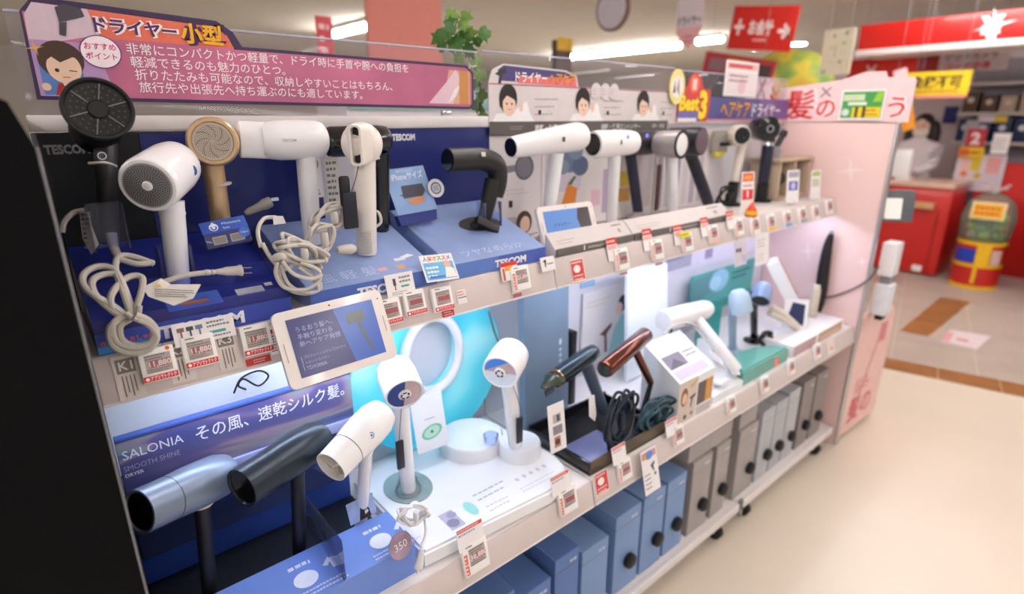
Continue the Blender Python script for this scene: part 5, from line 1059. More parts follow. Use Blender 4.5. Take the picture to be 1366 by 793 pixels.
for s in (-1, 1):
    bm = B(); box(bm, b_ + Vector((s * .004 - .0005, -.002, -.012)), b_ + Vector((s * .004 + .0005, .002, .001))); obj('pin', bm, chrome, t, sm=False)
bm = B(); tube(bm, [oy(*p, 1.2) for p in ((652, 415), (662, 450), (680, 485), (700, 505))], .003, 8); obj('wall_cable', bm, mat('grey_cable', '#85858c', .5), label='grey cable hanging on the back board right of the cyan disc', cat='cable')
bm = B(); tube(bm, [oy(*p, 1.14) for p in ((312, 525), (322, 505), (345, 495), (358, 502), (345, 515), (325, 506), (318, 515), (328, 520))], .002, 8); obj('loose_cable', bm, cordb, label='thin black cable curled above the holographic header', cat='cable')
fr = frame((.032, 1.17, .985), (1, 0, 0), (0, 0, 1)); bm = B(); fbox(bm, fr, 0, -.36, -.004, .43, .11, 0, .001); obj('pale_panel', bm, mat('pale_blue_panel', '#eef4fa', .4, vary=.03, scale=6), label='pale blue panel behind the royal blue stand', cat='panel')
# ================================================================== lower shelf, middle and far bays
slate = mat('slate_board', '#6f8296', .45, vary=.12, scale=4)
A_, B_ = Vector((.958, 1.06, SH_LO)), Vector((1.172, 1.10, SH_LO))
fr = frame(A_, B_ - A_, (0, .03, 1)); w = (B_ - A_).length
t = cardthing('slate_board', 'tall slate-blue board with vertical white lettering behind the black tray', 'board', fr, w, .465, slate, .02)
ik = Ink(fr); ik.disc(w * .8, .24, .010, '#d0d8e0', .7); [ik.rect(w * .8 - .006, .21 - i * .018, w * .8 + .006, .221 - i * .018, '#b8c4d0') for i in range(5)]; ik.build(t)
bm = B(); box(bm, (1.19, 1.11, SH_LO), (1.215, 1.15, .87), .003); obj('black_post', bm, black, label='slim black post standing right of the slate-blue board', cat='post')

# black tray
t = empty('black_tray', (1.15, .93, SH_LO), 'shallow black tray holding the two dark metallic dryers', 'tray')
x0, x1, y0, y1 = .957, 1.285, .815, 1.05
bm = B(); box(bm, (x0, y0, SH_LO), (x1, y1, SH_LO + .012), .002); obj('floor_plate', bm, black, t)
for nm, a, b in (('front_lip', (x0, y0, SH_LO), (x1, y0 + .008, SH_LO + .038)), ('back_lip', (x0, y1 - .008, SH_LO), (x1, y1, SH_LO + .045)), ('side_lip', (x0, y0, SH_LO), (x0 + .008, y1, SH_LO + .038)), ('side_lip', (x1 - .008, y0, SH_LO), (x1, y1, SH_LO + .038))):
    bm = B(); box(bm, a, b, .002); obj(nm, bm, gblack if nm != 'front_lip' else mat('tray_bronze', '#5c5040', .4), t)
bm = B(); box(bm, (x0 + .012, y0 + .01, SH_LO + .012), (x0 + .15, y0 + .11, SH_LO + .03), .002); obj('violet_pad', bm, mat('violet_pad', '#7a80b0', .3), t)
# dark dryer with brush nozzle
post = oz(806, 550, SH_LO + .03); Yd = post.y
f, g = oy(742, 505, Yd - .04), oy(794, 468, Yd + .0)
t = dryer('hair_dryer', 'dark slate dryer with a toothed brush nozzle above the black tray', post)
dk = mat('dark_slate_metal', '#2c3a44', .25, .5, vary=.05)
body(t, f, g, [(0, 0), (0, .022), (.1, .025), (.8, .025), (.95, .022), (1, .015), (1, 0)], dk, caps=False)
ax = (f - g).normalized(); bm = B(); lathe(bm, f, f + ax * .06, [(0, .023), (.25, .022), (.3, .018), (1, .006)], 24, sx=1.3, sy=.8); nz = obj('brush_nozzle', bm, mat('nozzle_olive', '#4c5248', .25, .5), t)
fn = frame(f, ax, (0, 0, 1))
for k in range(6):
    bm = B(); p = f + ax * (.015 + k * .007) + Vector((0, 0, -.012)); lathe(bm, p, p + Vector((0, -.004, -.018)), [(0, .0022), (1, .001)], 8); obj('tooth', bm, black, nz)
bm = B(); lathe(bm, f + ax * -.002, f + ax * .004, [(0, .0255), (1, .0255)], 28); obj('copper_ring', bm, mat('copper', '#b08a70', .25, .8), t)
handle(t, f.lerp(g, .72) + Vector((0, 0, -.01)), post, .019, .016, mat('slate_handle', '#5a6478', .35))
# brown metallic dryer
post = oz(872, 530, SH_LO + .014); Yd = .89
f, g = oy(806, 494, Yd - .03), oy(862, 446, Yd + .02)
t = dryer('hair_dryer', 'polished brown metallic tube dryer leaning up over the black tray', Vector((post.x, Yd, SH_LO + .014)))
br = mat('brown_metal', '#6a3c30', .18, .75, vary=.06)
body(t, f, g, [(0, 0), (0, .021), (.03, .0235), (.97, .0235), (1, .019), (1, 0)], br, caps=False)
ax = (f - g).normalized(); bm = B(); lathe(bm, f + ax * .0005, f + ax * .002, [(0, 0), (0, .019), (1, .018), (1, 0)], 28, caps=False); obj('mouth', bm, gblack, t)
m_ = f.lerp(g, .66); e_ = oy(868, 512, Yd); handle(t, m_, e_, .0125, .0115, br)
bm = B(); lathe(bm, e_, Vector((e_.x - .035, Yd, SH_LO + .022)), [(0, .0075), (.9, .009), (.95, .022), (1, .022)], 16); obj('stand_post', bm, black, t)
bundle('cord_bundle', 'dark blue-black cord tangle hanging in the black tray', (818, 556), .85, .078, .05, .0042, 11, mat('blueblack_cord', '#222c38', .35), 31, 70)
bundle('cord_bundle', 'dark teal cord heap at the right end of the black tray', (866, 550), .86, .07, .042, .004, 11, mat('teal_cord', '#2c4a56', .3), 33, 10)  # dark teal is the base colour of these cords
fr = frame(oy(735, 607, .845), (1, -.05, .02), (-.02, .12, 1)); fr = (fr[0], *fr[1:])
t = cardthing('spec_card', 'narrow white spec card with three small pictures standing on the tray edge', 'card', fr, .052, .125, card_w, .001)
ik = Ink(fr); ik.rect(.014, .075, .04, .098, '#b8b2ba'); ik.rect(.026, .078, .036, .095, '#4a4850'); ik.rect(.012, .045, .042, .068, '#8e8894'); ik.rect(.014, .012, .034, .04, '#b48878'); ik.disc(.024, .026, .008, '#5a3a34'); ik.build(t)
bm = B(); fr2 = frame(oy(786, 556, .865), (1, 0, -.1), (-.15, .1, 1)); slab(bm, fr2, [(0, .0), (.024, -.02), (.028, .0), (.018, .055), (-.004, .058)], -.0006, 0); obj('paper_tag', bm, card_w, label='white paper tag tied to the dark cord tangle', cat='tag', sm=False)
# poster on the back
def dP(k, w, h):
    k.lines(.02, h * .78, w * .5, h * .9, 2, '#d8c8b0', 3, .3); k.disc(w * .68, h * .72, .032, '#2a2430', .8); k.disc(w * .62, h * .66, .024, '#ecccc0', .8); k.poly([(w * .45, 0), (w * .98, 0), (w * .9, h * .5), (w * .68, h * .58), (w * .55, h * .4)], '#9ad0d4'); k.poly([(w * .3, h * .38), (w * .5, h * .5), (w * .5, h * .44), (w * .42, h * .36), (w * .44, h * .1), (w * .4, h * .1), (w * .38, h * .34)], '#5a3c3c')
poster('white poster of a woman in teal pinned behind the brown dryer', (776, 450), (851, 430), .655, .93, 1.23, dP)

# white wedge displays
def wedge(label, x0, x1, yf, yb, zf, zb, draw_f, draw_t, mt):
    t = empty('wedge_display', ((x0 + x1) / 2, (yf + yb) / 2, SH_LO), label, 'display stand', 'white wedge stands')
    bm = B(); hexa(bm, [(x0, yf, SH_LO), (x1, yf, SH_LO), (x1, yb, SH_LO), (x0, yb, SH_LO), (x0, yf, zf), (x1, yf, zf), (x1, yb, zb), (x0, yb, zb)]); bd = obj('body', bm, mt, t, sm=False)
    ik = Ink(frame((x0, yf, SH_LO), (1, 0, 0), (0, 0, 1))); draw_f(ik, x1 - x0, zf - SH_LO); ik.build(bd)
    ik = Ink(frame((x0, yf, zf), (1, 0, 0), (0, yb - yf, zb - zf))); draw_t(ik, x1 - x0, math.hypot(yb - yf, zb - zf)); ik.build(bd); return t
wd = mat('wedge_white', '#eef2f6', .35, vary=.01)
def dWf(k, w, h):
    k.rect(0, 0, w * .5, h, '#d8c8be'); k.disc(w * .16, h * .62, .03, '#8a5a3c', .6); k.disc(w * .17, h * .58, .018, '#e8c4ac', .7); k.poly([(w * .3, h * .55), (w * .48, h * .6), (w * .48, h * .54), (w * .4, h * .5), (w * .38, h * .3), (w * .35, h * .3), (w * .36, h * .5)], '#3a3230'); k.poly([(w * .3, h * .82), (w * .52, h * .95), (w * .52, h * .9), (w * .34, h * .78)], '#c8a040'); k.disc(w * .22, h * .12, .008, '#4a4040'); k.disc(w * .4, h * .14, .006, '#5a5050')
    k.rect(w * .54, h * .25, w * .98, h * .8, '#6a5a58'); k.rect(w * .78, h * .25, w * .96, h * .8, '#d89a4c'); k.rect(w * .54, 0, w * .98, h * .2, '#c8c0bc')
def dWt(k, w, h): k.rect(w * .06, h * .3, w * .55, h * .6, '#8e889c'); k.poly([(w * .06, h * .3), (w * .5, h * .3), (w * .3, h * .5)], '#6c6678'); k.rect(w * .06, h * .05, w * .9, h * .25, '#cfc8dc'); k.lines(w * .6, h * .4, w * .95, h * .6, 2, '#a8a4b0', 4)
wedge('white wedge stand with hair photographs on its front', 1.338, 1.525, .815, .95, .76, .845, dWf, dWt, wd)
bm = B(); fr = frame((1.455, 1.09, SH_LO + .003), (1, .1, 0), (0, .1, 1)); slab(bm, fr, [(0, 0), (.28, 0), (.28, .37), (.02, .40)], -.012, 0); obj('white_backboard', bm, mat('backboard_white', '#f2f6fa', .4, vary=.01), label='tall plain white board behind the white wedge stand', cat='board', sm=False)  # board is a plain white that gives off nothing
wedge('low white wedge stand with small print right of the photo wedge', 1.545, 1.735, .82, 1.0, .645, .70, lambda k, w, h: None, lambda k, w, h: (k.lines(.01, h * .5, w * .6, h * .8, 3, '#b8bcc8', 4, .3), k.disc(w * .75, h * .6, .012, '#9a9cb0'), k.lines(.01, h * .1, w * .8, h * .3, 2, '#c4c8d0', 6, .3)), wd)
# white dryer on top
f, g = oy(884, 428, .98), oy(944, 412, .98); post = oz(984, 494, .69)
t = dryer('hair_dryer', 'white dryer with long straight handle leaning over the white wedge stands', post)
body(t, f, g, [(0, 0), (0, .03), (.05, .034), (.5, .035), (.9, .034), (1, .026), (1, 0)], bright, caps=False)
handle(t, f.lerp(g, .6), post, .023, .019, bright)
cord(t, [(893, 448, .97), (900, 436, .96), (920, 432, .95), (935, 440, .94)], 0, .003, cordb)
bm = B(); f_ = frame(oz(985, 505, .66), (.75, -.65, 0), (0, .5, 1)); box(bm, (1.60, .826, .662), (1.66, .86, .672), .003); obj('rest', bm, white, t)

# teal set
teal = mat('teal_board', '#4a9c98', .4, vary=.08, scale=6); tealp = mat('teal_pale', '#8cc4bc', .35, vary=.05)
t = poster('teal board picturing a pale blue dryer at the back of the lower shelf', (922, 385), (1002, 385), .70, .885, 1.2, lambda k, w, h: (k.poly([(w * .02, h * .3), (w * .3, h * .5), (w * .3, h * .95), (w * .02, h * .9)], '#5a8a92'), k.disc(w * .42, h * .72, .05, '#8cbcd8', 1.5), k.disc(w * .36, h * .68, .03, '#a4cce4', 1.6), k.lines(w * .62, h * .6, w * .96, h * .85, 2, '#2f5c60', 3, .4), k.poly([(0, .0), (w, 0), (w, h * .25), (0, h * .2)], '#2f8a82')), teal)
t = empty('teal_dish', (1.95, .86, SH_LO), 'curved teal dish-shaped base at the front of the lower shelf', 'base')
pts = [(1.735, .822), (2.07, .822), (2.05, .87), (1.98, .91), (1.88, .925), (1.80, .91), (1.75, .87)]
bm = B(); prism(bm, [(x, y, SH_LO) for x, y in pts], (0, 0, .055)); bmesh.ops.bevel(bm, geom=[e for e in bm.edges if abs((e.verts[0].co - e.verts[1].co).z) < .001 and e.verts[0].co.z > SH_LO + .02], offset=.006, segments=2, affect='EDGES'); obj('dish', bm, mat('teal_gloss', '#5fa89c', .3, vary=.05, coat=.2), t)
lb_ = mat('pale_blue_plastic', '#b4cbe0', .3, vary=.02, coat=.2); db = mat('dusk_blue_plastic', '#7b8fb4', .3, vary=.03, coat=.2)
def down(label, top, mouth, r, mt, post, hm):
    t = dryer('hair_dryer', label, post); f = mouth; g = top
    body(t, f, g, [(.06, 0), (.06, r * .8), (0, r * .85), (0, r), (.4, r * 1.02), (.8, r * .95), (1, r * .6), (1.04, 0)], mt, caps=False)
    bm = B(); d = (g - f).normalized(); lathe(bm, f + d * .001, f + d * .004, [(0, 0), (0, r * .86), (1, r * .86)], 28, caps=False); obj('mouth', bm, black, t)
    handle(t, f.lerp(g, .4) + Vector((0, .03, 0)), post + Vector((0, 0, .012)), r * .42, r * .38, hm); 
    bm = B(); lathe(bm, post, post + Vector((0, 0, .03)), [(0, .04), (.2, .04), (.4, r * .5), (1, r * .45), (1, 0)], 20, caps=False); obj('cradle', bm, hm, t)
post = Vector((1.99, 1.0, SH_LO)); down('pale blue dryer with its mouth turned down beside the teal board', oy(984, 388, .95), oy(990, 416, .93), .037, lb_, post, mat('pale_handle', '#9fb4c8', .35))
post = Vector((2.16, 1.0, SH_LO)); down('dusk blue dryer with black handle right of the pale blue dryer', oy(1019, 380, .96), oy(1014, 402, .94), .036, db, post, gblack)
bundle('cord_bundle', 'black cord coil at the foot of the dusk blue dryer', (1018, 450), .95, .05, .03, .005, 4, cordb, 41, 0)

t = empty('teal_screen', (2.03, 1.1, SH_LO), 'curved teal screen standing behind the pale blue dryer', 'screen')
bm = B(); P_ = [(1.93 + .17 * k / 10, 1.12 + .045 * sin(pi * k / 10)) for k in range(11)]; pp = [Vector((x, y, SH_LO)) for x, y in P_] + [Vector((x, y + .006, SH_LO)) for x, y in reversed(P_)]; prism(bm, pp, (0, 0, .16)); obj('sheet', bm, mat('teal_deep', '#3f9a94', .35, vary=.08), t)
flatcard('hanging_card', 'white card with grey print hanging under the upper rail near the far end', (1017, 332), frame((0, .936, 1.09), (1, 0, 0), (0, .01, .07)), .1, .115, lambda k, w, h: (k.lines(.012, h * .55, w - .02, h * .85, 3, '#b4a8b0', 3, .3), k.lines(.012, h * .12, w - .03, h * .4, 3, '#c8bcc4', 5, .3)), card_w, .002)
flatcard('hanging_card', 'pale lilac card with dark heading hanging left of the grey-print card', (988, 338), frame((0, .936, 1.07), (1, 0, 0), (0, .01, .07)), .08, .085, lambda k, w, h: (k.lines(.01, h * .5, w * .6, h * .8, 1, '#5c5468', 3, .5), k.rect(.05, .01, w - .006, h * .4, '#c4b8d4')), mat('card_lilac', '#d8d0e0', .5), .002)
for i_, (pxs, lb) in enumerate(((((968, 484), (978, 502), (988, 500), (980, 482)), 'white folded leaflet at the foot of the white leaning dryer'), (((945, 470), (962, 486), (976, 480), (958, 466)), 'white paper slip lying on the low white wedge'))):
    q4_ = [oz(*p, .672 if i_ == 0 else .69) for p in pxs]; bm = B(); prism(bm, q4_, (0, .004, .003)); obj('leaflet', bm, card_w, label=lb, cat='leaflet', sm=False)
bm = B(); tube(bm, [oy(*p, .915) for p in ((886, 446), (896, 436), (914, 431), (930, 436), (944, 452), (952, 470))], .003, 8); obj('white_cable', bm, cordw, label='white cable looping over the top of the white photo wedge', cat='cable')
# straightener, pedestal, far small things
ped = mat('pedestal_white', '#f1edf0', .35, vary=.02)
t = empty('white_pedestal', (2.33, .87, SH_LO), 'low white pedestal with tan front at the far end of the lower shelf', 'pedestal')
bm = B(); box(bm, (2.10, .815, SH_LO), (2.58, .95, .672), .003); obj('block', bm, ped, t)
ik = Ink(frame((2.10, .815, SH_LO), (1, 0, 0), (0, 0, 1))); ik.rect(.0, .004, .2, .046, '#c0a4a8'); ik.rect(.22, .006, .46, .046, '#c8a48c'); ik.lines(.24, .012, .44, .03, 1, '#e4d0c4', 3); ik.build(t)
b = oz(1072, 433, .674); tp = oy(1029, 347, 1.02)
t = empty('hair_straightener', b, 'long cream hair straightener leaning on the white pedestal', 'straightener')
d = (tp - b); n_ = (CAM - b).normalized(); fr = frame(b, d.cross(n_), d)
L = d.length
bm = B(); slab(bm, fr, rrect(-.026, 0, .026, L, .012), -.014, .004); obj('lower_arm', bm, cream, t)
bm = B(); slab(bm, (fr[0] + fr[3] * .008, fr[1], fr[2], fr[3]), rrect(-.025, L * .03, .025, L * .98, .012), 0, .014); obj('upper_arm', bm, bright, t)
bm = B(); slab(bm, (fr[0] + fr[1] * .026, fr[1], fr[2], fr[3]), [(0, L * .45), (.005, L * .45), (.005, L), (0, L)], -.01, .016); obj('side_stripe', bm, mat('salmon_stripe', '#c88c84', .4), t, sm=False)
b2 = oz(1062, 440, .674); e2_ = oy(1026, 418, .93); t = empty('hair_straightener', b2, 'short cream straightener lying open at the pedestal edge', 'straightener')
for k, dz in ((0, 0), (1, .03)):
    bm = B(); tube(bm, [b2 + Vector((0, 0, .012)), b2.lerp(e2_, .5) + Vector((0, 0, .01 + dz * .6)), e2_ + Vector((0, 0, dz))], lambda s: .016 - .004 * s, 14); obj('arm', bm, cream, t)
fr = frame_at(ox(1066, 390, 2.30), (.55, -.8, 0), (.1, .1, 1), .09, .12); fr = (Vector((fr[0].x, fr[0].y, .674)), *fr[1:]); t = cardthing('framed_card', 'white framed card with a navy picture beside the long straightener', 'card', fr, .09, .12, card_w, .003); ik = Ink(fr); ik.poly([(.012, .03), (.078, .012), (.078, .1), (.03, .108)], '#2c345c'); ik.build(t)
t = empty('lotion_bottle', (2.50, .93, .674), 'small beige cylinder bottle on the pedestal beside the partition', 'bottle'); bm = B(); lathe(bm, (2.50, .92, .674), (2.50, .92, .80), [(0, .019), (.05, .02), (.95, .02), (1, .018)], 20); obj('bottle', bm, mat('beige_bottle', '#cbbfae', .35), t); bm = B(); lathe(bm, (2.50, .92, .80), (2.50, .92, .815), [(0, .017), (1, .016)], 16); obj('cap', bm, cream, t)
# dark hair sample hanging beside the partition
t = empty('hair_sample', ox(1100, 330, 2.62), 'long black hair sample hanging against the pink partition', 'hair sample')
L = [ox(x, y, 2.63) for x, y in ((1109, 312), (1104, 330), (1099, 360), (1096, 385), (1094, 402), (1092, 416))]
hm_ = mat('hair_black', '#191315', .45, vary=.2, scale=60)
bm = B(); tube(bm, L, lambda s: .004 + .021 * sin(pi * min(1, s * .8 + .1)), 14); obj('hair_lock', bm, hm_, t)
bm = B(); q = L[0]; box(bm, q + Vector((-.006, -.008, -.004)), q + Vector((.006, .008, .014)), .002); obj('clip', bm, grey, t)
bm = B(); tube(bm, [ox(*p, 2.66) for p in ((1090, 397), (1110, 396), (1140, 385), (1160, 372), (1172, 356))], .004, 8); obj('partition_cable', bm, mat('brown_cable', '#6a5658', .5), label='dark cable sagging across the pink partition', cat='cable')
fr = frame((1.82, 1.236, .9), (1, 0, 0), (0, 0, 1)); t = cardthing('lilac_panel', 'pale lilac panel with printed photographs on the far lower back wall', 'board', fr, .8, .2, mat('lilac_panel', '#dcd4e6', .4, vary=.03), .003)
ik = Ink(fr); ik.rect(.02, .02, .2, .14, '#a8a4b8'); ik.rect(.03, .06, .14, .12, '#8e8ca4'); ik.rect(.3, .03, .36, .15, '#9a8fae'); ik.lines(.24, .1, .3, .16, 2, '#6c6480', 3); ik.build(t)
fr = frame((1.36, 1.236, .95), (1, 0, 0), (0, 0, 1)); t = cardthing('blue_swatch', 'small blue-grey photo on the back wall above the white board', 'photo', fr, .07, .09, mat('swatch_blue', '#8fb0d0', .5), .002)

# ================================================================== lower price rail
rl = rail_lo
f_lo = frame((0, .79, .60), (1, 0, 0), (0, .016, .066))
def dPop2(k, w, h): k.rect(.002, h * .82, w - .002, h * .97, '#d85048'); k.lines(.004, h * .84, w - .006, h * .96, 1, '#f6d4d0', 4); k.lines(.004, h * .62, w - .006, h * .8, 1, '#a8a8c8', 6)
for px, pr, s, lb, pop in (((634, 742), '38,880', 1.35, 'large electronic price tag reading 38,880 under the white platform', (628, 715)), ((757, 667), '', 1.25, 'electronic price tag at the right end of the left lower rail', (748, 645)), ((833, 627), '', 1.1, 'electronic price tag beside the red card under the black tray', (826, 606)), ((904, 581), '', 1.1, 'electronic price tag under the white photo wedge', (896, 570)), ((975, 540), '', 1.1, 'electronic price tag under the low white wedge', None), ((1020, 513), '', 1.1, 'electronic price tag under the teal dish', None), ((1055, 490), '', 1.1, 'electronic price tag at the right end of the teal dish', None), ((1090, 469), '', 1.15, 'last electronic price tag on the lower rail, under the pedestal', None)):
    etag(lb, px, rl, pr or None, side=True, s=s)
    if pop: flatcard('pop_card', 'red-headed white card behind the ' + lb.replace('electronic ', '').replace('large ', 'largest '), pop, f_lo, .05 * s, .05, dPop2, card_w, .004)
flatcard('sale_card', 'red sale card at the left end of the rail under the black tray', (803, 645), rl, .05, .062, dRed)
def dHang(k, w, h): k.rect(.004, h * .8, w - .004, h * .95, '#c890a0'); k.disc(w * .5, h * .86, .012, '#6a8ad0', 1.4); k.disc(w * .2, h * .86, .008, '#e0a040'); k.poly([(w * .5, h * .62), (w * .8, h * .68), (w * .8, h * .62), (w * .7, h * .58), (w * .74, h * .46), (w * .68, h * .46)], '#6a6470'); k.lines(.006, h * .1, w * .5, h * .5, 4, '#8c8890', 4, .3); k.rect(w * .7, h * .36, w * .82, h * .42, '#5a5460')
flatcard('hanging_card', 'white card with dryer drawings hanging below the black tray rail', (868, 628), rl, .068, .125, dHang, card_w, .02)
flatcard('red_flag', 'tiny red flag card right of the teal dish', (1036, 483), f_lo, .03, .03, lambda k, w, h: k.lines(.004, .004, w - .004, h - .004, 2, '#f6c8c0', 3), hue('#e0705c'), .012)
flatcard('pop_card', 'pale card with red print beside the last lower price tag', (1108, 462), rl, .07, .06, lambda k, w, h: (k.rect(.004, .004, w - .004, h - .004, '#ecdcd6'), k.lines(.03, .01, w - .01, .03, 1, '#d0505c', 3)), card_w, .002)

# ================================================================== cartons on the base deck
cb = mat('carton_blue', '#7f9dcb', .5, vary=.05, scale=5); cbd = mat('carton_blue_dark', '#5c7cb8', .5, vary=.05, scale=5)
cg = mat('carton_grey', '#a8a2a0', .5, vary=.04, scale=5); cgl = mat('carton_pale_grey', '#b9bcc2', .5, vary=.04, scale=5); ct = mat('carton_taupe', '#8d8583', .5, vary=.05, scale=5)
knob_bm = B(); lathe(knob_bm, (0, 0, 0), (0, -.024, 0), [(0, .020), (.15, .0235), (.7, .0235), (.85, .019), (1, .012), (1, 0)], 20, caps=False)
knob_me = bpy.data.meshes.new('security_tag'); knob_bm.to_mesh(knob_me); knob_bm.free(); knob_me.materials.append(black); smooth(knob_me)
BZ = .121
def carton(label, x0, x1, z0, z1, mt, knob=None, yf=.832, yb=1.2, group='blue cartons on the base deck'):
    t = empty('carton', ((x0 + x1) / 2, (yf + yb) / 2, z0), label, 'carton', group)
    bm = B(); box(bm, (x0, yf, z0), (x1, yb, z1), .002, 1); obj('box', bm, mt, t)
    bm = B(); box(bm, (x0 - .0004, yf - .0004, z1 - .045), (x1 + .0004, yb + .0004, z1 - .0445)); obj('lid_seam', bm, mat('seam_dark', '#555a68', .7), t, sm=False)
    xm = x0 + (x1 - x0) * .45; ik = Ink(frame((x0, yf, z0), (1, 0, 0), (0, 0, 1))); ik.rect((x1 - x0) * .47, 0, (x1 - x0) * .475, z1 - z0 - .05, '#6a7488'); ik.lines((x1 - x0) * .6, z1 - z0 - .04, (x1 - x0) * .9, z1 - z0 - .02, 1, '#c8d0e0', 3); ik.build(t)
    if knob is not None: link_mesh('security_tag', knob_me, t, Matrix.Translation(Vector((knob, yf, .225)) - ORG[t.name]))
    return t
nth = ('first', 'second', 'third', 'fourth', 'fifth')
for i, (a, b, z, k) in enumerate(((.50, .60, .36, None), (.62, .72, .40, None), (.74, .845, .36, None), (.86, .95, .40, None), (.965, 1.075, .365, None), (1.105, 1.222, .405, 1.17), (1.235, 1.345, .405, 1.31), (1.357, 1.462, .405, 1.417))):
    lb = ('dark blue carton hidden deep at the left of the base deck', 'dark blue carton under the price tag reading 38,880', 'dark blue carton left of the bay joint', 'dark blue carton just behind the bay joint', 'lower blue carton without a tag, front of the blue row', 'blue carton with black tag, lowest in the picture', 'blue carton with black tag, middle of the three tagged', 'blue carton with black tag beside the grey cartons')[i]
    carton(lb, a, b, BZ, z, cbd if i < 4 else cb, k)
G = 'grey cartons on the base deck'
carton('grey carton with black tag right beside the last blue carton', 1.50, 1.615, BZ, .415, cg, 1.571, group=G)
carton('grey carton with black tag, second of the grey row', 1.645, 1.735, BZ, .415, cg, 1.70, group=G)
carton('wide grey carton lying on top of the first grey cartons', 1.475, 1.745, .417, .525, cg, None, yf=.84, group=G)
carton('grey carton with black tag below a small stacked one', 1.80, 1.935, BZ, .415, cg, 1.898, group=G)
carton('small grey carton stacked on another near the middle of the deck', 1.80, 1.925, .417, .52, cg, None, yf=.84, group=G)
carton('pale grey carton with black tag, first of the pale three', 1.965, 2.068, BZ, .43, cgl, 2.035, group=G)
carton('pale grey carton with black tag, middle of the pale three', 2.078, 2.175, BZ, .43, cgl, 2.136, group=G)
carton('pale grey carton with black tag, last of the pale three', 2.185, 2.285, BZ, .44, cgl, 2.247, group=G)
carton('taupe carton with black tag after the pale cartons', 2.32, 2.43, BZ, .44, ct, 2.383, group=G)
carton('taupe carton with black tag next to the pink partition', 2.45, 2.57, BZ, .44, ct, 2.51, group=G)
# ================================================================== end of the row: terminal stand, hung boxes, lower pink board
t = empty('terminal_stand', (2.86, .83, 0), 'white terminal stand with dark-framed screen at the end partition', 'terminal')
bm = B()
for dx in (-.022, .022): box(bm, (2.86 + dx - .006, .86, .35), (2.86 + dx + .006, .872, 1.12), .002)
obj('twin_pole', bm, steelw, t, sm=False, kind='stuff')
bm = B(); box(bm, (2.705, .861, .98), (2.89, .871, 1.01), .002); box(bm, (2.705, .861, .70), (2.89, .871, .73), .002); obj('wall_bracket', bm, steelw, t)
fr = frame_at(ox(1197, 275, 2.84), (.6, -.8, 0), (.12, .12, 1), .115, .135); 
bm = B(); fbox(bm, fr, 0, 0, -.02, .115, .135, 0, .006); fbox(bm, fr, .1, .0, -.03, .125, .13, -.002, .004); sc = obj('frame', bm, mat('terminal_grey', '#5d6168', .4), t)
bm = B(); slab(bm, fr, rrect(.012, .012, .075, .1, .004), 0, .002); obj('screen', bm, mat('terminal_screen', '#e8ece6', .3, emit=.3, vary=0), t, sm=False)
t = empty('hung_box', ox(1190, 345, 2.84), 'white box-shaped shop device hung on the terminal stand', 'box'); c = ox(1188, 345, 2.83)
bm = B(); box(bm, c + Vector((-.045, -.03, -.075)), c + Vector((.045, .03, .075)), .008); obj('case', bm, white, t); bm = B(); box(bm, c + Vector((-.02, -.02, -.12)), c + Vector((.03, .02, -.076)), .004); obj('socket', bm, grey, t)
t = empty('hung_box', ox(1180, 395, 2.84), 'lower white box hung under the first one at the row end', 'box'); c = ox(1178, 398, 2.83)
bm = B(); box(bm, c + Vector((-.05, -.03, -.07)), c + Vector((.045, .03, .07)), .006); obj('case', bm, mat('cool_white', '#dfe3ea', .4), t); bm = B(); box(bm, c + Vector((-.02, -.015, -.1)), c + Vector((.03, .015, -.071)), .003); obj('plug_end', bm, black, t)
fr = frame((2.712, .80, .03), (1, -.03, 0), (0, 0, 1)); w = .47
t = empty('end_board', fr[0], 'low pink board with red lettering at the foot of the row end', 'board')
bm = B(); slab(bm, fr, [(0, 0), (w, 0), (w, .53), (w - .04, .585), (.16, .62), (0, .60)], -.02, 0); obj('board', bm, mat('end_pink', '#ecc6c0', .5, vary=.04), t, sm=False)
ik = Ink(fr); ik.poly([(w * .3, .1), (w * .4, .12), (w * .7, .45), (w * .66, .5)], '#dfa8a8'); ik.rect(w * .66, .42, w * .84, .52, '#d88890'); ik.text(w * .2, .06, .14, '髪の', '#d0606c', 'L', .02); ik.text(w * .25, .2, .09, '悩み', '#d8707a'); ik.build(t)
bm = B(); lathe(bm, (2.8, .84, .0), (2.8, .84, .03), [(0, .02), (1, .02)], 16); lathe(bm, (3.1, .84, .0), (3.1, .84, .03), [(0, .02), (1, .02)], 16); box(bm, (2.74, .822, .028), (3.16, .857, .04)); obj('wheel_base', bm, black, t)

# ================================================================== counter area beyond the row
redm = mat('counter_red', '#c4201c', .35, vary=.06, scale=2, coat=.2); redd = mat('deep_red', '#9c1620', .4, vary=.06, scale=2)
CXF = 6.6
y_r = ox(1262, 300, CXF).y
t = empty('red_counter', (CXF + .3, 1.9, 0), 'glossy red service counter with a wood-edged top', 'counter')
bm = B(); box(bm, (CXF, y_r, .02), (CXF + .55, 3.2, .86), .004); obj('body', bm, redm, t)
bm = B(); box(bm, (CXF - .03, y_r - .01, .86), (CXF + .6, 3.2, .90), .004); obj('top', bm, mat('counter_top', '#d8b8a4', .35), t)
q = ox(1215, 272, CXF); bm = B(); box(bm, (CXF - .06, ox(1248, 272, CXF).y, .66), (CXF - .002, 2.2, .72), .004); obj('wood_ledge', bm, mat('ledge_wood', '#c99a6c', .45, vary=.15, scale=12), t)
bm = B(); box(bm, (CXF - .012, ox(1248, 300, CXF).y - .004, .02), (CXF - .001, ox(1248, 300, CXF).y + .004, .66)); obj('panel_joint', bm, redd, t, sm=False)
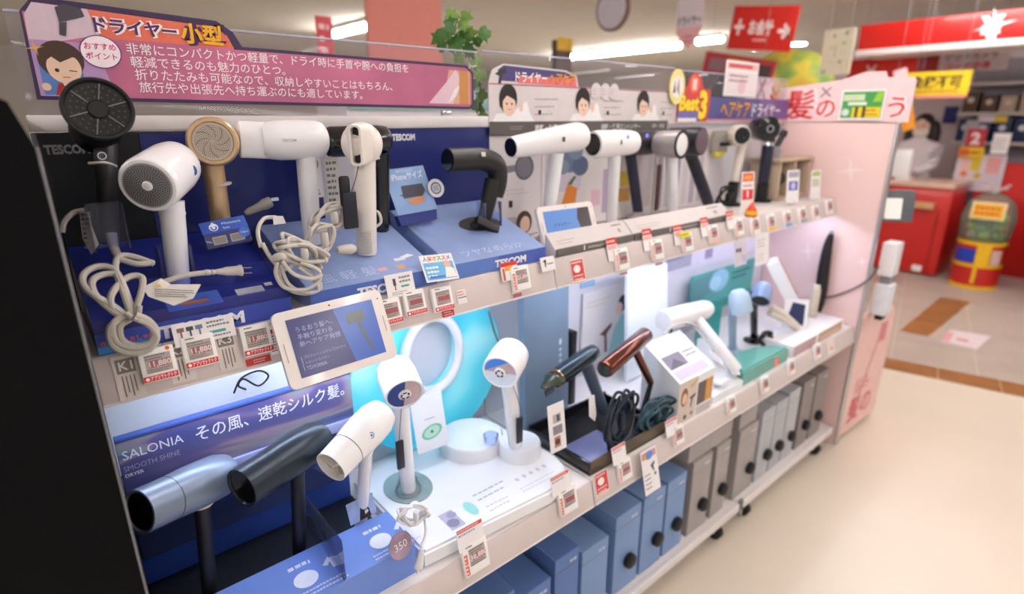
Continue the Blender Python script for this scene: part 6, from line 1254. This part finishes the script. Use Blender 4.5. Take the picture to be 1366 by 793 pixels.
q = oz(1222, 362, .02); bm = B(); box(bm, (CXF - .02, ox(1229, 360, CXF).y, .04), (CXF - .001, ox(1216, 360, CXF).y, .1), .002); obj('floor_label', bm, card_w, t)
t = empty('red_partition', (CXF + .7, .6, 0), 'red partition wall panel right of the service counter', 'partition')
bm = B(); box(bm, (CXF + .62, -.9, .0), (CXF + .68, y_r - .03, 1.08), .004); obj('panel', bm, redm, t)
XP = CXF + .6
def wallcard(name, label, cat, a, b, X, mt, draw=None, th=.004):
    p, q = ox(*a, X), ox(*b, X); w = abs(p.y - q.y); h = abs(p.z - q.z); fr = frame((X, max(p.y, q.y), min(p.z, q.z)), (0, -1, 0), (0, 0, 1)); t = cardthing(name, label, cat, fr, w, h, mt, th)
    if draw: ik = Ink(fr, .002); draw(ik, w, h); ik.build(t)
    return t
def dGoods(k, w, h):
    k.rect(.02, h * .05, w - .02, h * .5, '#cfc0c8'); k.rect(w * .1, h * .55, w * .28, h * .9, '#e4b8b0'); k.rect(w * .3, h * .55, w * .5, h * .95, '#d8bc30'); k.rect(w * .62, h * .5, w * .9, h * .95, '#e0a0a0'); k.disc(w * .2, h * .45, .03, '#d87848'); k.disc(w * .48, h * .42, .03, '#c8a838'); k.lines(w * .3, h * .08, w * .8, h * .3, 2, '#a898b8', 3, .3)
wallcard('poster_board', 'lilac-white poster board with red and yellow patches on the red partition', 'poster', (1268, 252), (1345, 208), XP, mat('poster_lilac', '#d6cbd2', .5), dGoods)
wallcard('number_sign', 'red sign with a white figure 2 standing on the red partition', 'sign', (1286, 196), (1318, 172), XP - .02, mat('sign_crimson', '#b8303c', .45), lambda k, w, h: (k.text(w / 2, h * .18, h * .85, '2', '#f2e4e2', 'C', .04)))
wallcard('yellow_sign', 'yellow and orange strip sign below the figure 2 sign', 'sign', (1277, 209), (1314, 197), XP - .04, mat('sign_yellow', '#e8c420', .45), lambda k, w, h: (k.rect(0, 0, w * .4, h * .9, '#e08030'), k.lines(w * .1, h * .2, w * .9, h * .8, 1, '#c83a2c', 3)))
wallcard('white_sign', 'white sign with grey print right of the figure 2 sign', 'sign', (1320, 205), (1350, 178), XP - .02, card_w, lambda k, w, h: (k.lines(w * .1, h * .2, w * .9, h * .8, 4, '#a89898', 3, .3)))
# capsule drum
q = oz(1291, 384, 0); cx_, cy_ = q.x + .12, q.y
t = empty('capsule_drum', (cx_, cy_, 0), 'red and yellow drum topped by a clear bag of green capsules', 'dispenser'); k = 1.0
bm = B(); lathe(bm, (cx_, cy_, 0), (cx_, cy_, .43), [(0, .17), (.02, .18), (.98, .18), (1, .17)], 40); obj('drum', bm, redm, t)
yel = mat('drum_yellow', '#e8b820', .4)
for z0, z1, nm_ in ((0.0, .035, 'yellow_band'), (.205, .235, 'yellow_band'), (.405, .432, 'yellow_band')):
    bm = B(); lathe(bm, (cx_, cy_, z0), (cx_, cy_, z1), [(0, .183), (1, .183)], 40); obj(nm_, bm, yel, t)
def curved(name, a0, a1, z0, z1, mt, r=.1835):
    bm = B(); n = 8; vv = [[bm.verts.new((cx_ + (r + w_) * cos(a0 + (a1 - a0) * i / n), cy_ + (r + w_) * sin(a0 + (a1 - a0) * i / n), z)) for z in (z0, z1) for w_ in (0, .004)] for i in range(n + 1)]
    for i in range(n):
        A, Bv = vv[i], vv[i + 1]
        for f4 in ((0, 2), (1, 3), (0, 1), (2, 3)): bm.faces.new((A[f4[0]], A[f4[1]], Bv[f4[1]], Bv[f4[0]]))
    return obj(name, bm, mt, t)
ang = math.atan2(-cy_, -cx_)
curved('blue_patch', ang - 1.1, ang - .15, .245, .37, mat('drum_blue', '#2040b0', .4)); curved('yellow_patch', ang - .12, ang + .45, .235, .405, yel); curved('pale_patch', ang + .5, ang + .95, .24, .37, mat('drum_pale', '#d8b8b0', .4)); curved('yellow_patch', ang - .1, ang + .06, .06, .205, yel)
bm = B(); lathe(bm, (cx_, cy_, .433), (cx_, cy_, .86), [(0, .165), (.1, .185), (.5, .2), (.8, .165), (.95, .09), (1, .035)], 32, caps=False); obj('clear_bag', bm, clear('bag_clear', '#e6efe2', a=.16), t)
bm = B()
for i in range(5): a = i * 1.3; tube(bm, [(cx_, cy_, .855), (cx_ - .02, cy_ + .06 * cos(a), .9), (cx_ - .04, cy_ + .12 * cos(a), .92 + .03 * sin(a))], .010, 6)
obj('ribbon', bm, mat('ribbon_silver', '#d0c0c4', .3), t)
caps = [mat('capsule_lime', '#8cb838', .3), mat('capsule_green', '#5c8a48', .3), mat('capsule_clear_grey', '#9aa494', .3)]
rg = random.Random(4); cm = {}
for i, m_ in enumerate(caps):
    b_ = B(); ell(b_, (0, 0, 0), .04, .04, .04, 14); me = bpy.data.meshes.new('capsule'); b_.to_mesh(me); b_.free(); me.materials.append(m_); smooth(me); cm[i] = me
for i in range(34):
    lay = i // 10; a = i * 2.39; rr = .105 if i % 3 else .04; z = .485 + lay * .075 + rg.uniform(-.01, .01)
    link_mesh('capsule', cm[rg.choice((0, 0, 1, 2))], t, Matrix.Translation(Vector((rr * (1 if lay < 3 else .6) * cos(a), rr * (1 if lay < 3 else .6) * sin(a), z))))
fr = frame_at(Vector((cx_ - .205, cy_ - .02, .72)), (0, -1, 0), (.1, 0, 1), .24, .15); bm = B(); slab(bm, fr, [(0, 0), (.24, 0), (.24, .15), (0, .15)], -.003, 0); cdn = obj('sign_card', bm, mat('sign_pale', '#e8d8b0', .5), t, sm=False); ik = Ink(fr, .002); ik.rect(.015, .015, .225, .135, '#e6b020'); ik.lines(.03, .03, .21, .12, 2, '#c84a28', 3, .5, .1); ik.build(cdn)
t = empty('dark_cabinet', (6.75, .35, 0), 'dark cabinet at the right edge beside the capsule drum', 'cabinet'); bm = B(); box(bm, (6.45, -.2, 0), (6.95, .62, 1.0), .006); obj('body', bm, mat('cabinet_dark', '#241a20', .5), t)
bm = B(); box(bm, (6.445, -.1, .1), (6.4495, .5, .9), .001); obj('front_panel', bm, mat('cabinet_red', '#3c1620', .5), t)

# goods shelf behind
t = empty('goods_shelf', (7.9, .6, 0), 'tall grey shelf of packaged goods behind the red partition', 'shelf'); XS = 7.9
shm = mat('goods_shelf_grey', '#8c8690', .5)
bm = B(); box(bm, (XS + .35, -.6, 0), (XS + .4, 1.78, 2.1)); obj('back_panel', bm, shm, t, sm=False)
for z in (.9, 1.25, 1.55, 1.85):
    bm = B(); box(bm, (XS, -.6, z - .03), (XS + .349, 1.78, z), .004); obj('shelf_board', bm, mat('goods_board', '#c4bcb8', .5), t)
gcols = [('navy', '#1c2c50'), ('black', '#26242a'), ('brown', '#5a463c'), ('beige', '#b8a894')]
rg = random.Random(9)
for zi, z in enumerate((1.25, 1.55)):
    for i in range(8):
        cn, cc_ = gcols[(0, 3)[zi] if zi == 0 else rg.choice((1, 2, 3))]
        y = 1.69 - i * .16; h = .24 if zi == 0 else rg.uniform(.16, .24)
        tt = empty('goods_pack', (XS + .1, y, z), '%s pack, %s from the left on the %s goods shelf' % (cn, ('first', 'second', 'third', 'fourth', 'fifth', 'sixth', 'seventh', 'eighth')[i], ('lower', 'upper')[zi]), 'pack', 'packs on the grey goods shelf')
        bm = B(); box(bm, (XS + .02, y - .065, z + .001), (XS + .2, y + .065, z + h), .004); obj('box', bm, mat('pack_' + cn, cc_, .45), tt)
        ik = Ink(frame((XS + .02, y + .065, z), (0, -1, 0), (0, 0, 1)), .002); ik.disc(.065, h * .6, .03, '#c8ccd8' if zi == 0 else '#d8c8b8'); ik.build(tt)
wallcard('goods_strip', 'pale price strip with yellow end along the goods shelf', 'strip', (1304, 163), (1345, 155), XS - .012, mat('strip_pale', '#d8ccd4', .5), lambda k, w, h: k.rect(w * .55, 0, w, h, '#d8b838'))
wallcard('payment_sign', 'white overhead sign with black and red characters over the goods', 'sign', (1246, 97), (1350, 62), 7.3, mat('sign_greywhite', '#c8c2c6', .5), lambda k, w, h: (k.text(.08, h * .55, h * .36, 'ビックカメラ', '#38343a', 'L', .01), k.text(.08, h * .1, h * .38, 'コード決済', '#c8303a', 'L', .03)))
# wall behind the clerk
bm = B(); box(bm, (8.5, .9, 0), (8.56, 5, 2.3)); obj('back_screen', bm, mat('screen_mauve', '#cbbcc0', .6), label='pale mauve screen wall behind the shop assistant', cat='screen', sm=False)
wallcard('blue_file', 'navy folder fixed on the screen behind the shop assistant', 'folder', (1256, 165), (1280, 142), 8.495, mat('file_navy', '#26347c', .5))
wallcard('grey_panel', 'grey upright panel right of the shop assistant', 'panel', (1262, 355), (1290, 160), 7.86, mat('panel_grey', '#a8a0a6', .5))
# overhead red fascia
t = empty('red_fascia', ox(1240, 50, 6.2), 'long glossy red overhead fascia with a white lower edge', 'fascia'); XF = 6.2
z0, z1 = ox(1240, 60, XF).z, ox(1240, 24, XF).z; yl, yr = ox(1146, 50, XF).y, -1.2
bm = B(); box(bm, (XF, yr, z0), (XF + .5, yl, z1), .004); fo = obj('fascia_board', bm, redm, t)
bm = B(); box(bm, (XF - .02, yr, z0 - .05), (XF + .5, yl, z0), .004); obj('white_edge', bm, steelw, t)
ik = Ink(frame((XF, yl, z0), (0, -1, 0), (0, 0, 1)), .002); u = yl - ox(1322, 38, XF).y; h = z1 - z0; ik.text(u, h * .12, h * .95, '¥', '#f2e8e6', 'C', .06); sparkle(ik, u + .02, h * .5, .14, '#f6efee'); ik.build(fo)
t = wallcard('yen_panel', 'dark red panel with a white yen mark under the fascia', 'panel', (1128, 112), (1254, 72), 6.76, redm, lambda k, w, h: (k.rect(w * .38, 0, w * .78, h, '#d42a20'), k.text(w * .28, h * .2, h * .72, '¥', '#e8c8c8', 'C', .02), k.rect(w * .78, 0, w, h, '#8c1c20')), .03)
wallcard('yellow_banner', 'yellow hanging banner with black characters 免税不可 above the shop assistant', 'banner', (1204, 132), (1298, 93), 6.1, mat('banner_yellow', '#e6c41c', .45), lambda k, w, h: (k.text(w * .1, h * .42, h * .5, '免税不可', '#3a3414', 'L', .03, fit=w * .78), k.rect(0, 0, w, h * .12, '#d88878'), k.lines(w * .08, h * .16, w * .9, h * .36, 1, '#b08a20', 3)))
fr = frame(ox(1204, 176, 5.9), (0, -.93, .3), (0, -.3, .93)); t = cardthing('slanted_banner', 'narrow slanted yellow and orange banner left of the shop assistant', 'banner', fr, .1, .52, mat('banner_orange', '#e0922c', .5)); ik = Ink(fr, .002); ik.rect(0, .2, .1, .42, '#e8c828'); ik.rect(0, .42, .1, .52, '#e4ccd0'); ik.build(t)
# cream notice board hanging near the ceiling
wallcard('notice_board', 'cream hanging board with small green leaf marks near the ceiling', 'board', (1092, 101), (1142, 36), 4.4, mat('cream_board', '#ddd4bc', .5), lambda k, w, h: ([k.disc(w * a, h * b, .012, c) for a, b, c in ((.15, .08, '#8cae3c'), (.7, .68, '#a8c068'), (.3, .6, '#c8c890'), (.75, .9, '#9a9480'), (.35, .85, '#a8a088'), (.65, .28, '#a89c70'))], k.rect(w * .42, h * .4, w * .46, h * .65, '#b8b09c')), .02)
# red hanging arrow sign
fr = frame(ox(969, 65, 5.0), (0, -1, -.12), (0, -.1, 1)); w = ox(969, 65, 5.0).y - ox(1053, 72, 5.0).y; kq = w / .75; t = cardthing('arrow_sign', 'red hanging sign with white characters and an arrow', 'sign', fr, w, .34, mat('arrow_red', '#c8281f', .45), .02)
ik = Ink(fr, .002); ik.text(w * .06, .12, .15, '＋', '#f6ece8', 'L', .06, fit=w * .16); ik.text(w * .3, .13, .12, 'お会計', '#f6ece8', 'L', .04, fit=w * .38); ik.text(w * .76, .1, .16, '→', '#f6ece8', 'L', .05, fit=w * .19); ik.lines(w * .4, .06, w * .62, .1, 1, '#e8b8b0', 3); ik.build(t)
# pink drop tag and round sign
p = ox(902, 42, 4.3); fr = frame((4.3, p.y, p.z - .02), (0, -1, 0), (0, 0, 1)); w = p.y - ox(936, 42, 4.3).y; t = empty('drop_tag', fr[0], 'pink drop-shaped hanging tag reading dryer', 'sign')
bm = B(); slab(bm, fr, [(0, 0), (w * .3, -.08), (w * .55, -.13), (w * .75, -.07), (w, .02), (w, .3), (0, .3)], -.004, 0); tg = obj('tag', bm, mat('drop_pink', '#e8b4b8', .5), t, sm=False); ik = Ink(fr, .002); ik.rect(0, .04, w, .29, '#dcd0d8'); ik.text(w * .06, .06, .075, 'ドライヤー', '#4a4050', 'L', .03, fit=w * .88); ik.lines(w * .3, -.08, w * .7, -.01, 2, '#c86470', 3); ik.build(tg)
c = ox(816, 12, 4.0); bm = B(); lathe(bm, c, c + Vector((.03, 0, 0)), [(0, .17), (1, .17)], 40); t = obj('round_sign', bm, mat('sign_brown_rim', '#7c6258', .5), label='round hanging sign with brown rim cut by the top edge', cat='sign'); bm = B(); lathe(bm, c - Vector((.004, 0, 0)), c, [(0, .15), (1, .15)], 40); o = obj('face', bm, mat('sign_lilac', '#d4cdd8', .5), t)
# salmon board and red strip behind the left acrylic
p = oy(495, 40, 3.4); fr = frame((oy(494, 95, 3.4).x, 3.4, oy(494, 95, 3.4).z), (1, 0, 0), (0, 0, 1)); w = oy(590, 60, 3.4).x - fr[0].x
t = empty('salmon_board', fr[0], 'large salmon board with rounded corner behind the left acrylic guard', 'board'); bm = B(); slab(bm, fr, rrect(0, -.35, w, .52, .07), -.02, 0); obj('panel', bm, mat('salmon', '#d98476', .5, vary=.04), t, sm=False); bm = B(); box(bm, fr[0] + Vector((w * .45, .03, -fr[0].z)), fr[0] + Vector((w * .55, .07, .1)), .004); obj('post', bm, steelw, t)
fr = frame(oy(436, 80, 3.0), (1, 0, 0), (0, 0, 1)); fr = (fr[0] + Vector((0, .1, 0)), *fr[1:]); t = cardthing('red_strip_sign', 'small red vertical sign left of the salmon board', 'sign', fr, .09, .22, mat('strip_red', '#cf4a52', .5)); ik = Ink(fr, .002); ik.lines(.015, .03, .075, .2, 3, '#f0c8cc', 3); ik.build(t); bm = B(); box(bm, fr[0] + Vector((.035, .004, -fr[0].z + 1.6)), fr[0] + Vector((.055, .014, .06)), .001); obj('post', bm, steelw, t)
# aisle shelf beyond the header, seen over its top
def farshelf(label, x0, x1, Y, ztop, cols, seed, topbox):
    t = empty('aisle_shelf', ((x0 + x1) / 2, Y, 0), label, 'shelf', 'aisle shelves beyond'); bm = B(); box(bm, (x0, Y, 0), (x1, Y + .4, ztop), .004); obj('carcass', bm, steelw, t)
    bm = B(); box(bm, (x0, Y - .02, ztop - .12), (x1, Y - .001, ztop), .002); obj('fascia', bm, mat('fascia_' + cols, cols, .5), t); return t
farshelf('low white aisle shelf with mint fascia behind the left guard', 1.4, 3.2, 3.0, 1.66, '#9ac4b8', 1, 0)
farshelf('low white aisle shelf with grey-green fascia seen at the far left edge', -1.9, -.05, 3.0, 1.62, '#a8ac94', 2, 0)
farshelf('white aisle shelf with yellow fascia behind the portrait header', 4.0, 6.2, 4.4, 1.72, '#c8b44c', 3, 0)
p = oy(742, 98, 3.6); t = empty('yellow_pop_box', p, 'small yellow and dark box sign under the long ceiling tube', 'sign'); bm = B(); box(bm, p, p + Vector((.18, .06, .26)), .004); obj('box', bm, mat('pop_dark', '#5a4c48', .5), t); bm = B(); box(bm, p + Vector((0, -.004, .18)), p + Vector((.18, -.001, .28)), .001); obj('yellow_face', bm, mat('pop_yellow', '#dcb238', .5), t); bm = B(); box(bm, Vector((p.x + .07, p.y, 0)), Vector((p.x + .1, p.y + .03, p.z))); obj('post', bm, steelw, t, sm=False)
fr = frame(ox(930, 118, 4.6), (0, -1, -.2), (0, -.3, 1)); t = cardthing('red_arch_sign', 'tilted red sign with yellow patches behind the white pop poster', 'sign', fr, .62, .3, mat('arch_red', '#a83238', .5), .03); ik = Ink(fr, .002); ik.rect(.05, .05, .18, .12, '#d8b030'); ik.rect(.22, .12, .42, .27, '#d8b030'); ik.rect(.05, .16, .2, .26, '#8a6a70'); ik.rect(.45, .04, .6, .26, '#4a3a3c'); ik.build(t)
c = ox(1048, 108, 5.6); t = empty('green_balloon_sign', c, 'big green and yellow domed sign above the pink sign', 'sign'); sw = bpy.data.materials.new('lime_swirl'); sw.use_nodes = True; nt = sw.node_tree; b = nt.nodes['Principled BSDF']; tc = nt.nodes.new('ShaderNodeTexCoord'); nz_ = nt.nodes.new('ShaderNodeTexNoise'); nz_.inputs['Scale'].default_value = 3.5; rp = nt.nodes.new('ShaderNodeValToRGB'); rp.color_ramp.elements[0].color = lin('#7ca858'); rp.color_ramp.elements[0].position = .35; rp.color_ramp.elements[1].color = lin('#e09838'); rp.color_ramp.elements[1].position = .65; e = rp.color_ramp.elements.new(.5); e.color = lin('#d8d048'); nt.links.new(tc.outputs['Object'], nz_.inputs['Vector']); nt.links.new(nz_.outputs['Fac'], rp.inputs[0]); nt.links.new(rp.outputs[0], b.inputs['Base Color'])
bm = B(); ell(bm, c, .2, .42, .27, 28); obj('dome', bm, sw, t); bm = B(); lathe(bm, Vector((c.x, c.y, 0)), Vector((c.x, c.y, c.z - .24)), [(0, .15), (.01, .15), (.02, .02), (1, .02)], 16); obj('pole', bm, steelw, t)
def hang(nm, ends):
    for o in [o for o in COL.objects if o.parent is None and o.name == nm]:
        for p in ends(o):
            bm = B(); lathe(bm, p, Vector((p.x, p.y, CEIL_Z + .062)), [(0, .0014), (1, .0014)], 6); obj('hanger_rod', bm, grey, o)
def corners(o):
    P = [c_.matrix_local.translation + v.co + ORG[o.name] for c_ in o.children if c_.type == 'MESH' for v in c_.data.vertices]
    zt = max(p.z for p in P); xs = sum(p.x for p in P) / len(P); y0, y1 = min(p.y for p in P), max(p.y for p in P)
    return [Vector((xs, y0 + (y1 - y0) * f_, zt - .03)) for f_ in (.15, .85)]
for nm in ('payment_sign', 'yellow_banner', 'notice_board', 'red_arch_sign', 'arrow_sign', 'slanted_banner', 'drop_tag', 'red_fascia', 'yen_panel'): hang(nm, corners)
# floor notice
q4 = [oz(*p, .005) for p in ((1268, 440), (1322, 449), (1303, 466), (1256, 456))]
t = empty('floor_notice', q4[3], 'white and pink notice sheet stuck on the grey floor tiles', 'notice'); bm = B(); prism(bm, [p + Vector((0, 0, -.002)) for p in q4], (0, 0, .003)); obj('sheet', bm, mat('sheet_lilac', '#e2d6dc', .5), t, sm=False)
fr = frame(q4[3] + Vector((0, 0, .001)), q4[2] - q4[3], q4[0] - q4[3]); ik = Ink(fr, .001); w = (q4[2] - q4[3]).length; ik.rect(.0, .02, w * .2, .26, '#e0a0a8'); ik.rect(w * .35, .1, w * .7, .16, '#d8909c'); ik.build(t)

# ================================================================== ivy over the header
stemm = mat('ivy_stem', '#5a6a34', .6); leafm = [mat('ivy_leaf', '#44702e', .45, vary=.25, scale=60), mat('ivy_leaf_pale', '#7d9f4e', .45, vary=.25, scale=60)]
YI = 1.288; base = oy(640, 150, YI)
t = empty('ivy_garland', base, 'green ivy garland climbing at the joint of the header signs', 'plant')
px = [(640, 158), (641, 120), (634, 92), (618, 66), (606, 44), (612, 22)]
bm = B(); tube(bm, [oy(*p, YI) for p in px], .0018, 8); tube(bm, [oy(*p, YI) for p in ((618, 66), (632, 56), (642, 45))], .0014, 8); tube(bm, [oy(*p, YI) for p in ((610, 50), (595, 52), (582, 55))], .0014, 8); obj('stem', bm, stemm, t)
shape = [(0, -.5), (.28, -.62), (.5, -.3), (.42, .02), (.62, .3), (.3, .28), (0, .78), (-.3, .28), (-.62, .3), (-.42, .02), (-.5, -.3), (-.28, -.62)]
lm_ = []
for m_ in leafm:
    b_ = B(); ctr = b_.verts.new((0, 0, .07)); vv = [b_.verts.new((x, y, .12 * x * x - .05 * y)) for x, y in shape]
    for i in range(len(vv)): b_.faces.new((ctr, vv[i], vv[(i + 1) % len(vv)]))
    me = bpy.data.meshes.new('leaf'); b_.to_mesh(me); b_.free(); me.materials.append(m_); lm_.append(me)
rg = random.Random(5)
for i, (x, y, s) in enumerate(((585, 50, 17), (598, 42, 18), (608, 58, 20), (600, 30, 14), (620, 50, 16), (628, 44, 15), (645, 46, 18), (636, 55, 12), (618, 34, 13), (626, 68, 16), (612, 76, 14), (634, 84, 15), (640, 100, 18), (632, 112, 15), (642, 128, 16), (637, 142, 15), (644, 156, 14), (590, 62, 12), (603, 20, 15), (622, 22, 14))):
    p = oy(x, y, YI - .012 - rg.uniform(0, .02)); sc = s / 500
    M = Matrix.Translation(p - base) @ Matrix.Rotation(rg.uniform(-.5, .5) - .6, 4, 'Z') @ Matrix.Rotation(R(90) + rg.uniform(-.4, .3), 4, 'X') @ Matrix.Rotation(rg.uniform(-2.6, 2.6), 4, 'Z') @ Matrix.Scale(sc, 4)
    link_mesh('leaf', lm_[rg.random() < .4], t, M)

# ================================================================== the shop assistant
PX = 7.35; q = ox(1231, 170, PX); py = q.y; zh = q.z       # head centre
t = empty('person', (PX, py, 0), 'person in a white top and face mask standing behind the red counter', 'person')
skin = mat('skin', '#e2bba6', .5, vary=.03); top = mat('white_cloth', '#e9e2e8', .7, vary=.03, bump=.1, bscale=60); hairm = mat('dark_hair', '#231a1c', .5, vary=.2, scale=80)
def skin_body(name, verts, edges, radii, mt, parent, sub=2, root=0):
    me = bpy.data.meshes.new(name); me.from_pydata([tuple(Vector(v)) for v in verts], edges, []); o = bpy.data.objects.new(name, me); COL.objects.link(o)
    md = o.modifiers.new('skin', 'SKIN'); md.use_smooth_shade = True
    for i, r in enumerate(radii): me.skin_vertices[0].data[i].radius = r if isinstance(r, tuple) else (r, r)
    me.skin_vertices[0].data[root].use_root = True
    o.modifiers.new('sub', 'SUBSURF').levels = sub; o.modifiers['sub'].render_levels = sub
    dg = bpy.context.evaluated_depsgraph_get(); m2 = bpy.data.meshes.new_from_object(o.evaluated_get(dg)); bpy.data.objects.remove(o)
    m2.materials.clear(); m2.materials.append(mt); m2.name = name; smooth(m2, 180)
    o2 = bpy.data.objects.new(name, m2); COL.objects.link(o2); o2.parent = parent; ORG[o2.name] = ORG[parent.name]; return o2
H = zh - 1.40                                                 # shift so that the head sits at the measured height
def z_(v): return v + H
# local frame of the person: -X faces the counter and the viewer, Y is to the left of the picture
vb = [(0, 0, z_(.88)), (0, 0, z_(1.0)), (-.01, 0, z_(1.14)), (0, 0, z_(1.24)), (0, 0, z_(1.30)), (-.01, 0, z_(1.36)),
      (0, .15, z_(1.20)), (-.02, .165, z_(1.02)), (-.12, .12, .985), (-.2, .05, .965),
      (0, -.15, z_(1.20)), (-.02, -.165, z_(1.02)), (-.12, -.12, .985), (-.2, -.05, .965),
      (0, .09, z_(.80)), (0, .09, z_(.45)), (0, .09, .06), (-.08, .09, .035), (0, -.09, z_(.80)), (0, -.09, z_(.45)), (0, -.09, .06), (-.08, -.09, .035)]
eb = [(0, 1), (1, 2), (2, 3), (3, 4), (4, 5), (3, 6), (6, 7), (7, 8), (8, 9), (3, 10), (10, 11), (11, 12), (12, 13), (0, 14), (14, 15), (15, 16), (16, 17), (0, 18), (18, 19), (19, 20), (20, 21)]
rb = [(.12, .15), (.11, .13), (.115, .15), (.09, .13), .05, .045, .065, .052, .042, .034, .065, .052, .042, .034, .085, .06, .045, .035, .085, .06, .045, .035]
skin_body('body', vb, eb, rb, top, t)
# head, face, ears
bm = B(); ell(bm, Vector((PX - .01, py, zh)), .095, .075, .115, 28)
for v in bm.verts:
    d = v.co - Vector((PX - .01, py, zh))
    if d.x < -.05 and abs(d.y) < .02 and -.04 < d.z < .015: v.co.x -= .018
    if d.z < -.05: v.co.y = py + d.y * .85
hd2 = obj('head', bm, skin, t)
for s in (-1, 1):
    bm = B(); ell(bm, Vector((PX, py + s * .077, zh - .005)), .018, .010, .03, 12); obj('ear', bm, skin, hd2)
    bm = B(); ell(bm, Vector((PX - .098, py + s * .03, zh + .012)), .008, .013, .006, 12); obj('eye', bm, mat('eye_dark', '#2a2022', .3), hd2)
    bm = B(); box(bm, (PX - .105, py + s * .03 - .016, zh + .032), (PX - .09, py + s * .03 + .016, zh + .037), .001); obj('eyebrow', bm, hairm, hd2)
bm = B(); ell(bm, Vector((PX - .03, py, zh - .045)), .092, .073, .062, 24); obj('face_mask', bm, mat('mask_white', '#e6e0d4', .7, bump=.1, bscale=100), hd2)
bm = B(); ell(bm, Vector((PX + .018, py, zh + .03)), .105, .095, .115, 28)
for v in bm.verts:
    d = v.co - Vector((PX, py, zh))
    if d.x < -.035 and d.z < .055: v.co.x = PX - .03 + (d.x + .035) * .15
ell(bm, Vector((PX + .03, py + .1, zh - .08)), .07, .065, .15, 18); ell(bm, Vector((PX + .03, py - .1, zh - .08)), .07, .065, .15, 18); ell(bm, Vector((PX + .06, py, zh - .08)), .06, .1, .16, 18)
obj('hair', bm, hairm, t)
bm = B(); lathe(bm, Vector((PX, py, zh - .15)), Vector((PX - .005, py, zh - .09)), [(0, .058), (.3, .05), (1, .048)], 20); obj('neck', bm, skin, t)
# hands resting together on the counter: palm with five fingers each
for s in (-1, 1):
    w = Vector((-.2, s * .05, .962))
    f = Vector((-.75, -s * .66, -.05)).normalized(); up_ = Vector((0, 0, 1)); sd = f.cross(up_).normalized()
    V = [w, w + f * .045, w + f * .085]; E2 = [(0, 1), (1, 2)]; RR = [(.026, .018), (.036, .016), (.034, .014)]
    for k, (off, L) in enumerate(((-.027, .06), (-.009, .075), (.009, .07), (.027, .052))):
        b0_ = len(V); V += [w + f * .088 + sd * off, w + f * (.088 + L * .5) + sd * off - up_ * .006, w + f * (.088 + L) + sd * off - up_ * .022]; E2 += [(2, b0_), (b0_, b0_ + 1), (b0_ + 1, b0_ + 2)]; RR += [.0095, .0088, .0075]
    b0_ = len(V); V += [w + f * .03 + sd * s * .036, w + f * .062 + sd * s * .055, w + f * .088 + sd * s * .055 - up_ * .01]; E2 += [(1, b0_), (b0_, b0_ + 1), (b0_ + 1, b0_ + 2)]; RR += [.012, .0105, .0085]
    skin_body('hand', V, E2, RR, skin, t, 2)
# white monitor standing on the counter
q = ox(1208, 222, CXF + .1); t = empty('counter_monitor', (q.x, q.y, .90), 'white upright box monitor standing on the red counter', 'monitor'); bm = B(); box(bm, (q.x, q.y - .04, .93), (q.x + .05, q.y + .13, 1.2), .008); obj('screen_box', bm, white, t); bm = B(); box(bm, (q.x, q.y - .05, .90), (q.x + .12, q.y + .07, .932), .004); obj('foot', bm, steelw, t)
